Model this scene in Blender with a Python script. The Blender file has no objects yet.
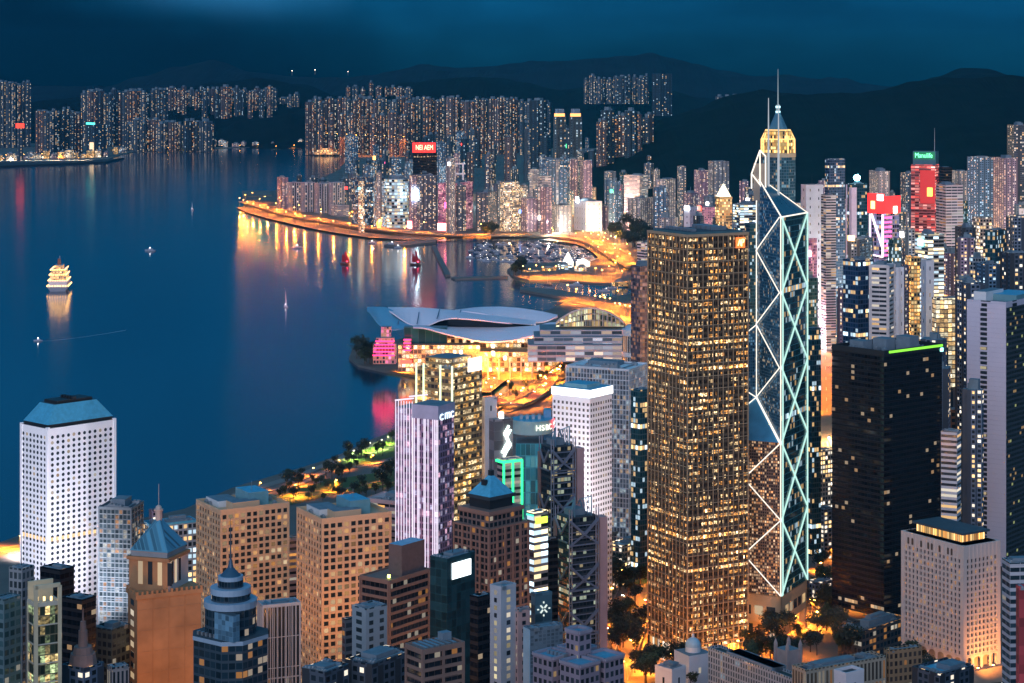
import bpy, math, random
from math import radians, sin, cos, pi, hypot
from mathutils import Vector, Matrix
from mathutils.geometry import tessellate_polygon
random.seed(11)
SC = bpy.context.scene
COL = SC.collection
# ------------------------------------------------------------------ camera, sky, light, exposure
F, H, YH, CX = 2100.0, 384.0, 76.0, 512.0        # focal length in pixels, eye height above the harbour, horizon row
cd = bpy.data.cameras.new('camera'); cam = bpy.data.objects.new('camera', cd); COL.objects.link(cam)
cam.location = (0, 0, H); cam.rotation_euler = (pi/2, 0, 0)
cd.sensor_width = 36; cd.lens = F/1024*36; cd.shift_y = -(341.5-YH)/1024
cd.clip_start = 5; cd.clip_end = 90000
SC.camera = cam
SC.view_settings.view_transform = 'Standard'
try: SC.view_settings.look = 'None'
except Exception: pass
SC.view_settings.exposure = 0.5; SC.view_settings.gamma = 1
SC.render.engine = 'CYCLES'
cy = SC.cycles
cy.use_denoising = True
cy.max_bounces = 5; cy.diffuse_bounces = 2; cy.glossy_bounces = 3; cy.transmission_bounces = 2
cy.sample_clamp_indirect = 40; cy.caustics_reflective = False; cy.caustics_refractive = False
cy.use_light_tree = True

SUN_EL, SUN_AZ = radians(14), radians(194)       # the west: behind the camera, a little to the left (the scene looks along +Y)
W = bpy.data.worlds.new('World'); SC.world = W; W.use_nodes = True
nt = W.node_tree; N = nt.nodes; L = nt.links; N.clear()
wo = N.new('ShaderNodeOutputWorld'); bg = N.new('ShaderNodeBackground'); L.new(bg.outputs[0], wo.inputs[0])
sky = N.new('ShaderNodeTexSky'); sky.sky_type = 'NISHITA'; sky.sun_disc = False
sky.sun_elevation = radians(1.0); sky.sun_rotation = SUN_AZ; sky.altitude = 300; sky.ozone_density = 4.0; sky.dust_density = 0.6
tint = N.new('ShaderNodeMix'); tint.data_type = 'RGBA'; tint.blend_type = 'MULTIPLY'; tint.inputs[0].default_value = 1
tint.inputs[7].default_value = (0.012, 0.10, 0.30, 1)
L.new(sky.outputs[0], tint.inputs[6])
tc = N.new('ShaderNodeTexCoord'); sx = N.new('ShaderNodeSeparateXYZ'); L.new(tc.outputs['Generated'], sx.inputs[0])
# dusk blue: dark at the horizon, brighter overhead
gr = N.new('ShaderNodeValToRGB'); ce = gr.color_ramp.elements
ce[0].position = 0.0; ce[0].color = (.0005, .020, .043, 1); ce[1].position = 1.0; ce[1].color = (.03, .24, .46, 1)
for p, c in ((.016, (.001, .032, .072)), (.034, (.0015, .058, .150)), (.12, (.003, .085, .215)), (.4, (.012, .13, .29))):
    e = ce.new(p); e.color = (*c, 1)
L.new(sx.outputs[2], gr.inputs[0])
mp = N.new('ShaderNodeMapping'); mp.inputs['Scale'].default_value = (5, 5, 20); mp.inputs['Location'].default_value = (.9, 0, .35); L.new(tc.outputs['Generated'], mp.inputs[0])
nz = N.new('ShaderNodeTexNoise'); nz.inputs['Scale'].default_value = 1.0; nz.inputs['Detail'].default_value = 7; nz.inputs['Roughness'].default_value = .55
L.new(mp.outputs[0], nz.inputs[0])
cr = N.new('ShaderNodeValToRGB'); cr.color_ramp.elements[0].position = .38; cr.color_ramp.elements[1].position = .72
cr.color_ramp.elements[0].color = (.62, .62, .62, 1); cr.color_ramp.elements[1].color = (1.7, 1.6, 1.5, 1)
L.new(nz.outputs[0], cr.inputs[0])
clo = N.new('ShaderNodeMix'); clo.data_type = 'RGBA'; clo.blend_type = 'MULTIPLY'; clo.inputs[0].default_value = 1
L.new(gr.outputs[0], clo.inputs[6]); L.new(cr.outputs[0], clo.inputs[7])
sm = N.new('ShaderNodeMix'); sm.data_type = 'RGBA'; sm.blend_type = 'ADD'; sm.inputs[0].default_value = .06
# one brighter bank of cloud, high in the north east
nd = N.new('ShaderNodeVectorMath'); nd.operation = 'SUBTRACT'; nd.inputs[1].default_value = (-.139, .99, .041); L.new(tc.outputs['Generated'], nd.inputs[0])
ns = N.new('ShaderNodeVectorMath'); ns.operation = 'MULTIPLY'; ns.inputs[1].default_value = (15, 1, 58); L.new(nd.outputs[0], ns.inputs[0])
nw = N.new('ShaderNodeTexNoise'); nw.inputs['Scale'].default_value = 26; nw.inputs['Detail'].default_value = 6; L.new(tc.outputs['Generated'], nw.inputs[0])
nl = N.new('ShaderNodeVectorMath'); nl.operation = 'LENGTH'; L.new(ns.outputs[0], nl.inputs[0])
na = N.new('ShaderNodeMath'); na.operation = 'MULTIPLY_ADD'; na.inputs[1].default_value = 1.5; L.new(nw.outputs[0], na.inputs[0]); L.new(nl.outputs[1], na.inputs[2])
nr = N.new('ShaderNodeMapRange'); nr.interpolation_type = 'SMOOTHSTEP'; nr.inputs[1].default_value = 1.9; nr.inputs[2].default_value = .75; L.new(na.outputs[0], nr.inputs[0])
cb = N.new('ShaderNodeMix'); cb.data_type = 'RGBA'; cb.blend_type = 'ADD'; cb.inputs[7].default_value = (.025, .14, .30, 1)
L.new(nr.outputs[0], cb.inputs[0]); L.new(clo.outputs[2], cb.inputs[6])
L.new(cb.outputs[2], sm.inputs[6]); L.new(tint.outputs[2], sm.inputs[7])
# heavier cloud in the north
dd = N.new('ShaderNodeVectorMath'); dd.operation = 'SUBTRACT'; dd.inputs[1].default_value = (-.235, .97, .006); L.new(tc.outputs['Generated'], dd.inputs[0])
ds = N.new('ShaderNodeVectorMath'); ds.operation = 'MULTIPLY'; ds.inputs[1].default_value = (5.2, .6, 24); L.new(dd.outputs[0], ds.inputs[0])
dl = N.new('ShaderNodeVectorMath'); dl.operation = 'LENGTH'; L.new(ds.outputs[0], dl.inputs[0])
da = N.new('ShaderNodeMath'); da.operation = 'MULTIPLY_ADD'; da.inputs[1].default_value = .7; L.new(nw.outputs[0], da.inputs[0]); L.new(dl.outputs[1], da.inputs[2])
dr = N.new('ShaderNodeMapRange'); dr.interpolation_type = 'SMOOTHSTEP'; dr.inputs[1].default_value = 1.75; dr.inputs[2].default_value = .75; L.new(da.outputs[0], dr.inputs[0])
dm = N.new('ShaderNodeMix'); dm.data_type = 'RGBA'; dm.blend_type = 'MULTIPLY'; dm.inputs[7].default_value = (.14, .15, .17, 1)
L.new(dr.outputs[0], dm.inputs[0]); L.new(sm.outputs[2], dm.inputs[6])
L.new(dm.outputs[2], bg.inputs[0]); bg.inputs[1].default_value = 0.84
sd = bpy.data.lights.new('afterglow', 'SUN'); sd.energy = 1.2; sd.angle = radians(50); sd.color = (.90, .86, 1.0)
so = bpy.data.objects.new('afterglow', sd); COL.objects.link(so)
so.rotation_euler = (pi/2-SUN_EL, 0, -radians(14))     # shines towards +Y and slightly to the right
# ------------------------------------------------------------------ geometry helpers
def at(px, py, D): return Vector(((px-CX)*D/F, D, H-(py-YH)*D/F))
def gx(px, D): return (px-CX)*D/F
def gz(py, D): return H-(py-YH)*D/F
def gp(px, py, z=0.0):
    D = (H-z)*F/(py-YH); return Vector(((px-CX)*D/F, D, z))
def ground_z(D): return 3.0 + max(0.0, 1330-D)*0.17

class MB:
    def __init__(s): s.v = []; s.f = []; s.uv = []; s.mi = []
    def face(s, pts, mi=0, uvs=None):
        i = len(s.v); s.v += [tuple(p) for p in pts]; s.f.append(tuple(range(i, i+len(pts))))
        s.uv.append(uvs if uvs else [(p[0], p[1]) for p in pts]); s.mi.append(mi)
    def prism(s, pts, z0, z1, mi=0, top=None, cw=None, fh=None, bottom=False, pts1=None, cap=True, v0=0.0):
        n = len(pts); q = pts1 or pts; u0 = 0
        hh = z1-z0
        vv = max(1, round(hh/fh))*fh if fh else hh
        for i in range(n):
            a, b = pts[i], pts[(i+1) % n]; c, d = q[(i+1) % n], q[i]
            w = hypot(b[0]-a[0], b[1]-a[1]); ww = max(1, round(w/cw))*cw if cw else w
            m = mi[i] if isinstance(mi, (list, tuple)) else mi
            s.face([(a[0],a[1],z0),(b[0],b[1],z0),(c[0],c[1],z1),(d[0],d[1],z1)], m, [(u0,v0),(u0+ww,v0),(u0+ww,v0+vv),(u0,v0+vv)])
            u0 += ww + (cw or 0)*7
        t = top if top is not None else (mi if isinstance(mi, int) else mi[0])
        if cap: s.face([(p[0],p[1],z1) for p in q], t)
        if bottom: s.face([(p[0],p[1],z0) for p in reversed(pts)], t)
        return s
    def box(s, x0, x1, y0, y1, z0, z1, mi=0, top=None, cw=None, fh=None, bottom=True):
        return s.prism([(x0,y0),(x1,y0),(x1,y1),(x0,y1)], z0, z1, mi, top, cw, fh, bottom)
    def cyl(s, cx, cy, z0, z1, r0, r1=None, n=12, mi=0, top=None, cw=None, fh=None, a0=0, bottom=False):
        r1 = r0 if r1 is None else r1
        p0 = [(cx+r0*cos(a0+2*pi*i/n), cy+r0*sin(a0+2*pi*i/n)) for i in range(n)]
        p1 = [(cx+r1*cos(a0+2*pi*i/n), cy+r1*sin(a0+2*pi*i/n)) for i in range(n)]
        return s.prism(p0, z0, z1, mi, top, cw, fh, bottom, p1)
    def dome(s, cx, cy, z0, r, h, n=12, m=4, mi=0):
        for k in range(m):
            a, b = pi/2*k/m, pi/2*(k+1)/m
            s.cyl(cx, cy, z0+h*sin(a), z0+h*sin(b), r*cos(a), max(.02, r*cos(b)), n, mi)
        return s
    def beam(s, p, q, r, mi=0, n=4, r1=None):
        p, q = Vector(p), Vector(q); d = q-p
        if d.length < 1e-6: return s
        d.normalize(); up = Vector((0,0,1)) if abs(d.z) < .95 else Vector((1,0,0))
        a = d.cross(up).normalized(); b = d.cross(a).normalized(); r1 = r if r1 is None else r1
        A = [p+(a*cos(2*pi*(i+.5)/n)+b*sin(2*pi*(i+.5)/n))*r*(1.414 if n == 4 else 1) for i in range(n)]
        B = [q+(a*cos(2*pi*(i+.5)/n)+b*sin(2*pi*(i+.5)/n))*r1*(1.414 if n == 4 else 1) for i in range(n)]
        for i in range(n):
            j = (i+1) % n; s.face([A[j],A[i],B[i],B[j]], mi)
        s.face(A, mi); s.face(list(reversed(B)), mi)
        return s
    def sheet(s, rows, mi=0, thick=None):
        """rows: list of equal-length point rows, joined into quads"""
        for r0, r1 in zip(rows, rows[1:]):
            for i in range(len(r0)-1): s.face([r0[i], r0[i+1], r1[i+1], r1[i]], mi)
        return s
    def build(s, name, mats, parent=None, smooth=False, link=True):
        me = bpy.data.meshes.new(name); me.from_pydata(s.v, [], s.f)
        uvl = me.uv_layers.new(name='UVMap')
        flat = [c for f in s.uv for p in f for c in p]
        uvl.data.foreach_set('uv', flat)
        for m in (mats if isinstance(mats, (list, tuple)) else [mats]): me.materials.append(m)
        me.polygons.foreach_set('material_index', s.mi)
        if smooth: me.polygons.foreach_set('use_smooth', [True]*len(s.f))
        me.update()
        o = bpy.data.objects.new(name, me)
        if link: COL.objects.link(o)
        if parent: o.parent = parent
        return o

def tag(o, label=None, cat=None, group=None, kind=None):
    if label: o['label'] = label
    if cat: o['category'] = cat
    if group: o['group'] = group
    if kind: o['kind'] = kind
    return o
def thing(name, label, cat, loc=(0,0,0), rz=0.0, group=None):
    o = bpy.data.objects.new(name, None); COL.objects.link(o); o.empty_display_size = 1
    o.location = loc; o.rotation_euler = (0, 0, rz)
    return tag(o, label, cat, group)
def copy_tree(o, parent=None):
    c = o.copy(); COL.objects.link(c)
    if parent: c.parent = parent
    for ch in o.children: copy_tree(ch, c)
    return c
# ------------------------------------------------------------------ materials
_M = {}
def mat(name, col, rough=.7, metal=0.0, var=.18, vs=.15, spec=.5):
    if name in _M: return _M[name]
    m = bpy.data.materials.new(name); m.use_nodes = True; t = m.node_tree; b = t.nodes['Principled BSDF']
    b.inputs['Roughness'].default_value = rough; b.inputs['Metallic'].default_value = metal; b.inputs['Specular IOR Level'].default_value = spec
    if var:
        c = t.nodes.new('ShaderNodeTexCoord'); n = t.nodes.new('ShaderNodeTexNoise'); n.inputs['Scale'].default_value = vs; n.inputs['Detail'].default_value = 5
        t.links.new(c.outputs['Object'], n.inputs[0])
        mx = t.nodes.new('ShaderNodeMix'); mx.data_type = 'RGBA'
        mx.inputs[6].default_value = (*[x*(1-var*1.6) for x in col], 1); mx.inputs[7].default_value = (*[min(1, x*(1+var*1.6)) for x in col], 1)
        t.links.new(n.outputs[0], mx.inputs[0]); t.links.new(mx.outputs[2], b.inputs['Base Color'])
    else: b.inputs['Base Color'].default_value = (*col, 1)
    _M[name] = m; return m
def emit(name, col, s, sample=False):
    if name in _M: return _M[name]
    m = bpy.data.materials.new(name); m.use_nodes = True; b = m.node_tree.nodes['Principled BSDF']
    b.inputs['Base Color'].default_value = (.02,.02,.02,1)
    b.inputs['Emission Color'].default_value = (*col, 1); b.inputs['Emission Strength'].default_value = s
    m.cycles.emission_sampling = 'AUTO' if sample else 'NONE'
    _M[name] = m; return m
WARM, AMBER, COOL, WHITE = (1,.62,.26), (1,.42,.10), (.62,.85,1), (1,.88,.70)
def facade(name, wall, glass=(.02,.03,.04), cw=4.0, fh=4.0, fx=.25, fz=.35, lit=.3, c1=WARM, c2=WHITE, es=1.2, wr=.7, gr=.12, cluster=.6, band=0.0, cmix=.5, spark=0.0, line=None, bay=0):
    """procedural curtain wall or punched wall: UVs are metres, each cell a pane, lit at random"""
    if name in _M: return _M[name]
    m = bpy.data.materials.new(name); m.use_nodes = True; t = m.node_tree; n = t.nodes; l = t.links; b = n['Principled BSDF']
    m['cw'] = cw; m['fh'] = fh
    def math_(op, a, c=None, d=None):
        x = n.new('ShaderNodeMath'); x.operation = op
        for i, q in enumerate((a, c, d)):
            if q is None: continue
            if isinstance(q, (int, float)): x.inputs[i].default_value = q
            else: l.new(q, x.inputs[i])
        return x.outputs[0]
    uv = n.new('ShaderNodeUVMap'); sp = n.new('ShaderNodeSeparateXYZ'); l.new(uv.outputs[0], sp.inputs[0])
    oi = n.new('ShaderNodeObjectInfo'); rnd = math_('MULTIPLY', oi.outputs['Random'], 53.0)
    U = math_('DIVIDE', sp.outputs[0], cw); V = math_('DIVIDE', sp.outputs[1], fh)
    fu, fv = math_('FLOOR', U), math_('FLOOR', V); ru, rv = math_('FRACT', U), math_('FRACT', V)
    # centred panes
    mu = math_('LESS_THAN', math_('ABSOLUTE', math_('SUBTRACT', ru, .5)), (1-fx)/2)
    mv = math_('LESS_THAN', math_('ABSOLUTE', math_('SUBTRACT', rv, .5)), (1-fz)/2)
    mask = math_('MULTIPLY', mu, mv)
    def comb(x, y, z):
        c = n.new('ShaderNodeCombineXYZ')
        for i, q in enumerate((x, y, z)):
            if isinstance(q, (int, float)): c.inputs[i].default_value = q
            else: l.new(q, c.inputs[i])
        return c.outputs[0]
    wn = n.new('ShaderNodeTexWhiteNoise'); wn.noise_dimensions = '3D'; l.new(comb(fu, fv, rnd), wn.inputs['Vector'])
    sc = n.new('ShaderNodeSeparateColor'); l.new(wn.outputs['Color'], sc.inputs[0])
    cn = n.new('ShaderNodeTexNoise'); cn.inputs['Scale'].default_value = 1; cn.inputs['Detail'].default_value = 2
    l.new(comb(math_('MULTIPLY', fu, .13), math_('MULTIPLY', fv, .31), rnd), cn.inputs['Vector'])
    th = math_('MULTIPLY_ADD', math_('SUBTRACT', cn.outputs[0], .5), cluster*lit*6, lit)
    if band:
        wf = n.new('ShaderNodeTexWhiteNoise'); wf.noise_dimensions = '2D'; l.new(comb(fv, rnd, 0), wf.inputs['Vector'])
        th = math_('MULTIPLY_ADD', math_('GREATER_THAN', wf.outputs[0], 1-band), .6, th)
    if bay:                                   # shade of recessed bays put into the flat wall's colour
        bay_shade = math_('LESS_THAN', math_('FRACT', math_('DIVIDE', math_('ADD', fu, .5), bay)), 1.0/bay); mask = math_('MULTIPLY', mask, math_('SUBTRACT', 1.0, bay_shade))
    on = math_('MULTIPLY', math_('LESS_THAN', wn.outputs[0], th), mask)
    br = math_('MULTIPLY_ADD', math_('POWER', sc.outputs[0], 2.2), 1.5, .22)
    if spark:
        sn = n.new('ShaderNodeTexNoise'); sn.inputs['Scale'].default_value = .55; sn.inputs['Detail'].default_value = 2
        l.new(comb(sp.outputs[0], math_('MULTIPLY', sp.outputs[1], 1.6), rnd), sn.inputs['Vector'])
        br = math_('MULTIPLY', br, math_('MAXIMUM', math_('MULTIPLY_ADD', math_('SUBTRACT', sn.outputs[0], .5), spark*6, 1.0), .05))
    cm = n.new('ShaderNodeMix'); cm.data_type = 'RGBA'; cm.inputs[6].default_value = (*c1, 1); cm.inputs[7].default_value = (*c2, 1)
    l.new(math_('LESS_THAN', sc.outputs[1], cmix), cm.inputs[0])
    l.new(cm.outputs[2], b.inputs['Emission Color']); l.new(math_('MULTIPLY', math_('MULTIPLY', on, br), es), b.inputs['Emission Strength'])
    # wall weathering and pane to pane variation
    gn = n.new('ShaderNodeTexNoise'); gn.inputs['Scale'].default_value = .06; gn.inputs['Detail'].default_value = 4
    l.new(comb(sp.outputs[0], sp.outputs[1], rnd), gn.inputs['Vector'])
    wm = n.new('ShaderNodeMix'); wm.data_type = 'RGBA'; l.new(gn.outputs[0], wm.inputs[0])
    wm.inputs[6].default_value = (*[x*.72 for x in wall], 1); wm.inputs[7].default_value = (*[min(1, x*1.25) for x in wall], 1)
    wout = wm.outputs[2]
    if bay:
        wr_ = n.new('ShaderNodeMix'); wr_.data_type = 'RGBA'; l.new(bay_shade, wr_.inputs[0]); l.new(wout, wr_.inputs[6]); wr_.inputs[7].default_value = (*[x*.30+.008 for x in wall], 1); wout = wr_.outputs[2]
    gm = n.new('ShaderNodeMix'); gm.data_type = 'RGBA'; l.new(sc.outputs[2], gm.inputs[0])
    gm.inputs[6].default_value = (*[x*.5 for x in glass], 1); gm.inputs[7].default_value = (*[x*1.6 for x in glass], 1)
    bm_ = n.new('ShaderNodeMix'); bm_.data_type = 'RGBA'; l.new(mask, bm_.inputs[0]); l.new(wout, bm_.inputs[6]); l.new(gm.outputs[2], bm_.inputs[7])
    l.new(bm_.outputs[2], b.inputs['Base Color'])
    l.new(math_('MULTIPLY_ADD', mask, gr-wr, wr), b.inputs['Roughness'])
    m.cycles.emission_sampling = 'NONE'
    b.inputs['Emission Strength'].links[0].from_node.inputs[1].default_value = es*1.35
    _M[name] = m; return m
def window_glass(name, lit, c1=WARM, c2=WHITE, es=1.3, glass=(.03,.04,.05), lo=.25):
    """one pane per mesh island: lit or dark by object and by island"""
    if name in _M: return _M[name]
    m = bpy.data.materials.new(name); m.use_nodes = True; t = m.node_tree; n = t.nodes; l = t.links; b = n['Principled BSDF']
    oi = n.new('ShaderNodeObjectInfo'); ge = n.new('ShaderNodeNewGeometry')
    a = n.new('ShaderNodeMath'); a.operation = 'MULTIPLY_ADD'; a.inputs[1].default_value = 31.7; l.new(oi.outputs['Random'], a.inputs[0]); l.new(ge.outputs['Random Per Island'], a.inputs[2])
    w = n.new('ShaderNodeTexWhiteNoise'); w.noise_dimensions = '1D'; l.new(a.outputs[0], w.inputs['W'])
    s = n.new('ShaderNodeSeparateColor'); l.new(w.outputs['Color'], s.inputs[0])
    o = n.new('ShaderNodeMath'); o.operation = 'LESS_THAN'; l.new(w.outputs[0], o.inputs[0]); o.inputs[1].default_value = lit
    p = n.new('ShaderNodeMath'); p.operation = 'MULTIPLY_ADD'; l.new(s.outputs[0], p.inputs[0]); p.inputs[1].default_value = es; p.inputs[2].default_value = lo
    q = n.new('ShaderNodeMath'); q.operation = 'MULTIPLY'; l.new(o.outputs[0], q.inputs[0]); l.new(p.outputs[0], q.inputs[1])
    c = n.new('ShaderNodeMix'); c.data_type = 'RGBA'; l.new(s.outputs[1], c.inputs[0]); c.inputs[6].default_value = (*c1, 1); c.inputs[7].default_value = (*c2, 1)
    l.new(c.outputs[2], b.inputs['Emission Color']); l.new(q.outputs[0], b.inputs['Emission Strength'])
    b.inputs['Base Color'].default_value = (*glass, 1); b.inputs['Roughness'].default_value = .12
    m.cycles.emission_sampling = 'NONE'
    _M[name] = m; return m

ROOF = mat('roof_concrete', (.16,.22,.26), .75, vs=.2, var=.3)
ROOFD = mat('roof_dark', (.05,.07,.085), .8, vs=.2, var=.3)
PLANT = mat('plant_grey', (.17,.23,.28), .6, vs=.3)
METAL = mat('metal_grey', (.35,.40,.44), .4, .6, var=.1)
WHITEP = mat('white_paint', (.75,.75,.76), .5, var=.08)
DARK = mat('dark_metal', (.03,.035,.04), .5, .3, var=.1)
COPPER = mat('blue_roof_cladding', (.10,.44,.62), .45, .1, vs=.4, var=.2)
STONE = mat('warm_stone', (.45,.30,.18), .8, vs=.2)
# ------------------------------------------------------------------ setting
coast = [(-260,556),(0,546),(22,538),(118,527),(185,512),(232,491),(272,479),(300,471),(332,461),(372,442),(396,433),(440,418),(480,404),(500,398),(512,391),(508,383),(490,378),
 (470,379),(430,380),(412,377),(385,373),(358,367),(349,360),(352,352),(368,346),(400,341),(450,335),(500,325),(540,315),(556,309),(566,303),(600,300),(628,296),(634,290),(622,285),(590,284),(560,281),
 (530,282),(512,277),(507,271),(516,265),(545,264),(590,263),(603,257),(607,250),(592,244),(560,240),(520,238.5),(475,237.5),(440,238),(405,236),(380,232),(330,226),(290,220),(258,212),(244,206),(246,199),
 (262,194),(292,187),(322,179),(338,171),(346,162),(352,153),(420,151)]
def land(name, pts, z, mats, depth=4):
    tri = tessellate_polygon([[Vector((p[0], p[1], 0)) for p in pts]])
    mb = MB()
    for t in tri:
        q = [pts[i] for i in t]
        ar = (q[1][0]-q[0][0])*(q[2][1]-q[0][1])-(q[2][0]-q[0][0])*(q[1][1]-q[0][1])
        if ar < 0: q.reverse()
        mb.face([(p[0], p[1], z) for p in q], 0)
    n = len(pts)
    for i in range(n):
        a, b = pts[i], pts[(i+1) % n]
        mb.face([(a[0],a[1],z-depth),(b[0],b[1],z-depth),(b[0],b[1],z),(a[0],a[1],z)], 1)
    return tag(mb.build(name, mats), kind='structure')
def water_mat():
    m = bpy.data.materials.new('harbour_water'); m.use_nodes = True; t = m.node_tree; b = t.nodes['Principled BSDF']
    b.inputs['Base Color'].default_value = (.004,.040,.085,1); b.inputs['Roughness'].default_value = .16; b.inputs['IOR'].default_value = 1.33
    c = t.nodes.new('ShaderNodeTexCoord')
    def nz(scale, det, sx, sy):
        mp = t.nodes.new('ShaderNodeMapping'); mp.inputs['Scale'].default_value = (sx, sy, 1); t.links.new(c.outputs['Object'], mp.inputs[0])
        n = t.nodes.new('ShaderNodeTexNoise'); n.inputs['Scale'].default_value = scale; n.inputs['Detail'].default_value = det; t.links.new(mp.outputs[0], n.inputs[0]); return n
    a = nz(.05, 3, 1, .35); d = nz(.0022, 4, 1, .22)
    bu = t.nodes.new('ShaderNodeBump'); bu.inputs['Strength'].default_value = .12; bu.inputs['Distance'].default_value = 2.0
    t.links.new(a.outputs[0], bu.inputs['Height']); t.links.new(bu.outputs[0], b.inputs['Normal'])
    r = t.nodes.new('ShaderNodeMapRange'); r.inputs[3].default_value = .06; r.inputs[4].default_value = .20
    t.links.new(d.outputs[0], r.inputs[0]); t.links.new(r.outputs[0], b.inputs['Roughness'])
    return m
GROUND = mat('city_ground', (.13,.12,.105), .9, vs=.02, var=.35)
SEAWALL = mat('sea_wall_stone', (.16,.15,.14), .9, vs=.05)
ASPH = mat('asphalt', (.10,.092,.082), .8, vs=.05, var=.25)
PAVE = mat('paving', (.22,.20,.18), .85, vs=.05)
GRASS = mat('lawn_grass', (.05,.10,.025), .9, vs=.05, var=.35)
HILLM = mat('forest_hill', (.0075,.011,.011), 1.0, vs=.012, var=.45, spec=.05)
w = MB(); w.face([(-60000,-2000,0),(60000,-2000,0),(60000,70000,0),(-60000,70000,0)]); tag(w.build('harbour_water', water_mat()), kind='structure')
isl = [gp(x, y) for x, y in coast]; isl = [(p.x, p.y) for p in isl] + [(9000, isl[-1].y), (9000, -300), (-3000, -300)]
land('island_ground', isl, 3.0, [GROUND, SEAWALL])
kow = [(-420,168),(0,163.5),(60,161.5),(108,159.5),(122,155),(135,152),(215,149),(260,147),(345,149.5),(420,150),(520,150)]
kw = [gp(x, y) for x, y in kow]; kw = [(p.x, p.y) for p in kw] + [(12000, 10800), (12000, 26000), (-12000, 26000)]
land('far_shore_ground', kw, 2.2, [GROUND, SEAWALL])
# hillside rising towards the viewer
hs = MB(); rows = []
for D in (1332, 1250, 1150, 1050, 950, 850, 700, 500): rows.append([(X, D, ground_z(D)+.3) for X in range(-1400, 1401, 100)])
hs.sheet(rows); tag(hs.build('hillside_ground', mat('hillside_scrub', (.03,.032,.024), .95, vs=.03, var=.4)), kind='structure')

def hill(name, D, prof, front, back, m=HILLM, zb=0, rough=14, seed=1):
    """a ridge: its crest follows prof (pixel columns and rows at distance D), its flanks fall to the ground on both sides"""
    rnd = random.Random(seed); x0, x1 = prof[0][0], prof[-1][0]; step = 4
    from mathutils import noise as mn
    xs = [x0+i*step for i in range(int((x1-x0)/step)+1)]; ts = [-1+.1*i for i in range(21)]
    rows = []
    for t in ts:
        row = []
        for x in xs:
            for (a, ya), (b, yb) in zip(prof, prof[1:]):
                if a <= x <= b: k = (x-a)/(b-a); k = k*k*(3-2*k); y = ya+(yb-ya)*k; break
            z = gz(y, D)
            DD = D+(t*front if t < 0 else t*back); X = gx(x, D)*(1+.10*t*0)
            s = (cos(pi*t)+1)/2 ; s = s**.75
            nse = mn.fractal(Vector((X/600, DD/600, seed*3.1)), 1.0, 2.1, 5)*rough*3*(.25+.75*(1-abs(t)))*(0.25 if abs(t) < .05 else 1)
            row.append((X, DD, max(zb-3, zb+(z-zb)*s+nse*s)))
        rows.append(row)
    mb = MB().sheet(rows); 
    me_o = mb.build(name, m, smooth=False)
    return tag(me_o, kind='structure')
hill('far_hills', 15500, [(-200,100),(-60,92),(40,88),(105,86),(140,76),(180,68),(215,66),(255,72),(300,77),(330,80),(370,75),(420,67),(470,69),(520,66),(560,60),(600,58),(632,56),(650,53),(668,58),(695,63),(722,70),(760,78),(800,80),(835,78),(870,86),(920,92),(1000,96),(1200,100)], 2800, 2500, mat('hazed_forest_hill', (.012,.021,.028), 1, vs=.006, var=.3, spec=.05), rough=22, seed=2)  # paler, bluer forest: air haze put into the colour
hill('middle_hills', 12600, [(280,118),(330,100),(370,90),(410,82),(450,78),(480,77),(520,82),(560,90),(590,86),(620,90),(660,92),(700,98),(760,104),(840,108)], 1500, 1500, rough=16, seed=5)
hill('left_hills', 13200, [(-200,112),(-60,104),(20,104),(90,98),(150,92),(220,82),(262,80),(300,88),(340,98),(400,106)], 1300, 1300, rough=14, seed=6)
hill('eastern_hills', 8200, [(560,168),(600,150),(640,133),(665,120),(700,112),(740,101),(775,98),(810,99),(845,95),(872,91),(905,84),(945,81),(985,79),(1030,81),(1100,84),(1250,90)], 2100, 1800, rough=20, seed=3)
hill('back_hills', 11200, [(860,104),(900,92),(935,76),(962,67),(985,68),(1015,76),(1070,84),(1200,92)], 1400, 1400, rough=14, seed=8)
hill('headland_hill', 11700, [(205,141),(222,128),(240,121),(262,119),(290,114),(306,121),(314,132),(345,137),(375,139),(425,143)], 420, 420, rough=5, seed=4)
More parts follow.
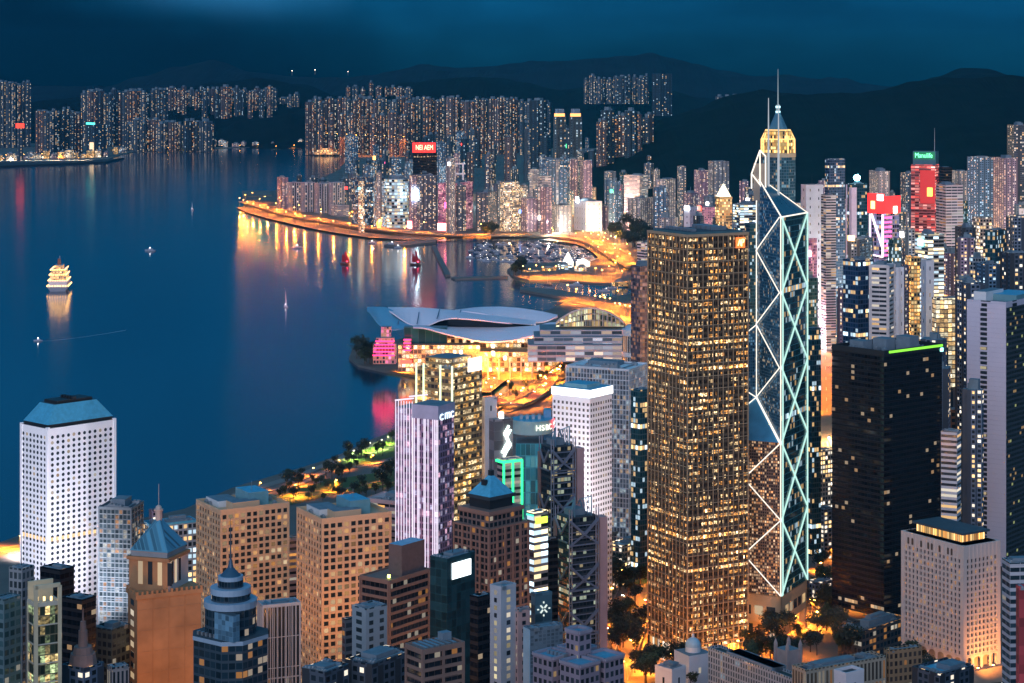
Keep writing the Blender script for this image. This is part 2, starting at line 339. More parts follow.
# ------------------------------------------------------------------ towers
REG = []                                        # footprints taken: (x, y, radius)
def solve(xl, xc, xr, D, th):
    a = radians(th)+math.atan((xc-CX)/F); ul, ur = (xl-CX)/F, (xr-CX)/F; Cx = gx(xc, D)
    w1 = max(.5, (Cx-ul*D)/(cos(a)+ul*sin(a))); w2 = max(.5, (ur*D-Cx)/(sin(a)-ur*cos(a)))
    # near corner is local (w1/2, -w2/2); local axes x=(cos,-sin), y=(sin,cos)
    lx = Cx-(cos(a)*w1/2-sin(a)*w2/2); ly = D-(-sin(a)*w1/2-cos(a)*w2/2)
    return w1, w2, lx, ly, -a
def rect(w1, w2, e=0): return [(-w1/2-e,-w2/2-e),(w1/2+e,-w2/2-e),(w1/2+e,w2/2+e),(-w1/2-e,w2/2+e)]
def spans(w, cw): return max(1, round(w/cw))
def grid_frame(root, w1, w2, z0, z1, cw, fh, m, pw=.5, pd=.5, st=.9, sd=.35, name='facade_frame', piers=True, slabs=True):
    """piers and floor bands standing proud of the panes"""
    mb = MB(); n = max(1, round((z1-z0)/fh)); f = (z1-z0)/n
    if slabs:
        for i in range(n+1):
            z = z0+i*f; mb.box(-w1/2-sd, w1/2+sd, -w2/2-sd, w2/2+sd, z-st/2, z+st/2)
    if piers:
        for k in range(spans(w1, cw)+1):
            x = -w1/2+k*w1/spans(w1, cw)
            for s in (-1, 1): mb.box(x-pw/2, x+pw/2, s*w2/2-pd, s*w2/2+pd, z0, z1+st/2+.05)
        for k in range(spans(w2, cw)+1):
            y = -w2/2+k*w2/spans(w2, cw)
            for s in (-1, 1): mb.box(s*w1/2-pd-.02, s*w1/2+pd+.02, y-pw/2, y+pw/2, z0, z1+st/2+.05)
    return mb.build(name, m, root)
def parapet(root, w1, w2, z, m, h=1.4, t=.6, e=.0):
    mb = MB(); a, b = w1/2+e, w2/2+e
    mb.box(-a, a, -b, -b+t, z, z+h); mb.box(-a, a, b-t, b, z, z+h); mb.box(-a, -a+t, -b+t, b-t, z, z+h-.02); mb.box(a-t, a, -b+t, b-t, z, z+h-.02)
    return mb.build('parapet', m, root)
def roof_kit(root, w1, w2, z, rnd, m=PLANT, n=3, mast=False, big=True, ducts=True):
    if big:
        sx, sy = rnd.uniform(.35,.6)*w1, rnd.uniform(.3,.55)*w2; ox, oy = rnd.uniform(-.12,.12)*w1, rnd.uniform(-.1,.18)*w2; hh = rnd.uniform(2.5, 6)*min(1, min(w1, w2)/22); two = rnd.random() < .45 and min(w1, w2) > 14
        mb = MB().box(ox-sx/2, ox+sx/2, oy-sy/2, oy+sy/2, z, z+hh, 0, 1)
        if two: mb.box(ox-sx/2+1, ox+sx/4, oy-sy/3, oy+sy/3, z+hh, z+hh+1.8, 0, 1)
        mb.build('plant_room', [m, ROOF], root)
    for i in range(n):
        a, b = rnd.uniform(-.40,.40)*w1, rnd.uniform(-.42,-.28)*w2 if i % 2 else rnd.uniform(.25,.42)*w2
        r = (min(w1, w2)*.045+.7)*rnd.uniform(.6, 1.1)
        mb = MB().box(a-r*1.4, a+r*1.4, b-r, b+r, z, z+r*1.3); mb.cyl(a-r*.6, b, z+r*1.3, z+r*1.7, r*.55, n=8); mb.cyl(a+r*.7, b, z+r*1.3, z+r*1.7, r*.55, n=8)
        mb.build('cooling_unit', METAL, root)
    if ducts:
        mb = MB(); y0 = -.32*w2
        mb.beam((-.4*w1, y0, z+1), (.35*w1, y0, z+1), .45); mb.beam((.35*w1, y0, z+1), (.35*w1, .3*w2, z+1), .45); mb.beam((-.3*w1, .36*w2, z+.8), (.3*w1, .36*w2, z+.8), .35)
        mb.build('roof_pipes', METAL, root)
    if mast:
        mb = MB().beam((0,0,z), (0,0,z+rnd.uniform(10,18)), .25, n=6, r1=.08); mb.build('antenna', DARK, root)
def tower(name, label, cat, xl, xc, xr, yt, D, th, m, zb=None, group=None, frame=None, roof=2, top=None, mast=False, par=None, rname='facade', kit=True, crown=None, shape=None):
    w1, w2, lx, ly, rz = solve(xl, xc, xr, D, th)
    zt = gz(yt, D); z0 = ground_z(ly)-1 if zb is None else zb
    root = thing(name, label, cat, (lx, ly, z0), rz, group); h = zt-z0
    cw, fh = m.get('cw', 4), m.get('fh', 4)
    root['_'] = 0; del root['_']
    foot = rect(w1, w2)
    if shape == 'chamfer':
        c = min(w1, w2)*.2; a, b = w1/2, w2/2
        foot = [(-a+c,-b),(a-c,-b),(a,-b+c),(a,b-c),(a-c,b),(-a+c,b),(-a,b-c),(-a,-b+c)]
    elif shape == 'cross':
        a, b = w1/2, w2/2; c, d = a*.38, b*.38
        foot = [(-c,-b),(c,-b),(c,-d),(a,-d),(a,d),(c,d),(c,b),(-c,b),(-c,d),(-a,d),(-a,-d),(-c,-d)]
    elif shape == 'round':
        foot = [(w1/2*cos(2*pi*i/24), w2/2*sin(2*pi*i/24)) for i in range(24)]
    MB().prism(foot, 0, h, 0, 1, cw, fh).build(rname, [m, top or ROOF], root)
    rnd = random.Random(hash_(name+label))
    if frame: grid_frame(root, w1, w2, 0, h-frame.get('drop', 0), frame.get('cw', cw), frame.get('fh', fh), frame['m'], frame.get('pw', .5), frame.get('pd', .5), frame.get('st', .9), frame.get('sd', .35), piers=frame.get('piers', True), slabs=frame.get('slabs', True))
    if shape in (None,): parapet(root, w1, w2, h, par or (frame['m'] if frame else m), 1.5, .6, e=.06 if not frame else frame.get('sd', .35)+.05)
    if kit: roof_kit(root, w1, w2, h, rnd, n=roof*2+3 if D < 1450 and roof else roof, mast=mast)
    REG.append((lx, ly, max(w1, w2)*.62))
    return root, w1, w2, h
def hash_(s):
    h = 7
    for ch in s: h = (h*31+ord(ch)) % 1000003
    return h
def panes(root, w1, w2, z0, z1, n1, n2, rows, ww, wh, m, mats2=None, round_=False, keep=100, out=.06, faces4=True, name='window', skip=None, i1=1.0, i2=1.0):
    """each of the 100 uppermost panes on the two faces seen is a mesh of its own, the rest one part"""
    def pane_mesh():
        mb = MB()
        if round_:
            k = 10; pts = [(ww/2*cos(2*pi*i/k), 0, wh/2*sin(2*pi*i/k)) for i in range(k)]
            mb.face(pts, 0)
        else:
            mb.face([(-ww/2,0,-wh/2),(ww/2,0,-wh/2),(ww/2,0,wh/2),(-ww/2,0,wh/2)], 0)
        return mb
    proto = None; rest = MB(); cnt = 0; dz = (z1-z0)/rows
    seq = []
    for r in range(rows-1, -1, -1):
        z = z0+(r+.5)*dz
        for k in range(n1): seq.append(((-w1/2+(k+.5)*w1/n1)*i1, -w2/2-out, z, 0.0, 1))
        for k in range(n2): seq.append((w1/2+out, (-w2/2+(k+.5)*w2/n2)*i2, z, pi/2, 1))
        if faces4:
            for k in range(n1): seq.append(((-w1/2+(k+.5)*w1/n1)*i1, w2/2+out, z, pi, 0))
            for k in range(n2): seq.append((-w1/2-out, (-w2/2+(k+.5)*w2/n2)*i2, z, -pi/2, 0))
    for x, y, z, a, seen in seq:
        if skip and skip(x, y, z): continue
        if seen and cnt < keep:
            if proto is None:
                proto = pane_mesh().build(name, m, root); o = proto
            else:
                o = proto.copy(); COL.objects.link(o); o.parent = root
            o.location = (x, y, z); o.rotation_euler = (0, 0, a); cnt += 1
        else:
            ca, sa = cos(a), sin(a); pm = pane_mesh()
            rest.face([(x+p[0]*ca-p[1]*sa, y+p[0]*sa+p[1]*ca, z+p[2]) for p in pm.v], 0)
    if rest.f: tag(rest.build('windows', m, root), kind='stuff')
def text_part(root, s, name, loc, rz, size, m, width=None, ext=.15):
    cu = bpy.data.curves.new(name, 'FONT'); cu.body = s; cu.size = size; cu.align_x = 'CENTER'; cu.align_y = 'CENTER'; cu.extrude = ext
    cu.materials.append(m); o = bpy.data.objects.new(name, cu); COL.objects.link(o)
    bpy.context.view_layer.update(); me = bpy.data.meshes.new_from_object(o.evaluated_get(bpy.context.evaluated_depsgraph_get()))
    bpy.data.objects.remove(o); o = bpy.data.objects.new(name, me); COL.objects.link(o)
    if not me.materials: me.materials.append(m)
    o.location = loc; o.rotation_euler = (pi/2, 0, rz); o.parent = root
    if width:
        xs = [v.co.x for v in me.vertices]
        if xs and max(xs) > min(xs): o.scale.x = width/(max(xs)-min(xs))
    return o

# facade kinds
FQ = dict(
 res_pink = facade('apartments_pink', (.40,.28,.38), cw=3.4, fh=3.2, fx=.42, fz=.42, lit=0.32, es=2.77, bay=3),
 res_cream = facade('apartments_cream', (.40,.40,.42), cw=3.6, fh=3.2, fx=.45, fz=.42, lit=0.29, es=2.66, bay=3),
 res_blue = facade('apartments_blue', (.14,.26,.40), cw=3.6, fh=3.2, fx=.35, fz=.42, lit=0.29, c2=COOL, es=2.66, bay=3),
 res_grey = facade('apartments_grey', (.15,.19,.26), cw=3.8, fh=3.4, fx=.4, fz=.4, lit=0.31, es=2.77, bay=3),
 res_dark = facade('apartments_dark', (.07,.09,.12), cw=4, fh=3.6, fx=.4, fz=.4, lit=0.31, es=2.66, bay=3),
 teal = facade('glass_teal', (.03,.08,.10), (.012,.05,.065), cw=2.6, fh=4, fx=.12, fz=.22, lit=0.18, c2=COOL, es=1.62, band=.06),
 navy = facade('glass_navy', (.05,.09,.16), (.02,.05,.10), cw=2.8, fh=4, fx=.12, fz=.25, lit=0.21, c2=COOL, es=1.62, band=.08),
 black = facade('glass_black', (.012,.014,.018), (.006,.008,.012), cw=3.0, fh=4, fx=.06, fz=.42, lit=.025, c1=(1,.6,.3), c2=(1,.75,.5), es=.8, cluster=1.0, band=.05),
 bandw = facade('bands_white', (.62,.58,.60), (.03,.04,.05), cw=9, fh=3.7, fx=.02, fz=.5, lit=0.29, es=1.62),
 bandp = facade('bands_pink', (.60,.42,.42), (.04,.035,.04), cw=9, fh=3.8, fx=.05, fz=.55, lit=0.33, c1=AMBER, es=.8),
 bandlit = facade('bands_lit', (.25,.28,.30), cw=7, fh=4.2, fx=.03, fz=.4, lit=.62, c1=(1,.78,.42), c2=COOL, es=2.25),
 gold = facade('gold_lit', (.5,.34,.14), cw=3.2, fh=4, fx=.28, fz=.32, lit=.8, c1=AMBER, c2=(1,.66,.28), es=1.3),
 magenta = facade('magenta_lit', (.38,.17,.30), (.10,.03,.09), cw=3.4, fh=3.6, fx=.25, fz=.35, lit=0.59, c1=(1,.35,.42), c2=(1,.55,.45), es=.8),
 slab = facade('blank_white', (.70,.68,.72), cw=14, fh=12, fx=.88, fz=.7, lit=0.26, es=.8),
 office = facade('office_grid_grey', (.33,.36,.40), cw=3.2, fh=3.8, fx=.3, fz=.36, lit=0.44, c2=COOL, es=2.25),
 officew = facade('office_grid_warm', (.42,.34,.28), cw=3.2, fh=3.8, fx=.3, fz=.36, lit=0.59, es=2.25),
 redlit = facade('red_lit', (.45,.10,.10), (.12,.02,.02), cw=6, fh=3.8, fx=.03, fz=.45, lit=0.72, c1=(1,.10,.08), c2=(1,.35,.30), es=1.3),
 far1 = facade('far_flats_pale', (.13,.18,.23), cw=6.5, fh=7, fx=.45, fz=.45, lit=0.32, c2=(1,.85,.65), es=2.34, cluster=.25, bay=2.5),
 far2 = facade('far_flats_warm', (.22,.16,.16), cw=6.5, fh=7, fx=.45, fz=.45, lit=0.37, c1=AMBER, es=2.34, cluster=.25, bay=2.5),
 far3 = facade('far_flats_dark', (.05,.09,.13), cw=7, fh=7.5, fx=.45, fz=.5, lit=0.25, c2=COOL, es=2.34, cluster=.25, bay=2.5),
)
print('part 2a')
# ---- the round windowed white tower by the water
GLOWW = window_glass('round_window_glass', .10, es=1.3)
JW = mat('white_mosaic_cladding', (.90,.88,.90), .55, vs=.05, var=.05)
w1, w2, lx, ly, rz = solve(21, 47.5, 115.2, 1330, 56); zb = 3; zt = gz(429, 1330)
r = thing('office_tower', 'white office tower with round porthole windows and a blue sloping roof beside the harbour', 'office tower', (lx, ly, zb), rz); h = zt-zb; REG.append((lx, ly, 35))
MB().prism(rect(w1, w2), 0, h, 0, 1).build('facade', [JW, ROOFD], r)
panes(r, w1, w2, 6, h-4, round(w1/4.2), round(w2/4.2), 42, 2.25, 2.25, GLOWW, round_=True, out=.07, i1=.94, i2=.94)
mb = MB()
for sx in (-1, 1):
    for sy in (-1, 1): mb.box(sx*w1/2-1.6 if sx > 0 else sx*w1/2-.5, sx*w1/2+.5 if sx > 0 else sx*w1/2+1.6, sy*w2/2-1.6 if sy > 0 else sy*w2/2-.5, sy*w2/2+.5 if sy > 0 else sy*w2/2+1.6, 0, h+.8)
mb.build('corner_pier', JW, r)
bt = MB()
for k in range(round(w1/4.2)): bt.box(-w1/2+2.2+k*(w1-3)/round(w1/4.2), -w1/2+4.2+k*(w1-3)/round(w1/4.2), -w2/2-.12, -w2/2, h*.545, h*.545+2.3)
for k in range(round(w2/4.2)): bt.box(w1/2, w1/2+.12, -w2/2+2.2+k*(w2-3)/round(w2/4.2), -w2/2+4.2+k*(w2-3)/round(w2/4.2), h*.545, h*.545+2.3)
tag(bt.build('lit_window_band', emit('band_lamp', (1,.60,.26), 1.0), r), 'lit amber windows of one whole storey')
MB().prism(rect(w1, w2, -1.2), h, h+2.2, 0).build('roof_gutter', DARK, r)
MB().prism(rect(w1, w2, -1.0), h+2.2, h+13.5, 0, 1, pts1=[(x*.55, y*.62) for x, y in rect(w1, w2)]).build('sloping_roof', [COPPER, ROOFD], r)
mb = MB().box(-w1*.24, w1*.24, -w2*.26, w2*.26, h+13.5, h+15.4)
for k in range(5): mb.box(-w1*.2+k*w1*.1, -w1*.2+k*w1*.1+1.5, -2, 1, h+15.4, h+17)
mb.build('roof_plant', DARK, r)

# ---- two tan grid towers
TAN = mat('tan_cladding', (.62,.42,.26), .7, vs=.05, var=.12)
TANG = window_glass('tan_tower_glass', .30, c1=AMBER, c2=(1,.75,.45), es=1.3, glass=(.02,.03,.035), lo=.12)
def tan_tower(label, xl, xc, xr, yt, D, seed):
    w1, w2, lx, ly, rz = solve(xl, xc, xr, D, 67); z0 = ground_z(D)-2; h = gz(yt, D)-z0
    r = thing('office_tower', label, 'office tower', (lx, ly, z0), rz); REG.append((lx, ly, 30))
    MB().prism(rect(w1, w2), 0, h, 0, 1).build('facade', [mat('dark_reveal', (.05,.045,.04), .6), ROOF], r)
    fr, n1, n2 = max(1, round(h/4.05)), spans(w1, 4.1), spans(w2, 4.1)
    panes(r, w1, w2, 0, h, n1, n2, fr, 2.9, 2.6, TANG, out=.1)
    grid_frame(r, w1, w2, 0, h, 4.1, h/fr, TAN, pw=1.25, pd=.75, st=1.45, sd=.62, name='facade_grid')
    parapet(r, w1, w2, h+.7, TAN, 2.0, .8, e=.7)
    rnd = random.Random(seed)
    MB().box(-w1*.30, w1*.25, w2*.0, w2*.30, h+.72, h+9, 0, 1).build('plant_room', [mat('plant_blue', (.16,.36,.42), .5), COPPER], r)
    MB().box(-w1*.42, w1*.10, -w2*.4, -w2*.08, h+.72, h+4.5, 0, 1).build('plant_room', [WHITEP, ROOF], r)
    MB().box(w1*.15, w1*.42, -w2*.3, w2*.1, h+.72, h+5.2, 0, 1).build('lift_room', [TAN, ROOF], r)
    for k in range(6):
        x, y = rnd.uniform(-.4,.4)*w1, rnd.choice((-.42,.36,.42))*w2
        mb = MB().box(x-1.5, x+1.5, y-1, y+1, h+.75, h+2.6); mb.cyl(x, y, h+2.6, h+3.2, .8, n=8); mb.build('cooling_unit', METAL, r)
    mb = MB().beam((w1*.1, w2*.1, h+9), (w1*.1, w2*.1, h+15), .15, n=5); mb.build('antenna', METAL, r)
    return r
tan_tower('tan grid fronted office tower standing just behind the dark tiered spire building', 197.5, 221, 288, 514, 1270, 3)
tan_tower('nearer and lower right of two tan grid fronted towers, touching the pink slotted office', 298, 322.5, 390, 523, 1215, 9)

# ---- orange lit stone tower with blue pyramid roof
OST = mat('sodium_tinted_stone', (.40,.21,.10), .8, vs=.09, var=.34); OST2 = mat('pale_stone', (.62,.52,.50), .75, vs=.06)  # OST: orange of the street light put into the stone's colour
D = 1000; z0 = ground_z(D)-10
w1, w2, lx, ly, rz = solve(128, 137, 201, D, 74); zs = gz(597, D)-z0
r = thing('stone_tower', 'orange lit stone tower with a blue pyramid roof and lantern', 'office tower', (lx, ly, z0), rz); REG.append((lx, ly, 28))
MB().prism(rect(w1, w2), 0, zs, 0, 1).build('shaft', [OST, ROOFD], r)
mb = MB()
for k in range(12): mb.box(w1/2-9.0*.2, w1/2-.0, -w2/2-.05, -w2/2, 0, .1)
mb = MB()
OSG = window_glass('stone_tower_glass', .3, es=.8)
for k in range(16):
    z = zs-4-k*5.0
    q = MB().box(-w1*.18, w1*.18, -w2/2-.12, -w2/2-.02, z-1.5, z+1.2); q.build('window', OSG, r)
mb = MB()
for i in range(5): mb.box(w1/2, w1/2+.25, -w2/2+i*w2/4-.2 if i else -w2/2, -w2/2+i*w2/4+.2 if i < 4 else w2/2, 0, zs-2)
for k in range(9): mb.box(w1/2, w1/2+.12, -w2/2, w2/2, k*10, k*10+.35)
mb.build('facade_joints', OST, r)
mb = MB().box(-w1/2-.8, w1/2+.8, -w2/2-.8, w2/2+.8, zs-1.2, zs+.8)
for k in range(14):
    y = -w2/2+k*w2/13; mb.box(w1/2-.4, w1/2+.8, y-.5, y+.5, zs+.8, zs+2.4)
for k in range(4): mb.box(-w1/2+k*w1/3-.4, -w1/2+k*w1/3+.4, -w2/2-.8, -w2/2+.3, zs+.8, zs+2.4)
mb.build('terrace_balustrade', OST, r)
# upper block, turned like the block in the photo
u1, u2, ux, uy, urz = solve(129, 168, 188, D+6, 27); ua = urz-rz
dx, dy = ux-lx, uy-ly; cx = dx*cos(-rz)-dy*sin(-rz); cyy = dx*sin(-rz)+dy*cos(-rz)
up = thing('upper_storeys', None, None, (cx, cyy, zs+.8), ua); up.parent = r; hu = gz(562, D+6)-z0-zs-.8
MB().prism(rect(u1, u2), 0, hu, [0, 1, 1, 0], 2).build('wall', [OST, OST2, ROOFD], up)  # faces under street light take the orange tone, the others the pale
for k in range(4):
    MB().box(-u1/2+5+k*5.2, -u1/2+7.4+k*5.2, -u2/2-.2, -u2/2-.03, 3, 14).build('window', window_glass('tall_window_glass', .5, es=1.0), up)
    if k < 3: MB().box(u1/2+.03, u1/2+.2, -u2/2+3+k*4, -u2/2+5.2+k*4, 3, 14).build('window', _M['tall_window_glass'], up)
mb = MB().box(-u1/2-.9, u1/2+.9, -u2/2-.9, u2/2+.9, hu, hu+1.6, 0); mb.build('cornice', OST, up)
MB().prism(rect(u1, u2, -.8), hu+1.6, hu+4.2, 0).build('clerestory', mat('clerestory_frieze', (.30,.31,.33), .6), up)
za = gz(521, D+15)-z0-zs-.8
MB().prism(rect(u1, u2, -.2), hu+4.2, za, 0, 0, pts1=rect(2.4, 2.4)).build('pyramid_roof', facade('ribbed_blue_roof', (.10,.30,.40), (.06,.22,.32), cw=2.2, fh=50, fx=.2, fz=.02, lit=0, es=0, gr=.45), up)
mb = MB().cyl(0, 0, za-.5, za+4.2, 1.7, 1.7, 8); mb.cyl(0, 0, za+4.2, za+5, 2.3, 2.3, 8); mb.dome(0, 0, za+5, 1.7, 2.0, 8, 3); mb.beam((0,0,za+6), (0,0,za+17), .14, n=5); mb.build('lantern', mat('lantern_stone', (.55,.42,.36), .6), up)

# ---- dark blue tiered spire tower in front
TDK = facade('spire_tower_glass', (.03,.06,.085), (.012,.03,.045), cw=3.2, fh=3.8, fx=.14, fz=.3, lit=.10, c1=AMBER, c2=(1,.8,.6), es=.7, cluster=.9)
BLUEB = mat('blue_white_bands', (.30,.42,.54), .45, vs=.05)
D = 900; w1, w2, lx, ly, rz = solve(183, 232, 278, D, 45); z0 = ground_z(D)-10; hb = gz(647, D)-z0
r = thing('tiered_spire_tower', 'dark blue glass tower with stepped round tiers and a needle spire', 'office tower', (lx, ly, z0), rz); REG.append((lx, ly, 26))
c = 6.5; a, b = w1/2, w2/2
oct_ = [(-a+c,-b),(a-c,-b),(a,-b+c),(a,b-c),(a-c,b),(-a+c,b),(-a,b-c),(-a,-b+c)]
MB().prism(oct_, 0, hb, 0, 1, 3.2, 3.8).build('lower_storeys', [TDK, ROOFD], r)
MB().prism([(x*1.02, y*1.02) for x, y in oct_], hb-.8, hb+1.0, 0, 1).build('roof_edge', [BLUEB, ROOFD], r)
px = D*1.0/F; zz = lambda y: gz(y, D+19)-z0
MB().cyl(0, 0, hb+1, zz(606), 11.2, n=28, mi=0, top=1, cw=3.2, fh=3.8).build('drum', [TDK, ROOFD], r)
mb = MB()
mb.cyl(0, 0, zz(606), zz(599.5), 11.7, n=28).build('tier_band', BLUEB, r)
MB().cyl(0, 0, zz(599.5), zz(591), 8.6, n=28, mi=0, top=1, cw=2, fh=3.5).build('tier', [TDK, ROOFD], r)
MB().cyl(0, 0, zz(593), zz(587), 8.9, n=28).build('tier_band', BLUEB, r)
MB().cyl(0, 0, zz(587), zz(580), 5.6, n=24, mi=0, top=1, cw=2, fh=3).build('tier', [TDK, ROOFD], r)
MB().cyl(0, 0, zz(581), zz(576), 5.5, n=24).build('tier_band', BLUEB, r)
mb = MB().cyl(0, 0, zz(576), zz(568), 4.6, 1.3, 20); mb.cyl(0, 0, zz(568), zz(560), 1.3, .5, 12); mb.beam((0,0,zz(561)), (0,0,zz(519)), .42, n=6, r1=.08); mb.build('spire', mat('spire_metal', (.05,.11,.17), .4, .3), r)
MB().box(2, 13.5, -11.8, -8, hb+1, hb+12.5, 0, 1).build('lift_tower', [facade('lift_tower_grid', (.12,.26,.36), (.10,.22,.32), cw=2.2, fh=2.2, fx=.06, fz=.06, lit=0, es=0), ROOFD], r)
parts_ = MB()
for k in range(7): parts_.box(-9+k*2.5, -8+k*2.5, -b+2.5, -b+4, hb+1, hb+2.6)
parts_.build('roof_plant', METAL, r)

# ---- brown tower with blue pyramid roof
BRN = facade('brown_stone_tower', (.20,.13,.11), (.02,.025,.03), cw=3.3, fh=3.9, fx=.3, fz=.34, lit=.10, c1=AMBER, es=.8, cluster=.8)
BRM = mat('brown_granite', (.25,.155,.125), .65, vs=.08, var=.15)
D = 1160; w1, w2, lx, ly, rz = solve(454, 489, 528, D, 45); z0 = ground_z(D)-6; zz = lambda y, d=0: gz(y, D+d)-z0
r = thing('pyramid_roof_tower', 'brown granite tower with a plain blue pyramid roof above dark setback storeys', 'office tower', (lx, ly, z0), rz); REG.append((lx, ly, 28))
h1 = zz(530)
MB().prism(rect(w1, w2), 0, h1, 0, 1, 3.3, 3.9).build('facade', [BRN, ROOFD], r)
grid_frame(r, w1, w2, 0, h1, 6.6, 7.8, BRM, pw=1.3, pd=.6, st=1.0, sd=.4)
h2 = zz(514, 8); MB().prism(rect(w1*.86, w2*.86), h1, h2, 0, 1, 3.3, 3.9).build('setback_storeys', [BRN, ROOFD], r)
MB().prism(rect(w1*.9, w2*.9), h2, h2+2.2, 0, 0).build('setback_parapet', BRM, r)
h3 = zz(500, 10); MB().prism(rect(w1*.58, w2*.58), h2+2.2, h3, 0, 1).build('dark_storey', [DARK, ROOFD], r)
MB().box(-w1*.34, w1*.34, -w2*.34, w2*.34, h3, h3+1.8).build('eaves', mat('eaves_dark', (.035,.05,.06), .6), r)
h4 = zz(474, 22); MB().prism(rect(w1*.62, w2*.62), h3+1.8, h4, 0, 0, pts1=rect(1.6, 1.6)).build('pyramid_roof', COPPER, r)
mb = MB().box(-1.2, 1.2, -1.2, 1.2, h4-1, h4+2.5); mb.beam((0,0,h4+2), (0,0,h4+9), .2, n=5); mb.build('finial', DARK, r)
MB().box(-1.6, 1.6, -w2*.2, -w2*.14, h3+7, h3+10).build('roof_hatch', DARK, r)

# ---- tall lit grid tower
CKF = mat('steel_grid', (.44,.31,.19), .5, 0, var=.1)
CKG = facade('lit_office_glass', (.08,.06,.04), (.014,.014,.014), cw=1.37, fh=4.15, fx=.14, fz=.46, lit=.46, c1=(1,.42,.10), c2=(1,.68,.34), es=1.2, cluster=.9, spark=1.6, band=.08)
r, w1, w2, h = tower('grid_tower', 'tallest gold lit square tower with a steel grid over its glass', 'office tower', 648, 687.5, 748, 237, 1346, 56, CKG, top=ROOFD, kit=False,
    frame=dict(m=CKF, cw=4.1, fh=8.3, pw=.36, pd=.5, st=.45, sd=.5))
grid_frame(r, w1, w2, 0, h, 1.37, 4.15, mat('thin_mullions', (.26,.18,.11), .4, .4, var=.1), pw=.12, pd=.2, st=.24, sd=.26, name='mullions')
MB().prism(rect(w1, w2, -2.5), h, h+2.6, 0, 1).build('roof_storey', [mat('roof_storey_teal', (.07,.16,.19), .5), ROOFD], r)
mb = MB()
for k in range(8): mb.box(-w1*.36+k*w1*.09, -w1*.36+k*w1*.09+2.4, -w2*.3, -w2*.3+3, h+2.6, h+4.4)
for k in range(5): mb.box(-w1*.3+k*w1*.12, -w1*.3+k*w1*.12+4, w2*.1, w2*.3, h+2.6, h+5)
mb.build('roof_plant', METAL, r)
mb = MB(); 
for s in (-.42, -.2, .05, .3): mb.beam((w1*s, -w2*.46, h+1), (w1*s, w2*.46, h+1.6), .25)
mb.build('gondola_rails', METAL, r)
sg = MB().box(w1/2+1.0, w1/2+1.4, w2*.28, w2*.43, h-8.5, h-1.6).build('roof_sign', emit('orange_sign', (1,.20,.04), 1.3, True), r)
mb = MB()
yy = w2*.30
for p, q in (((.31,-7),(.34,-3)), ((.34,-3),(.36,-7)), ((.37,-3),(.41,-3)), ((.37,-3),(.37,-7.4)), ((.37,-5),(.40,-5)), ((.41,-3),(.40,-5))): mb.beam((w1/2+1.55, w2*p[0], h+p[1]), (w1/2+1.55, w2*q[0], h+q[1]), .28)
mb.build('sign_lettering', emit('sign_yellow', (1,.75,.3), 2.2), sg)
MB().box(-w1/2-.3, w1/2+.3, -w2/2-.3, w2/2+.3, 0, 14, 0).build('lobby', facade('lobby_glass', (.3,.2,.1), cw=3, fh=7, fx=.2, fz=.2, lit=.7, c1=AMBER, es=1.0), r)

# ---- faceted tower with light braces
D = 1385.; TH = 27.0; w1 = w2 = 52.; a = radians(TH)
Cx = gx(781, D); lx = Cx-(cos(a)*26-sin(a)*26); ly = D+sin(a)*26+cos(a)*26
r = thing('faceted_tower', 'faceted glass tower of four triangular shafts outlined by white light braces with twin masts', 'skyscraper', (lx, ly, 8), -a); REG.append((lx, ly, 38)); zo = 8
O_, Nn, Wn, En, Fn = (0,0), (26,-26), (-26,-26), (26,26), (-26,26)
FL = facade('faceted_left_glass', (.16,.11,.09), (.035,.03,.03), cw=1.5, fh=2.0, fx=.3, fz=.36, lit=.5, c1=(1,.42,.16), c2=(1,.62,.36), es=1.0, cluster=.5)  # orange reflections put into this face's colour and glow
FB = facade('faceted_blue_glass', (.05,.16,.26), (.02,.09,.17), cw=1.5, fh=2.0, fx=.22, fz=.3, lit=.2, c1=(.3,.65,1), c2=(1,.75,.45), es=.55, cluster=.7)
FR = facade('faceted_right_glass', (.07,.24,.25), (.012,.07,.08), cw=3, fh=4, fx=.06, fz=.16, lit=.14, c1=WARM, c2=COOL, es=.9, cluster=1, band=.08)
RG = mat('faceted_roof_glass', (.05,.15,.19), .25, .2, vs=.1, var=.3); RB = mat('faceted_sky_tinted_roof', (.05,.26,.46), .3, .1, vs=.1, var=.3)  # RB: blue of the reflected sky put into the roof colour
def shaft(p, q, apex, eave, mats, roofm, mq, zb=32):
    """triangular prism O-p-q: the roof slopes from O down to the edge p-q"""
    mb = MB(); pts = [(O_, apex), (p, eave), (q, eave)]
    for i in range(3):
        (A, za), (B, zb2) = pts[i], pts[(i+1) % 3]; L_ = hypot(B[0]-A[0], B[1]-A[1])
        mb.face([(A[0],A[1],zb),(B[0],B[1],zb),(B[0],B[1],zb2),(A[0],A[1],za)], mq[i], [(0,zb),(L_,zb),(L_,zb2),(0,za)])
    mb.face([(A[0],A[1],z) for A, z in pts], len(mats))
    return mb.build('triangular_shaft', mats+[roofm], r)
k_ = [z-zo for z in (291,241,191.5,142,91,41)]
shaft(Nn, En, 316-zo, k_[0], [FB, FR, FB], RG, [0,1,2])
shaft(Wn, Nn, 167-zo, k_[3], [FL, FL, FL], RB, [0,1,2])
shaft(Fn, Wn, 216-zo, 190-zo, [FB, FL, FB], RB, [0,1,2])
shaft(En, Fn, 214-zo, 190-zo, [FR, FR, FR], RG, [0,1,2])
TW, TG = emit('white_light_tube', (1,.88,.74), 1.1, True), emit('green_white_light_tube', (.60,1,.90), .72, True)
def tube(name, segs, m, rr=.37):
    mb = MB()
    for p, q in segs: mb.beam(p, q, rr, n=6)
    return mb.build(name, m, r)
e = .5
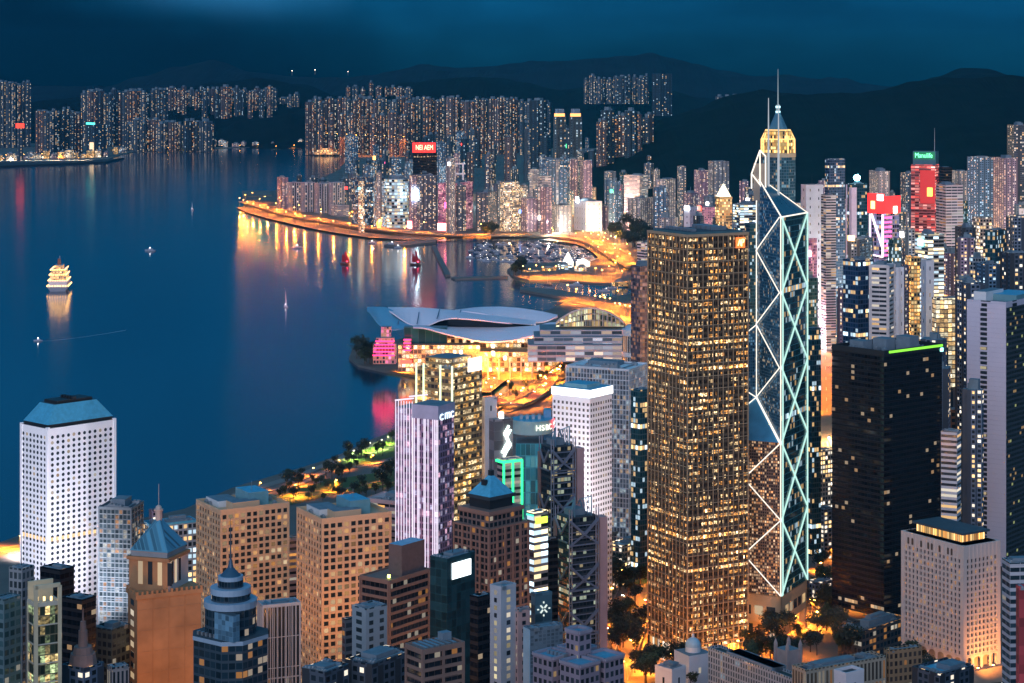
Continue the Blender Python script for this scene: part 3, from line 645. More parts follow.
def V(p, z, ox=0, oy=0): return (p[0]+ox, p[1]+oy, z)
# edges
tube('corner_light', [(V(Nn,k_[5],0,-e), V(Nn,k_[0],0,-e))], TW)
tube('corner_light', [(V(Nn,k_[5],e,2.4), V(Nn,k_[0],e,2.4)), (V(En,k_[5],e,0), V(En,k_[0],e,0))], TG, .5)
tube('corner_light', [(V(O_,167-zo,-.6,-.6), V(O_,316-zo,-.6,-.6))], TW)
tube('corner_light', [(V(Wn,k_[5],0,-e), V(Wn,190-zo,0,-e))], TW)
for q_ in ((V(Nn,k_[0],.4,-.4), V(O_,316-zo,0,-.4)), (V(Nn,k_[0],e,0), V(En,k_[0],e,0)), (V(En,k_[0],0,0), V(O_,316-zo,0,.3))): tube('eaves_light', [q_], TW, .45)
for q_ in ((V(Nn,k_[3],0,-.5), V(O_,167-zo,-.5,-.5)), (V(Wn,k_[3],0,-.5), V(O_,167-zo,-.5,-.5)), (V(Wn,190-zo,-.5,0), V(O_,216-zo,-.5,-.5))): tube('eaves_light', [q_], TW)
for i in range(5):
    za, zb_ = k_[i], k_[i+1]
    tube('cross_brace', [(V(Nn,za,e,0), V(En,zb_,e,0)), (V(En,za,e+.05,0), V(Nn,zb_,e+.05,0))], TG, .55)
    if i < 3:
        zm = (za+zb_)/2; tube('cross_brace', [(V(Nn,za,-.8,-.8), V(O_,zm,-.8,-.8)), (V(O_,zm,-.8,-.8), V(Nn,zb_,-.8,-.8))], TW)
    else:
        tube('cross_brace', [(V(Nn,za,0,-e), V(Wn,zb_,0,-e)), (V(Wn,za,0,-e-.05), V(Nn,zb_,0,-e-.05))], TW)
tube('cross_brace', [(V(O_,167-zo,-.9,-.9), V(Wn,190-zo,-.9,-.9))], TW)
# crown frame and masts
MB().prism([(-2,-2.5),(6,-2.5),(6,5.5),(-2,5.5)], 300-zo, 325-zo, 0, 1).build('crown_block', [mat('crown_cladding', (.30,.25,.2), .5), ROOFD], r)
tube('crown_frame', [((-3,-3.5,318-zo),(3,-3.5,334-zo)), ((3,-3.5,334-zo),(7,-3.5,330-zo)), ((7,-3.5,330-zo),(7,-3.5,306-zo)), ((-3,-3.5,318-zo),(7,-3.5,306-zo)), ((3,-3.5,334-zo),(3,-3.5,312-zo)), ((-3,-3.5,318-zo),(-3,-3.5,308-zo))], TW, .5)
for x, top, off in ((gx(768.5, ly)-lx, 98, 0), (gx(778.5, ly)-lx, 104, 0)):
    X = x*cos(a); Y = x*sin(a)
    mb = MB().beam((X,Y,300-zo), (X,Y,335-zo), .75, n=8); mb.beam((X,Y,335-zo), (X,Y,gz(top,ly)-zo), .62, n=8, r1=.25); mb.build('mast', emit('mast_glow', (.72,.80,.88), .42), r)  # masts given a faint glow of their own, no lamp
PST = mat('podium_stone', (.50,.36,.22), .75, vs=.05)
mb = MB().prism(rect(52, 52), 14, 33, 0, 0)
for sx in (-1, 1):
    for sy in (-1, 1): mb.box(sx*26-(4 if sx > 0 else 0), sx*26+(0 if sx > 0 else 4), sy*26-(4 if sy > 0 else 0), sy*26+(0 if sy > 0 else 4), 0, 33.5)
mb.box(-20, 20, -20, 20, 0, 14); mb.build('podium', PST, r)
PG = window_glass('podium_glass', .35, es=.7)
for k in range(5):
    MB().box(-18+k*8.5, -12+k*8.5, -26.2, -26.03, 19, 25).build('window', PG, r)
    MB().box(26.03, 26.2, -18+k*8.5, -12+k*8.5, 19, 25).build('window', PG, r)
    MB().box(-18+k*8.5, -13+k*8.5, -20.2, -20.03, 2, 11).build('window', PG, r)

# ---- black tower
r, w1, w2, h = tower('black_tower', 'huge black glass tower with a few lit storeys and a green edged roof', 'office tower', 832, 884, 942, 356, 1430, 40, FQ['black'], top=ROOFD, kit=False, shape='x', zb=15)
mb = MB()
n = round(h/4.0)
for i in range(n): mb.box(-w1/2-.12, w1/2+.12, -w2/2-.12, w2/2+.12, i*h/n-.25, i*h/n+.25)
mb.build('spandrels', mat('black_spandrel', (.006,.008,.012), .6, 0, spec=.2), r)
parapet(r, w1, w2, h, DARK, 3.5, .8, e=.2)
MB().box(w1/2+.05, w1/2+.6, -w2*.42, w2/2+.2, h+1.4, h+3.0).build('edge_light', emit('green_edge', (.30,1,.06), .9, True), r)
MB().box(w1/2-.5, w1/2+.8, w2/2-2, w2/2+.5, h-2, h+.5).build('corner_lamp', emit('teal_lamp', (.3,1,.85), 3), r)
rnd = random.Random(4)
for k in range(3):
    x, y = (-.28+.28*k)*w1, (-.2+.15*k)*w2; MB().box(x-6, x+6, y-5, y+5, h, h+6+2*k, 0, 1).build('plant_room', [PLANT, ROOF], r)
for k in range(12):
    x, y = rnd.uniform(-.45,.45)*w1, rnd.uniform(-.46,.46)*w2; q = MB().box(x-1.4, x+1.4, y-1.4, y+1.4, h, h+2.4); q.cyl(x, y, h+2.4, h+3, 1, n=8); q.build('cooling_unit', METAL, r)

# ---- white hotel with arched base
HW = mat('hotel_white', (.66,.55,.50), .65, vs=.05, var=.08)
HG = window_glass('hotel_glass', .13, c1=AMBER, c2=WARM, es=.7, glass=(.06,.065,.075), lo=.25)
D = 1290; w1, w2, lx, ly, rz = solve(904, 963.5, 997.5, D, 45); z0 = gz(671, D); zt = gz(546, D); h = zt-z0
r = thing('hotel_block', 'white hotel block of deep square windows with arches and a lit rooftop pavilion', 'hotel', (lx, ly, z0), rz); REG.append((lx, ly, 35))
hb = 9; MB().prism(rect(w1, w2), hb, h, 0, 1).build('facade', [mat('hotel_reveal', (.14,.12,.12), .7), ROOF], r)
n1, n2, fr = 15, 8, 17; hw = h-8
panes(r, w1, w2, hb, hw, n1, n2, fr, w1*.96/n1*.62, (hw-hb)/fr*.58, HG, out=.1, i1=.96, i2=.92)
mb = MB(); dz = (hw-hb)/fr
for i in range(fr+1):
    z = hb+i*dz; mb.box(-w1/2-.9, w1/2+.9, -w2/2-.9, w2/2+.9, z-.62, z+.62)
mb.box(-w1/2-.95, w1/2+.95, -w2/2-.95, w2/2+.95, hw, h)
for k in range(n1+1):
    x = -w1*.48+k*w1*.96/n1
    for s in (-1, 1): mb.box(x-.58, x+.58, s*w2/2-1.25, s*w2/2+1.25, hb, h-.5)
for k in range(n2+1):
    y = -w2*.46+k*w2*.92/n2
    for s in (-1, 1): mb.box(s*w1/2-1.25, s*w1/2+1.25, y-.58, y+.58, hb, h-.5)
for sx in (-1, 1):
    for sy in (-1, 1): mb.box(sx*(w1/2+1.3)-(2.6 if sx > 0 else 0), sx*(w1/2+1.3)+(0 if sx > 0 else 2.6), sy*(w2/2+1.3)-(2.6 if sy > 0 else 0), sy*(w2/2+1.3)+(0 if sy > 0 else 2.6), 0, h+.05)
mb.build('facade_grid', HW, r)
ARM = mat('arch_shade_tone', (.10,.07,.05), .8)  # flat dark faces: the arches' shade put into their colour
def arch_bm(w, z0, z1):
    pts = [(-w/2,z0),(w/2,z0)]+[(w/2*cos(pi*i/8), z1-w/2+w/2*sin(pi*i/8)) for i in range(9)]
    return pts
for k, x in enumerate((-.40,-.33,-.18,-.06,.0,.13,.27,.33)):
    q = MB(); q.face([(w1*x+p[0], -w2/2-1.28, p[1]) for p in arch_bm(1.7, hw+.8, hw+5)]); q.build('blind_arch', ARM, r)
mb = MB().box(-w1/2+2, w1/2-2, -w2/2+2, w2/2-2, -14, hb); mb.box(-w1/2-4, w1/2+4, -w2/2-4, w2/2+4, -14, -.1); mb.build('undercroft', mat('undercroft_stone', (.4,.3,.22), .8), r)
mb = MB()
def arcade(mb, w, n, place):
    st = w/n
    for k in range(n):
        x0 = -w/2+k*st
        # spandrel over the arch: quads from arch curve up to the top
        for i in range(8):
            a0, a1 = pi*i/8, pi*(i+1)/8; rr = st*.36; c = x0+st/2
            p0, p1 = (c-rr*cos(a0), hb-3.2-.0+rr*sin(a0)*.7), (c-rr*cos(a1), hb-3.2+rr*sin(a1)*.7)
            mb.face([place(p0[0],p0[1]), place(p1[0],p1[1]), place(p1[0],hb), place(p0[0],hb)])
        for s in (x0, x0+st*.86): mb.face([place(s,0), place(s+st*.14,0), place(s+st*.14,hb), place(s,hb)])
arcade(mb, w1, 7, lambda u, z: (u, -w2/2-.9, z)); arcade(mb, w2, 4, lambda u, z: (w1/2+.9, u, z))
arcade(mb, w1, 7, lambda u, z: (-u, w2/2+.9, z)); arcade(mb, w2, 4, lambda u, z: (-w1/2-.9, -u, z))
mb.build('arcade', HW, r)
MB().box(-w1*.40, w1*.36, -w2*.30, w2*.38, h, h+5, 0, 1).build('rooftop_pavilion', [facade('pavilion_glass', (.3,.2,.1), cw=1.8, fh=5, fx=.2, fz=.12, lit=1, c1=AMBER, c2=(1,.6,.22), es=.9, cluster=0), ROOFD], r)
MB().box(-w1*.44, w1*.41, -w2*.36, w2*.44, h+5, h+6.3).build('pavilion_roof', mat('pavilion_roof', (.05,.08,.10), .6), r)
mb = MB()
for k in range(22): mb.box(-w1*.46+k*w1*.9/21-.1, -w1*.46+k*w1*.9/21+.1, -w2*.44-.1, -w2*.44+.1, h, h+1.3)
mb.box(-w1*.46, w1*.44, -w2*.44-.12, -w2*.44+.12, h+1.2, h+1.4); mb.build('terrace_rail', DARK, r)

# ---- white bank tower with the glowing crown
BW = mat('bank_white', (.90,.86,.90), .6, vs=.05, var=.05); BG = window_glass('bank_glass', .08, es=.8, glass=(.10,.085,.09))
D = 1470; w1, w2, lx, ly, rz = solve(552.5, 590, 612, D, 34); z0 = 4; h = gz(398, D)-z0
r = thing('bank_tower', 'pinkish white tower of small square windows with a glowing white crown', 'office tower', (lx, ly, z0), rz); REG.append((lx, ly, 30))
MB().prism(rect(w1, w2), 0, h, 0, 1).build('facade', [BW, ROOF], r)
fr = round((h-6)/4.0); panes(r, w1, w2, 4, h-3, spans(w1, 3.4), spans(w2, 3.0), fr, 1.7, 2.0, BG)
MB().box(-w1/2-.5, w1/2+.5, -w2/2-.5, w2/2+.5, h, h+5.5, 0, 1).build('glowing_crown', [emit('crown_light', (.92,.96,1), 2.2, True), COPPER], r)
MB().box(-w1*.3, w1*.3, -w2*.3, w2*.3, h+5.5, h+8, 0, 1).build('plant_room', [mat('plant_teal', (.25,.5,.55), .5), COPPER], r)
mb = MB().beam((w1*.1,0,h+8), (w1*.1,0,h+16), .15, n=5); mb.build('antenna', METAL, r)
# ---- truss tower: two slabs hung from steel coathangers
HSM = mat('truss_steel', (.26,.28,.36), .45, .4, var=.1); HSG = facade('truss_tower_glass', (.035,.045,.055), (.015,.025,.035), cw=2.4, fh=3.9, fx=.12, fz=.4, lit=.26, c1=(1,.8,.45), c2=(.85,1,.75), es=.7, cluster=.8)
HSL = mat('truss_service_core', (.33,.22,.20), .5, .2, vs=.1)
def truss_block(root, w1, w2, h, nmod, top=True):
    MB().prism(rect(w1, w2), 0, h, 0, 1, 2.4, 3.9).build('glazing', [HSG, ROOFD], root)
    mb = MB()
    for x in (-w1/2-1.2, w1/2+1.2):
        for y in (-w2/2+.5, w2/2-.5):
            for d in (-.9, .9): mb.beam((x, y+d, 0), (x, y+d, h+5), .38, n=6)
            for k in range(int(h/6)): mb.beam((x, y-.9, k*6+2), (x, y+.9, k*6+2), .3)
    mb.build('mast_columns', HSM, root)
    for i in range(nmod):
        z = h-2-i*(h-8)/nmod; mb = MB(); dz = 13
        for x in (w1/2+1.5,):
            for s in (-1, 1): mb.beam((x, s*w2/2, z), (x, 0, z-9), .75); mb.beam((x, s*w2*.5, z-15), (x, 0, z-9), .5)
            mb.beam((x, -w2/2, z-15), (x, w2/2, z-15), .4)
        for y in (-w2/2-1.4,):
            for s in (-1, 1): mb.beam((s*w1/2, y, z), (0, y, z-9), .5)
            mb.beam((-w1/2, y, z-dz), (w1/2, y, z-dz), .4)
        mb.build('suspension_truss', HSM, root)
    mb = MB()
    for k in range(int(h/3.9)): mb.box(w1/2+.02, w1/2+.5, -w2/2, w2/2, k*3.9, k*3.9+.5)
    mb.build('sun_shades', HSM, root)
    MB().box(-w1/2-3, -w1/2-.2, -w2*.55, -w2*.1, 0, h*.96).build('service_stack', HSL, root)
    MB().box(w1*.0, w1*.5, w2/2+2.2, w2/2+7.5, 0, h*.98).build('stair_tower', mat('stair_tower_pink', (.48,.30,.30), .6, vs=.1), root)
    if top:
        mb = MB()
        for s in (-1, 1):
            mb.beam((0, s*w2*.25, h), (0, s*w2*.1, h+9), .4); mb.beam((0, s*w2*.1, h+9), (w1*.5, s*w2*.3, h+12), .35); mb.beam((0, s*w2*.1, h+9), (-w1*.4, s*w2*.2, h+5), .35)
            mb.beam((w1*.5, s*w2*.3, h+12), (w1*.5, s*w2*.3, h), .3)
            for k in range(4): mb.beam((k*w1*.12, s*w2*(.1+.05*k), h+9+k*.7), (k*w1*.12, s*w2*(.25+.02*k), h), .22)
        mb.build('roof_crane', mat('crane_blue', (.16,.30,.42), .45, .3), root)
        MB().box(-w1*.4, w1*.2, -w2*.3, w2*.2, h, h+4, 0, 1).build('plant_room', [PLANT, ROOF], root)
D = 1285; w1, w2, lx, ly, rz = solve(557, 569, 597, D, 60); z0 = 22; h = gz(518, D)-z0
r = thing('truss_tower', 'dark glass bank headquarters hung from exposed steel trusses in two slabs of unequal height', 'office tower', (lx, ly, z0), rz); REG.append((lx, ly, 30))
lo = thing('near_slab', None, None); lo.parent = r; truss_block(lo, w1, w2, h, 3)
v1, v2, vx, vy, vrz = solve(541, 551, 574, 1340, 60)
dx, dy = vx-lx, vy-ly; hi = thing('far_slab', None, None, (dx*cos(-rz)-dy*sin(-rz), dx*sin(-rz)+dy*cos(-rz), 0), 0); hi.parent = r
truss_block(hi, v1, v2, gz(447, 1340)-z0, 4); REG.append((vx, vy, 25))

# ---- convention hall by the water
r = thing('convention_hall', 'convention hall with a sweeping white winged roof over gold lit glass, on the harbour peninsula', 'convention centre', (gx(470,2720), 2720, 3))
rx, ry, rz0 = r.location
def lp(px, py, D): p = at(px, py, D); return (p.x-rx, p.y-ry, p.z-rz0)
WING = mat('wing_roof_white', (.93,.80,.88), .4, vs=.02, var=.06); WINGB = mat('wing_roof_blue', (.10,.34,.52), .4, vs=.02, var=.1); UND = mat('wing_underside', (.02,.05,.08), .5)
def interp(prof, x):
    for (a, ya), (b, yb) in zip(prof, prof[1:]):
        if a <= x <= b: k = (x-a)/(b-a); return ya+(yb-ya)*k
    return prof[-1][1]
def smooth(prof, x, d=5): return sum(interp(prof, min(max(x+k*d/3, prof[0][0]), prof[-1][0])) for k in range(-3, 4))/7
def wing(name, top, bot, x0, x1, Db, Df, bulge, m, under=None, th=1.6, n=26, ns=8):
    rows = []
    for i in range(n+1):
        x = x0+(x1-x0)*i/n; yt, yb = smooth(top, x), smooth(bot, x); row = []
        pinch = sin(pi*min(1, max(0, i/n)))**.5
        for j in range(ns+1):
            t = j/ns; dm = (Db+Df)/2; D = dm+((Db-dm)*(1-t)+(Df-dm)*t)*(.25+.75*pinch)
            p = lp(x, yt+(yb-yt)*t, D); row.append((p[0], p[1], p[2]+bulge*sin(pi*t)*pinch*.3))
        rows.append(row)
    mb = MB().sheet([list(reversed(q)) for q in rows], 0)
    und = [[(p[0], p[1], p[2]-th) for p in q] for q in rows]; mb.sheet(und, 1)
    for q, u in ((rows[0], und[0]), (rows[-1], und[-1])): mb.sheet([q, u], 0)
    mb.sheet([[q[-1] for q in rows], [q[-1] for q in und]], 0); mb.sheet([[q[0] for q in rows], [q[0] for q in und]], 0)
    return mb.build(name, [m, under or UND], r, smooth=False)
wing('upper_wing', [(388,307),(420,307.3),(461,310.5),(500,315.5),(536,321)], [(388,309),(398,317),(412,325.5),(427,326),(440,319.5),(453,317.5),(478,319.5),(500,322),(536,325)], 388, 536, 2760, 2690, 2, WING)
wing('wing_tip', [(367,306.8),(388,307),(398,314),(408,321),(413,325)], [(367,307.4),(373,317),(380,326),(391,330),(404,328),(413,326)], 367, 413, 2720, 2680, 1, WINGB)
wing('lower_wing', [(413,326),(427,326),(460,327),(500,327.5),(536,325.5),(553,321.5),(561.5,323)], [(413,327),(425,327.6),(443,333),(469,339),(485,342),(500,341.5),(513,340),(530,336.5),(548,330),(561.5,324)], 413, 561, 2700, 2640, 2, WING)
wing('top_shell', [(455,309.8),(477,307),(500,306.4),(521,308),(546,312),(557.5,315)], [(455,310.2),(477,312.5),(500,317),(521,321),(530,322.5),(546.5,321.5),(557.5,315.6)], 455, 557.5, 2790, 2745, 3, WING)
mb = MB(); pts = [(427,326.4),(434,322),(444,319),(453,318),(478,320),(500,322.6),(536,325.4)]
rows = [[lp(x, y, 2697) for x, y in pts], [lp(x, 327.2, 2700) for x, y in pts]]; mb.sheet(rows); mb.build('clerestory_glass', mat('clerestory_dark_glass', (.006,.012,.02), .2), r)
mb = MB()
for x in (401, 420, 440, 461): mb.beam(lp(x, interp([(388,307),(420,307.3),(461,310.5)], x)-.3, 2762), lp(x-3, 324 if x < 430 else 318.5, 2690), .55)
mb.build('roof_ribs', mat('rib_dark', (.10,.16,.24), .5), r)
HALL = facade('hall_gold_glass', (.55,.36,.18), (.12,.08,.05), cw=5, fh=6, fx=.16, fz=.22, lit=.72, c1=(1,.50,.15), c2=(1,.76,.46), es=1.6, cluster=.25, spark=.9)
HALLT = facade('hall_teal_glass', (.05,.14,.16), (.012,.07,.08), cw=9, fh=30, fx=.05, fz=.02, lit=.0, es=0)
def slabx(name, x0, x1, y0, y1, D, dep, mats, cw=5, fh=6):
    z1, z0 = gz(y0, D)-rz0, max(0, gz(y1, D)-rz0); X0, X1 = gx(x0, D)-rx, gx(x1, D)-rx
    return MB().prism([(X0, D-ry), (X1, D-ry), (X1, D-ry+dep), (X0, D-ry+dep)], z0, z1, 0, 1, cw, fh).build(name, mats, r)
slabx('glass_hall', 404, 447, 327.4, 346, 2672, 20, [HALLT, ROOF], 9, 30)
slabx('lit_concourse', 447, 560, 334, 366, 2676, 60, [HALL, ROOF])
slabx('lit_podium', 398, 480, 345, 372, 2655, 70, [HALL, PAVE])
slabx('lit_podium', 480, 545, 352, 372, 2640, 70, [HALL, PAVE])
MAG = emit('magenta_led', (1,.02,.14), 3.6, True)
for x0, x1, y0 in ((381,391,327), (376,394,338), (373,396,344), (404,411,339)):
    slabx('end_pavilion', x0, x1, y0, 364, 2668-(y0-327)*.6, 12, [facade('pavilion_pale', (.5,.34,.3), cw=4, fh=5, fx=.25, fz=.3, lit=.6, c1=(1,.4,.25), c2=(1,.2,.4), es=1.0), ROOF])
mb = MB()
for y in (341, 344.5, 348, 351.5, 355): 
    a, b = lp(375.5-(y-341)*.2, y, 2650), lp(394.5, y, 2650); mb.box(a[0], b[0], a[1]-.4, a[1]+.4, a[2]-1.1, a[2]+.4)
for y in (339.5, 343, 346.5, 350):
    a, b = lp(403.5, y, 2651), lp(411, y, 2651); mb.box(a[0], b[0], a[1]-.4, a[1]+.4, a[2]-1.1, a[2]+.4)
mb.build('light_panels', MAG, r)
mb = MB(); a, b = lp(400, 360, 2645), lp(412, 364, 2645); mb.box(a[0], b[0], a[1]-.4, a[1]+.4, b[2], a[2]); mb.build('red_banner', emit('red_led', (1,.06,.04), 3, True), r)
for x, y in ((493,346),(493,353),(461,352),(447,362),(505,358),(533,351)):
    p = lp(x, y, 2632); MB().cyl(p[0], p[1], p[2]-2.2, p[2]+2.2, 2.0, n=10).build('lamp', emit('plaza_lamp', (1,.80,.52), 6, True), r)
mb = MB()
for k in range(9):
    p = lp(455+k*11, 367, 2634); mb.beam((p[0],p[1],0), (p[0],p[1],26), .9, n=8)
mb.build('columns', mat('pale_column', (.7,.6,.5), .5), r)
REG.append((rx, ry, 120))
# older hall beside it, with an arched glass roof
r2 = thing('exhibition_hall', 'long exhibition hall of pale bands under an arched roof, right of the winged roof', 'exhibition hall', (gx(585,2560), 2560, 3)); rx, ry, rz0 = r2.location
r = r2
BNDH = facade('exhibition_bands', (.50,.44,.50), (.10,.13,.16), cw=12, fh=6.5, fx=.03, fz=.42, lit=.6, c1=(1,.7,.5), c2=(.85,.85,1), es=.75)
for i, (x0, x1, y0, dd) in enumerate(((528,622,345,0),(534,622,337,14),(540,622,330,28))): slabx('terrace_storeys', x0, x1, y0, 362, 2560+dd, 60, [BNDH, ROOF], 12, 6.5)
pts = []; mb = MB(); rows = []
for i in range(17):
    k = i/16; x = 556+68*k; y = 323-15*sin(pi*k)**.8; rows.append([lp(x, y, 2600), lp(x, y, 2680)])
mb.sheet(rows); mb.sheet([[(p[0],p[1],p[2]-1.2) for p in q] for q in rows]); mb.build('arched_roof', mat('arch_roof_blue', (.14,.22,.30), .5), r)
mb = MB()
for q0, q1 in zip(rows, rows[1:]): mb.beam((q0[0][0],q0[0][1]-1,q0[0][2]), (q1[0][0],q1[0][1]-1,q1[0][2]), 1.0)
for q in rows[1:-1:1]: mb.beam((q[0][0],q[0][1]-.6,q[0][2]), (q[0][0],q[0][1]-.6,lp(590,326,2600)[2]), .45)
mb.build('arch_ribs', mat('arch_rib', (.5,.45,.45), .5), r)
mb = MB()
for q0, q1 in zip(rows, rows[1:]): mb.face([(q0[0][0],q0[0][1]+1,lp(590,327,2600)[2]),(q1[0][0],q1[0][1]+1,lp(590,327,2600)[2]),(q1[0][0],q1[0][1]+1,q1[0][2]-1),(q0[0][0],q0[0][1]+1,q0[0][2]-1)], 0, [(q0[0][0],0),(q1[0][0],0),(q1[0][0],q1[0][2]-q0[0][2]+14),(q0[0][0],14)])
mb.build('arch_glazing', facade('arch_glass', (.4,.3,.2), (.05,.08,.06), cw=5, fh=5, fx=.2, fz=.25, lit=.7, c1=(1,.62,.22), c2=(.9,.9,.55), es=1.0), r)
REG.append((rx, ry, 90))
# round corner pavilion
D = 2400; x0 = gx(635, D)
r = thing('round_pavilion', 'white round corner pavilion ringed with tall windows beside the exhibition hall', 'pavilion', (x0, D+14, 3)); REG.append((x0, D+14, 22))
R_ = 12.5*D/F; z1 = gz(334, D)-3
MB().cyl(0, 0, 0, z1, R_*.92, n=28, mi=0, top=1, cw=4.4, fh=40).build('glazing', [facade('pavilion_tall_glass', (.75,.72,.72), (.05,.06,.06), cw=4.4, fh=40, fx=.3, fz=.08, lit=.4, c1=AMBER, c2=(.6,.8,.6), es=.45), ROOF], r)
MB().cyl(0, 0, z1-3, z1+4, R_, n=28).build('upper_ring', WHITEP, r); MB().cyl(0, 0, z1-27, z1-22, R_, n=28).build('lower_ring', WHITEP, r)
MB().dome(0, 0, z1+4, R_*.8, 7, 24, 4).build('dome_roof', mat('pavilion_dome', (.45,.6,.7), .4), r)

# ---- tower with the stepped golden crown and spire in the distance
GC = facade('crown_tower_glass', (.05,.12,.16), (.02,.07,.10), cw=3, fh=4, fx=.2, fz=.2, lit=.16, c1=(.5,.85,1), c2=(1,.7,.35), es=.7)
D = 2770; w1, w2, lx, ly, rz = solve(757, 785, 799, D, 32); z0 = 4; zz = lambda y: gz(y, D+20)-z0
r = thing('spire_skyscraper', 'distant skyscraper with a gold lit crown, pyramid roof and tall spire', 'skyscraper', (lx, ly, z0), rz); REG.append((lx, ly, 35))
a, b = w1/2, w2/2; c = 9
oc = [(-a+c,-b),(a-c,-b),(a,-b+c),(a,b-c),(a-c,b),(-a+c,b),(-a,b-c),(-a,-b+c)]
MB().prism(oc, 0, zz(157), 0, 1, 3, 4).build('facade', [GC, ROOFD], r)
MB().prism([(x*1.03, y*1.03) for x, y in oc], zz(157), zz(153), 0, 1).build('crown_ledge', [mat('crown_ledge', (.5,.4,.25), .5), ROOFD], r)
GB = facade('golden_crown_glass', (.5,.33,.10), cw=2.5, fh=4.5, fx=.12, fz=.25, lit=.85, c1=(1,.5,.12), c2=(1,.68,.25), es=1.15, cluster=.2)
MB().prism([(x*.92, y*.92) for x, y in oc], zz(153), zz(139), 0, 1, 2.5, 4.5).build('crown', [GB, ROOFD], r)
MB().prism([(x*.80, y*.80) for x, y in oc], zz(139), zz(131), 0, 1, 2.5, 4.5).build('upper_crown', [GB, ROOFD], r)
mb = MB()
for i in range(8):
    p, q = oc[i], oc[(i+1) % 8]
    mb.beam((p[0]*.95,p[1]*.95,zz(153)), (p[0]*.95,p[1]*.95,zz(139)), .8); mb.beam((p[0]*.95,p[1]*.95,zz(139)), (q[0]*.95,q[1]*.95,zz(139)), .7); mb.beam((p[0]*.95,p[1]*.95,zz(139)), (p[0]*.7,p[1]*.7,zz(130)), .6)
    mb.beam((p[0]*.7,p[1]*.7,zz(130)), (q[0]*.7,q[1]*.7,zz(130)), .6)
mb.build('crown_frame', emit('crown_gold_tube', (1,.55,.18), 1.5, True), r)
MB().prism([(x*.6, y*.6) for x, y in oc], zz(131), zz(110), 0, 0, pts1=[(x*.07, y*.07) for x, y in oc]).build('pyramid_roof', mat('spire_roof_blue', (.07,.20,.28), .4), r)
mb = MB().cyl(0, 0, zz(117), zz(105), 2.6, n=10)
mb.beam((0,0,zz(107)), (0,0,zz(90)), .9, n=8, r1=.6); mb.beam((0,0,zz(90)), (0,0,zz(69)), .6, n=8, r1=.25); mb.build('spire', emit('spire_glow', (.6,.8,.9), .30), r)  # spire's paleness put in as a faint glow
for y in (118, 113, 108): MB().cyl(0, 0, zz(y), zz(y-2), 3.2, n=10).build('lamp', emit('spire_lamp', (.5,.9,1), 1.5), r)
# ---- golden roofed tower
D = 3000; w1, w2, lx, ly, rz = solve(715, 720, 732, D, 66); z0 = 4; h = gz(199, D)-z0
r = thing('golden_tower', 'small golden lit tower with a glowing white pyramid roof left of the faceted tower', 'office tower', (lx, ly, z0), rz); REG.append((lx, ly, 18))
MB().prism(rect(w1, w2), 0, h, 0, 1, 3.2, 4).build('facade', [FQ['gold'], ROOF], r)
MB().prism(rect(w1, w2, .4), h, h+3, 0, 0).build('cornice', mat('gold_stone', (.6,.4,.15), .5), r)
MB().prism(rect(w1*.9, w2*.9), h+3, gz(184, D)-z0, 0, 0, pts1=rect(1, 1)).build('pyramid_roof', emit('pyramid_glow', (1,.86,.62), 1.6), r)
# ------------------------------------------------------------------ other near buildings (each its own call)
B = 'office tower'
def F_(m, **k): d = dict(m=m); d.update(k); return d
BRG = mat('brown_bands', (.24,.15,.12), .65, vs=.1); GREYC = mat('grey_cladding', (.30,.36,.42), .6, vs=.08); PINKC = mat('pink_cladding', (.66,.42,.40), .6, vs=.06); CREAM = mat('cream_cladding', (.50,.42,.38), .65, vs=.08)
BRNB = facade('brown_band_glass', (.13,.09,.08), (.012,.016,.022), cw=3, fh=4, fx=.05, fz=.1, lit=.10, c1=AMBER, es=.6, cluster=.9)
GRID = facade('glass_mesh_block', (.22,.26,.28), (.04,.06,.07), cw=2.6, fh=3, fx=.16, fz=.2, lit=.30, c1=AMBER, c2=WHITE, es=.55, cluster=1.0, spark=.5)
tower('glass_block', 'glass mesh block with amber lit side, right up against the porthole tower', B, 99, 131, 143, 510, 1290, 20, GRID, top=ROOFD, roof=3, frame=F_(mat('mesh_frame', (.18,.22,.25), .5, .3), cw=5.2, fh=6, pw=.35, pd=.4, st=.35, sd=.35))
tower('low_office', 'low long building with bright blue roof behind the blue pyramid roof', B, 143, 150, 197, 527, 1310, 72, FQ['office'], top=COPPER, roof=4, par=COPPER)
tower('low_office', 'small pinkish rooftop block right behind the lantern of the pyramid roof', B, 149, 152, 163, 512, 1400, 60, FQ['res_pink'], roof=1)
r_, *_q = tower('lit_office', 'narrow office of lit green glass storeys with cream side walls and a roof terrace', B, 28, 35, 60, 607, 900, 72, facade('terrace_office_glass', (.20,.17,.10), (.03,.045,.03), cw=2.2, fh=4.2, fx=.06, fz=.12, lit=.55, c1=(1,.72,.30), c2=(.55,.7,.35), es=.42, cluster=1.0, spark=1.0), kit=False, zb=0, frame=F_(mat('pale_metal_frame', (.55,.52,.42), .5), cw=26, fh=8.4, pw=1.0, pd=.5, st=.5, sd=.3))
w1, w2, h = _q
mb = MB().box(-w1/2-.6, -w1/2+.4, -w2/2, w2/2, 0, h+9); mb.box(w1/2-.4, w1/2+.6, -w2/2-.5, -w2/2+1.2, 0, h+9); mb.box(w1/2-.4, w1/2+.6, w2/2-1, w2/2+.6, 0, h+8); mb.box(w1/2-.4, w1/2+.6, -w2/2, w2/2, h+7.5, h+9.2)
mb.build('terrace_screen', mat('cream_screen', (.62,.54,.36), .6), r_)
for k in range(3): MB().cyl(w1*.1+k*1.0, -w2*.3+k*w2*.25, h+1.5, h+3.2, .5, n=8).build('lamp', emit('terrace_lamp', (1,.65,.25), 2.5, True), r_)
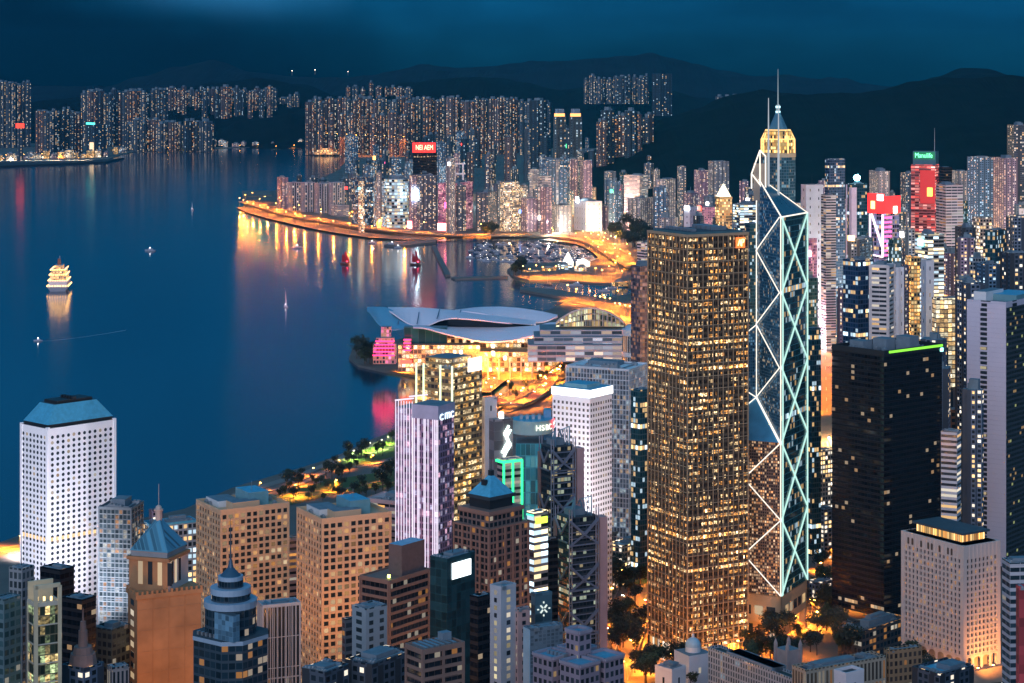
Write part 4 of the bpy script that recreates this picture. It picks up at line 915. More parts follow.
tower('stepped_block', 'tall grey slab with a slanting blue roof edge beside the lit terrace office', B, 9, 22, 34, 572, 930, 40, facade('grey_slab_panels', (.24,.27,.29), (.05,.07,.08), cw=2.5, fh=4, fx=.35, fz=.3, lit=.08, es=.5), zb=0, mast=True)
tower('teal_slab', 'plain teal grey block at the left edge of the view, lowest of the corner', B, -8, 4, 21, 603, 900, 45, facade('teal_panel', (.10,.17,.19), (.04,.09,.10), cw=3, fh=4, fx=.3, fz=.4, lit=.05, es=.5), zb=0)
tower('dark_block', 'dark glass block with machinery on a sunken roof behind the lit terrace office', B, 40, 60, 74, 573, 1010, 45, FQ['black'], top=ROOF, roof=5, zb=0)
tower('dark_block', 'dark block with flat pale blue roof between the porthole tower and the spired rooftop', B, 62, 82, 96, 603, 980, 42, FQ['black'], top=mat('blue_grey_roof', (.26,.34,.40), .6, vs=.3), roof=1, zb=0)
tower('low_block', 'low dark block with a green roof left of the orange stone tower', B, 92, 112, 130, 633, 1000, 40, facade('dark_green_panels', (.06,.09,.09), cw=3, fh=4, fx=.3, fz=.4, lit=.06, es=.6), top=mat('green_felt_roof', (.05,.12,.12), .8, vs=.3), roof=3, zb=0)
tower('low_block', 'small grey columned block at the foot of the orange stone tower', B, 107, 112, 129, 671, 930, 70, facade('grey_columns', (.30,.28,.28), cw=2, fh=9, fx=.5, fz=.15, lit=.2, es=.4), roof=1, zb=0)
r_, w1, w2, h = tower('spired_block', 'old low block topped by a tiered pinkish lantern spire', B, 62, 84, 104, 672, 920, 44, FQ['res_grey'], roof=1, kit=False, zb=0)
mb = MB().cyl(0, 0, h, h+6, 6.5, 5.5, 12); mb.cyl(0, 0, h+6, h+9, 4.6, 4, 12); mb.cyl(0, 0, h+9, h+16, 2.2, 2.0, 10); mb.cyl(0, 0, h+16, h+20, 1.5, 1.2, 10); mb.beam((0,0,h+20), (0,0,h+26), .5, n=6, r1=.1)
mb.build('lantern_spire', mat('old_spire_stone', (.34,.20,.17), .8, vs=.3), r_)
tower('banded_block', 'tan banded block in the gap between the two tan grid towers', B, 286, 289, 306, 540, 1330, 70, FQ['bandp'], roof=2)
tower('finned_block', 'dark block with white vertical fins and busy rooftop in front of the tan grid towers', B, 258, 263, 300, 608, 1080, 75, facade('finned_glass', (.40,.42,.46), (.02,.025,.03), cw=2.0, fh=40, fx=.28, fz=.02, lit=.10, c1=AMBER, es=.35), roof=6, zb=0, frame=F_(mat('white_fins', (.52,.54,.58), .5), cw=2.6, fh=16, pw=.3, pd=.5, st=.3, sd=.2))
r_, w1, w2, h = tower('pink_office', 'pink clad office with slot windows and lit rooftop, left of the purple striped tower', B, 366, 413, 430, 505, 1290, 28, FQ['bandp'], roof=5, frame=F_(PINKC, cw=24, fh=4, pw=3.4, pd=.5, st=1.9, sd=.3))
MB().box(-w1*.42, -w1*.1, -w2/2-.3, -w2/2+.1, h-6, h-2).build('lit_windows', emit('amber_rooms', (1,.5,.14), .8), r_)
r_, w1, w2, h = tower('brown_office', 'brown banded office with blue flat roof and a tall dark rooftop box', B, 361, 389, 429, 583, 1080, 40, BRNB, top=mat('blue_flat_roof', (.13,.38,.50), .6, vs=.3), kit=False, zb=10, frame=F_(BRG, cw=60, fh=4.0, pw=2, pd=.4, st=1.5, sd=.5))
MB().box(-w1*.02, w1*.5-1, -w2*.15, w2*.42, h, h+17, 0, 1).build('plant_room', [mat('brown_fluted_box', (.15,.105,.10), .7, vs=.5), COPPER], r_)
for k in range(2): MB().cyl(w1*.35, -w2*.40+k*w2*.62, h+1.6, h+3.2, .8, n=8).build('lamp', emit('green_yellow_lamp', (.8,1,.2), 4, True), r_)
for k in range(4): MB().box(-w1*.35+k*4, -w1*.35+k*4+2, w2*.1, w2*.25, h, h+2).build('cooling_unit', METAL, r_)
r_, w1, w2, h = tower('grey_slab', 'grey concrete slab with a ladder of dark windows in front of the brown banded office', B, 352, 366, 387, 612, 950, 50, facade('concrete_ladder', (.26,.33,.38), (.03,.05,.06), cw=7, fh=3.6, fx=.6, fz=.45, lit=.06, es=.6), zb=0, roof=3)
tower('recessed_block', 'thin dark block lit orange under its roof, attached left of the grey concrete slab', B, 342, 345, 354, 622, 965, 60, facade('recess_glass', (.10,.12,.14), cw=5, fh=3.6, fx=.2, fz=.4, lit=.2, c1=AMBER, es=.7), zb=0, roof=0)
tower('roof_block', 'low block with glowing blue flat roof at the bottom, below the two tan towers', B, 302, 325, 349, 676, 850, 40, FQ['res_dark'], zb=0, top=COPPER, roof=4)
tower('low_house', 'dark low house with cluttered roof at the bottom, right of the blue flat roof', B, 345, 372, 412, 668, 870, 40, FQ['res_dark'], zb=0, top=ROOFD, roof=5)
r_, w1, w2, h = tower('brown_block', 'short brown balconied block with ribbed roof in the bottom centre', B, 406.5, 423, 463, 653, 850, 55, BRNB, zb=0, top=mat('ribbed_roof', (.10,.18,.21), .6, vs=.4), kit=False, frame=F_(BRG, cw=9, fh=3.6, pw=1.2, pd=.5, st=1.4, sd=.5))
mb = MB()
for k in range(6): mb.box(-w1*.42, w1*.42, -w2*.4+k*w2*.14, -w2*.4+k*w2*.14+1.4, h, h+1.6)
mb.build('roof_ribs', METAL, r_); MB().box(-w1*.3, 0, w2*.2, w2*.42, h, h+4.5).build('plant_room', PLANT, r_)
r_, w1, w2, h = tower('teal_tower', 'dark teal tower carrying a blank white lit screen near its top', B, 430, 447, 475, 562, 1000, 40, facade('dark_teal_panels', (.02,.085,.10), (.012,.045,.055), cw=3.5, fh=4, fx=.06, fz=.06, lit=.0, es=0, gr=.3), zb=0, top=ROOFD, roof=2, mast=True)
y0, y1 = w2*-.33, w2*.33
MB().box(w1/2+.1, w1/2+.5, y0, y1, h-9.0, h-1.4).build('lit_screen', emit('white_screen', (.86,.95,1), 2.2, True), r_)
tower('dark_block', 'thin dark block with white edge pole squeezed right of the teal tower', B, 470, 478, 492, 600, 960, 45, FQ['black'], zb=0, roof=1, mast=True)
r_, w1, w2, h = tower('slim_block', 'slim pale block with a lit window strip and blue roof machinery, bottom centre', B, 490, 501, 516, 590, 940, 45, facade('slim_block_panels', (.46,.48,.52), (.03,.04,.05), cw=30, fh=3.4, fx=.75, fz=.4, lit=.7, c1=(1,.85,.5), es=.5, cluster=0), zb=0, roof=4)
tower('slim_block', 'small pinkish blank walled block stuck to the right side of the slim pale block', B, 515, 518, 530, 612, 945, 55, facade('pink_blank', (.50,.32,.30), cw=6, fh=3.6, fx=.7, fz=.5, lit=.2, c1=AMBER, es=.6), zb=0, roof=1)
r_, w1, w2, h = tower('textured_block', 'wide grey textured block with a light blue side wall, bottom centre', B, 524, 530, 563, 632, 920, 62, facade('ribbed_concrete', (.15,.20,.24), (.10,.14,.17), cw=2.2, fh=1.6, fx=.3, fz=.3, lit=0, es=0, gr=.7), zb=0, roof=3)
MB().box(-w1/2-.2, w1/2+.2, -w2/2-.35, -w2/2-.05, 0, h+1).build('side_wall', mat('pale_blue_wall', (.34,.55,.66), .6), r_)
r_, w1, w2, h = tower('sign_block', 'dark block with a glowing star shaped sign above the grey textured block', B, 531, 535, 552, 597, 970, 60, facade('sign_block_panels', (.08,.15,.18), (.06,.12,.15), cw=4, fh=4, fx=.1, fz=.1, lit=0, es=0, gr=.5), zb=0, roof=1)
mb = MB()
for k in range(4):
    an = pi/4+k*pi/2; mb.beam((w1/2+.2, cos(an)*.6, h-6+sin(an)*.6), (w1/2+.2, cos(an)*2.4, h-6+sin(an)*2.4), .3); mb.beam((w1/2+.2, cos(an+pi/4)*2.6, h-6+sin(an+pi/4)*2.6), (w1/2+.2, cos(an+pi/4)*3.4, h-6+sin(an+pi/4)*3.4), .25)
mb.build('star_emblem', emit('star_emblem_light', (.75,.85,.8), .8), r_)
r_, w1, w2, h = tower('banded_block', 'dark striped office with a yellow neon sign beside the brown pyramid tower', B, 527, 534, 548, 515, 1210, 50, FQ['bandlit'], roof=2)
MB().box(w1/2+.1, w1/2+.6, -w2*.4, w2*.42, h-5.5, h-1.8).build('neon_sign', emit('yellow_green_neon', (.72,1,.08), 1.4, True), r_)
MB().box(-w1/2, w1/2, -w2/2-.5, -w2/2-.1, h-1, h).build('neon_edge', emit('teal_neon', (.1,1,.65), 1.0), r_)
tower('dark_block', 'dark recessed block between the yellow sign office and the truss tower', B, 546, 548, 558, 540, 1250, 60, FQ['black'], roof=1)
# roof complex of flat roofed wings
D = 850; w1, w2, lx, ly, rz = solve(533, 580, 624, D, 45); h = gz(668, D)
r_ = thing('civic_block', 'purplish block of low wings with blue sunken roofs round a taller square centre, bottom centre', 'office block', (lx, ly, 0), rz); REG.append((lx, ly, 35))
CIV = facade('civic_panels', (.27,.22,.27), (.03,.04,.05), cw=3, fh=4, fx=.4, fz=.45, lit=.08, es=.6)
WR = mat('blue_sunken_roof', (.10,.36,.50), .55, vs=.3)
for (a0, a1, b0, b1) in ((-.5,-.08,-.5,-.06), (.08,.5,.06,.5), (.08,.5,-.5,-.06), (-.5,-.08,.06,.5)):
    q = MB().box(a0*w1, a1*w1, b0*w2, b1*w2, 0, h, 0, 1, 3, 4); wg = q.build('wing', [CIV, WR], r_)
    mb = MB()
    for (c0, c1, d0, d1) in ((a0,a1,b0,b0),(a0,a1,b1,b1),(a0,a0,b0,b1),(a1,a1,b0,b1)): mb.beam((c0*w1,d0*w2,h+.5), (c1*w1,d1*w2,h+.5), .6)
    mb.build('parapet', mat('civic_parapet', (.30,.27,.33), .6), wg)
MB().box(-.14*w1, .14*w1, -.14*w2, .14*w2, 0, h+10, 0, 1, 3, 4).build('centre_tower', [CIV, WR], r_)
mb = MB()
for (c0, c1, d0, d1) in ((-.14,.14,-.14,-.14),(-.14,.14,.14,.14),(-.14,-.14,-.14,.14),(.14,.14,-.14,.14)): mb.beam((c0*w1,d0*w2,h+10.6), (c1*w1,d1*w2,h+10.6), .7)
mb.build('centre_parapet', _M['civic_parapet'], r_)
for k in range(5): MB().box(-.4*w1+k*2.2, -.4*w1+k*2.2+1.4, -.3*w2, -.22*w2, h, h+1.6).build('cooling_unit', METAL, r_)
# purple striped tower
PUR = facade('purple_striped_glass', (.26,.18,.32), (.08,.06,.12), cw=2.6, fh=3.8, fx=.22, fz=.28, lit=.42, c1=(1,.55,.75), c2=(.75,.70,1), es=.62, cluster=.7, spark=.4)
r_, w1, w2, h = tower('striped_tower', 'purple lit tower with white vertical light lines and a plain top band', B, 413, 438, 454, 420, 1210, 30, PUR, roof=3)
MB().box(-w1/2-.4, w1/2+.4, -w2/2-.4, w2/2+.4, h+.02, h+8, 0, 1).build('top_band', [mat('lavender_band', (.42,.44,.62), .5), ROOF], r_)
TL = emit('lavender_tube', (.92,.82,1), .85)
for k in (0, .5, 1.6, 2, 3.6, 4, 4.9, 6.4, 7, 7.5, 8):
    x = -w1/2+k*w1/8; MB().box(x-.18, x+.18, -w2/2-.5, -w2/2-.1, 2, h).build('light_line', TL, r_)
lw, lx2, ly2, lrz = w1, 0, 0, 0
s1, s2 = w1*.78, w2*.8; wing_ = MB().box(-w1/2-s1, -w1/2-.3, -w2/2+2, w2/2, 0, h+5, 0, 1, 2.6, 3.8).build('side_wing', [PUR, ROOF], r_)
for k in range(7):
    x = -w1/2-s1+.3+k*s1/7; MB().box(x-.16, x+.16, -w2/2+1.5, -w2/2+1.9, 2, h+9).build('light_line', TL, wing_)
mb = MB().beam((-w1/2-s1, -w2/2+1.7, h+9), (-w1/2-.6, -w2/2+1.7, h+11), .4); mb.beam((-w1/2-s1, w2/2-1, h+9), (-w1/2-.6, w2/2-1, h+11), .4); mb.build('screen_frame', TL, wing_)
text_part(r_, 'C ITIC', 'sign_lettering', (w1/2+.6, 0, h+1.0), pi/2, 5.0, emit('ice_letters', (.75,.95,1), 2.2), width=w2*.85)
# golden frame tower
GOLDT = facade('gold_storeys', (.42,.26,.11), (.08,.06,.05), cw=3.0, fh=4.4, fx=.10, fz=.42, lit=.66, c1=(1,.50,.13), c2=(1,.74,.40), es=1.0, cluster=.5, spark=1.0)
r_, w1, w2, h = tower('gold_tower', 'golden lit tower with pale green edge tubes and a blank white screen at its corner', B, 417, 452, 482, 372, 1420, 38, GOLDT, roof=4, kit=True)
for x, y in ((-w1/2-.3,-w2/2-.3), (w1*.18,-w2/2-.4), (w1/2+.3,-w2/2-.3), (-w1*.3,-w2/2-.4)):
    mb = MB().beam((x,y,6), (x,y,h+4), .5); mb.build('edge_tube', emit('pale_green_tube', (.86,1,.62), 1.1), r_)
mb = MB()
for x in (-w1/2-.3, w1*.18):
    for k in range(4): mb.beam((x, -w2/2-.4, h-24-k*40), (x-5 if x < 0 else x+6, -w2/2-.4, h-44-k*40), .35)
mb.build('edge_braces', _M['pale_green_tube'], r_)
MB().box(-w1*.38, w1*.3, -w2*.36, w2*.36, h, h+8, 0, 1, 3, 4.4).build('lit_roof_storey', [GOLDT, ROOF], r_)
MB().box(w1/2+.2, w1/2+.8, w2*.02, w2*.46, h-2, h+7).build('lit_screen', emit('white_screen_warm', (1,.93,.84), 2.4, True), r_)
tower('white_annex', 'plain white annex with one row of slots, right behind the golden tower', B, 482, 485, 497, 400, 1450, 60, FQ['slab'], roof=1)
# neon sign tower and green framed building
r_, w1, w2, h = tower('sign_tower', 'grey windowless tower with a tall white zigzag neon emblem', B, 489, 494, 513, 422, 1330, 62, facade('grey_blank_panels', (.30,.25,.25), (.26,.22,.22), cw=6, fh=6, fx=.04, fz=.04, lit=0, es=0, gr=.6), roof=0)
mb = MB(); pts = [(.26,-3),(.02,-8),(.26,-12.5),(.02,-17),(-.10,-20)]
for o, d in ((0, 0), (.10, -2.6)):
    q = [((y+o)*w2, h+z+d) for y, z in pts]
    for p0, p1 in zip(q, q[1:]): mb.beam((w1/2+.6, p0[0], p0[1]), (w1/2+.6, p1[0], p1[1]), .55)
mb.build('zigzag_emblem', emit('zigzag_neon', (.72,1,.93), 3.0, True), r_)
MB().box(-1, 1.6, -1.2, 1.2, h+1, h+5.5).build('roof_lamp', emit('roof_lamp_white', (1,.9,.75), 2), r_)
r_, w1, w2, h = tower('neon_block', 'small block outlined by green neon tubes under the zigzag sign', B, 497, 503, 522, 462, 1280, 60, FQ['bandp'], roof=1)
mb = MB()
for y in (-w2*.48, 0, w2*.48): mb.beam((w1/2+.5, y, h*.25), (w1/2+.5, y, h), .5)
mb.beam((w1/2+.5, -w2/2, h), (w1/2+.5, w2/2, h), .7); mb.beam((-w1/2, -w2/2-.5, h), (w1/2, -w2/2-.5, h), .7); mb.build('neon_frame', emit('green_neon', (.03,1,.28), 1.7, True), r_)
# teal round topped building
D = 1380; x0 = gx(532, D); r_ = thing('round_top_tower', 'teal lit tower with a curved top band of white letters and a red emblem', B, (x0, D+16, 4), 0); REG.append((x0, D+16, 24))
h = gz(433, D)-4; R_ = 13.2
MB().prism([(-R_*.8,-R_*.75),(R_*.9,-R_*.75),(R_*.9,R_),(-R_*.8,R_)], 0, h-8, 0, 1, 3, 4).build('facade', [facade('cyan_lit_panels', (.10,.48,.56), (.05,.30,.36), cw=3, fh=8, fx=.12, fz=.08, lit=.35, c1=(.1,.8,.9), c2=(.3,.9,1), es=.35, cluster=.9), ROOF], r_)
MB().cyl(0, 0, h-2, h+7, R_*1.05, n=30, top=1).build('top_band', [mat('pale_green_band', (.42,.58,.55), .5), COPPER], r_)
for k in range(4): MB().box(-8+k*4, -6+k*4, -3, 2+k, h+7, h+9.5).build('cooling_unit', METAL, r_)
for i, ch in enumerate('HSBC'):
    an = -pi/2+.30+i*.24; text_part(r_, ch, 'sign_letter', (cos(an)*R_*1.09, sin(an)*R_*1.09, h+2.6), an+pi/2, 5.2, emit('cream_letters', (1,.92,.75), 1.6))
an = -pi/2+1.34; q = thing('round_emblem', None, None, (cos(an)*R_*1.1, sin(an)*R_*1.1, h+4.5), an+pi/2); q.parent = r_
mb = MB(); mb.face([(3.4*cos(2*pi*i/16), -.3, 3.4*sin(2*pi*i/16)) for i in range(16)]); mb.build('emblem_disc', emit('emblem_red', (1,.06,.08), 2.2, True), q)
mb = MB(); mb.face([(-2.2,-.5,-1.7),(0,-.5,0),(-2.2,-.5,1.7)]); mb.face([(2.2,-.5,-1.7),(2.2,-.5,1.7),(0,-.5,0)]); mb.build('emblem_mark', emit('emblem_white', (1,1,1), 1.6), q)
MB().box(8, 13, 3, 12, 0, h+12, 0, 1).build('lift_core', [mat('core_blue', (.12,.34,.55), .5), COPPER], r_)
# pale glass slab behind the bank tower
r_, w1, w2, h = tower('glass_slab', 'wide pale glass office with a dark roof garden of machinery behind the glowing crowned tower', B, 566, 629, 648, 371, 1700, 22, facade('pale_curtain_wall', (.42,.46,.50), (.16,.19,.22), cw=2.6, fh=4, fx=.22, fz=.24, lit=.22, c1=WARM, c2=(.8,.95,1), es=.6, cluster=1.0, spark=.5), roof=8, frame=F_(mat('pale_mullions', (.80,.84,.92), .5), cw=2.6, fh=8, pw=.4, pd=.35, st=.6, sd=.2))
tower('dark_slab', 'narrow dark teal slab filling the gap left of the gold lit grid tower', B, 631, 640, 652, 392, 1560, 45, FQ['teal'], roof=1)
tower('reflecting_tower', 'bronze glass tower catching orange light, behind the left edge of the gold lit grid tower', B, 631, 640, 664, 268, 2250, 60, facade('orange_reflection_glass', (.16,.12,.13), (.14,.09,.09), cw=3, fh=4, fx=.08, fz=.25, lit=.30, c1=(1,.42,.16), c2=(1,.5,.4), es=.5, cluster=.8), roof=2)  # orange reflection put into the panes' colour and glow
tower('white_terraced_block', 'white terraced block peeping out just above the bronze glass tower', B, 637, 645, 668, 244, 2700, 55, FQ['bandw'], roof=2)
# right hand side
r_, w1, w2, h = tower('white_slab_tower', 'tall lavender white tower with one strip of dark windows at the right edge', B, 967, 1006, 1040, 304, 1600, 24, facade('white_strip_tower', (.60,.56,.66), (.02,.025,.03), cw=31, fh=3.7, fx=.74, fz=.35, lit=.03, es=.6), roof=4, zb=10, kit=False)
q = MB()
for k in range(round(h/3.7)):
    q.box(-w1/2, w1*-.17, -w2/2-.25, -w2/2-.02, k*3.7, k*3.7+3.5); q.box(w1*.02, w1/2, -w2/2-.25, -w2/2-.02, k*3.7, k*3.7+3.5)
q.build('cladding_panels', mat('lavender_panels', (.66,.60,.70), .55, vs=.05, var=.06), r_)
WD = window_glass('strip_glass', .12, c1=(1,.9,.55), c2=(1,.7,.35), es=.5)
for k in range(round(h/3.7)-1): MB().box(-w1*.155, w1*.0, -w2/2-.1, -w2/2-.02, k*3.7+1.2, k*3.7+3.3).build('window', WD, r_)
MB().box(w1/2+.02, w1/2+.3, -w2/2+.3, w2/2, 0, h-3, 0, 0, 3, 3.7).build('dark_side', facade('shaded_side_glass', (.05,.06,.07), (.012,.02,.02), cw=3, fh=3.7, fx=.1, fz=.45, lit=.05, c1=(.9,1,.4), c2=WARM, es=.7), r_)  # shade of the side turned away put into a darker skin
MB().box(-w1*.25, w1*.5, -w2*.2, w2*.4, h, h+5, 0, 1).build('plant_room', [mat('plant_teal2', (.14,.30,.34), .5), COPPER], r_)
MB().box(-w1*.42, -w1*.1, -w2*.4, w2*.1, h, h+7.5, 0, 1).build('lift_room', [WHITEP, ROOF], r_)
tower('lit_office', 'office with row upon row of cream lit storeys, left of the lavender white tower', B, 932, 936, 972, 300, 1900, 72, facade('cream_lit_storeys', (.20,.15,.09), cw=3.6, fh=4.1, fx=.10, fz=.22, lit=.97, c1=(1,.62,.26), c2=(1,.86,.58), es=.72, cluster=.05, spark=.5), zb=102, roof=5)
r_, w1, w2, h = tower('lower_storeys', 'dark columned base with a brown plinth holding up the cream lit office', B, 933, 937, 971, 391, 1904, 72, facade('dark_columns', (.10,.09,.10), cw=4, fh=30, fx=.4, fz=.03, lit=.0, es=0), zb=45, kit=False)
tower('brown_block', 'brown block with a red lit recess below the cream lit office', B, 934, 940, 967, 412, 1800, 66, facade('brown_lit', (.32,.13,.06), cw=5, fh=5, fx=.3, fz=.4, lit=.5, c1=(1,.22,.05), c2=AMBER, es=.7), zb=4, roof=2)
tower('striped_block', 'short white and navy striped block beside the black tower', B, 941, 957, 961, 434, 1420, 14, FQ['bandw'], zb=10, roof=2)
tower('striped_tower', 'white tower with dark horizontal window bands behind the black tower', B, 870.5, 888, 894, 267, 1700, 15, FQ['bandw'], roof=3, frame=F_(mat('white_bands', (.74,.66,.64), .55), cw=40, fh=3.7, pw=2.4, pd=.4, st=1.9, sd=.35))
tower('dark_glass_tower', 'dark glass tower with a pale edge line left of the white banded tower', B, 843, 858, 873, 262, 1760, 45, FQ['navy'], roof=2, mast=True)
tower('dark_glass_tower', 'dark teal glass tower close behind the right edge of the faceted tower', B, 806, 812, 821, 330, 1640, 50, FQ['teal'], roof=1)
tower('side_tower', 'blue glass and white slatted office at the lower right edge', B, 1002, 1010, 1040, 566, 960, 70, facade('slatted_white', (.50,.50,.54), (.03,.06,.08), cw=5, fh=3.6, fx=.05, fz=.45, lit=.05, es=.5), zb=0, top=mat('bright_blue_roof', (.06,.34,.58), .5), roof=1)
tower('red_block', 'red walled block at the lower right corner', B, 1016, 1019, 1040, 590, 900, 70, facade('red_wall', (.42,.05,.06), (.40,.05,.06), cw=4, fh=4, fx=.03, fz=.03, lit=0, es=0, gr=.6), zb=0, roof=1)
# government hill
D = 1150; CB = 'office block'
r_, w1, w2, h = tower('government_office', 'long low pale slatted office block with a dark green roof, bottom right', CB, 708, 800, 812, 684, 1115, 50, facade('slatted_office', (.36,.40,.45), (.05,.08,.10), cw=2.2, fh=3.6, fx=.5, fz=.28, lit=.06, c2=COOL, es=.6), zb=30, top=mat('dark_green_roof', (.03,.06,.06), .8, vs=.2), roof=7, kit=False)
for k in range(7): MB().box(-w1*.3, w1*.2, -w2*.42+k*w2*.12, -w2*.42+k*w2*.12+4, h, h+2.6).build('roof_hut', PLANT, r_)
r_, w1, w2, h = tower('government_office', 'cream pilastered low office in the bottom right, between the slatted block and the white hotel', CB, 792, 806, 886, 673, 1095, 52, facade('pilaster_office', (.42,.36,.28), (.07,.06,.05), cw=2.6, fh=12, fx=.45, fz=.12, lit=.25, c1=AMBER, es=.35), zb=30, top=mat('dark_roof_slabs', (.05,.07,.09), .7, vs=.2), roof=6)
tower('government_office', 'tan low office block with a green patch of roof in front of the black tower', CB, 884, 889, 922, 653, 1125, 58, facade('tan_office', (.36,.22,.12), (.06,.045,.04), cw=2.8, fh=4, fx=.45, fz=.4, lit=.12, c1=AMBER, es=.5), zb=30, top=mat('green_patch_roof', (.05,.17,.05), .8, vs=.2), roof=3)
tower('small_house', 'small dark roofed house with white walls at the bottom, below the pilastered office', 'house', 834, 846, 864, 676, 1020, 45, FQ['slab'], zb=20, top=ROOFD, roof=0, kit=False)
tower('low_house', 'low blue roofed house at the bottom edge, left of the white hotel arches', 'house', 912, 940, 974, 677, 1050, 40, FQ['res_dark'], zb=20, top=COPPER, roof=3)
r_, w1, w2, h = tower('white_house', 'small white flat roofed house among dark trees, bottom centre right', 'house', 655, 672, 686, 672, 1180, 42, FQ['slab'], zb=25, top=ROOF, roof=3)
D = 1240; x0 = gx(693, D); z0 = ground_z(D); r_ = thing('domed_house', 'white domed house with a lantern in front of the gold lit grid tower', 'house', (x0, D, z0), .5); h = gz(646, D)-z0; REG.append((x0, D, 12))
MB().box(-8, 8, -8, 8, 0, max(6, h-3), 0, 1, 3, 4).build('wall', [FQ['slab'], ROOF], r_); MB().cyl(0, 0, max(6, h-3), h, 4.6, n=16).build('drum', WHITEP, r_)
MB().dome(0, 0, h, 4.7, 5.2, 16, 5).build('dome', mat('pale_blue_dome', (.40,.55,.62), .5), r_); mb = MB().cyl(0, 0, h+5, h+7, .8, n=8); mb.beam((0,0,h+7), (0,0,h+9.5), .15, n=5); mb.build('lantern', WHITEP, r_)
D = 1215; x0 = gx(788, D); z0 = ground_z(D); r_ = thing('church_tower', 'pale pinnacled church tower beside the government offices', 'church', (x0, D, z0), .6); h = gz(648, D)-z0; REG.append((x0, D, 9)); CS = mat('church_stone', (.46,.34,.32), .8, vs=.2)
MB().box(-5, 5, -5, 5, 0, h, 0, 1, 2.5, 6).build('wall', [CS, ROOF], r_)
for sx in (-1, 1):
    for sy in (-1, 1):
        mb = MB().box(sx*5-.8, sx*5+.8, sy*5-.8, sy*5+.8, 0, h+2.5); mb.prism([(sx*5-.8,sy*5-.8),(sx*5+.8,sy*5-.8),(sx*5+.8,sy*5+.8),(sx*5-.8,sy*5+.8)], h+2.5, h+5.5, 0, 0, pts1=[(sx*5-.05,sy*5-.05),(sx*5+.05,sy*5-.05),(sx*5+.05,sy*5+.05),(sx*5-.05,sy*5+.05)]); mb.build('pinnacle', CS, r_)
MB().prism(rect(7, 26), 0, 12, 0, 1).build('nave_wall', [CS, ROOFD], r_).location = (-12, 8, 0)
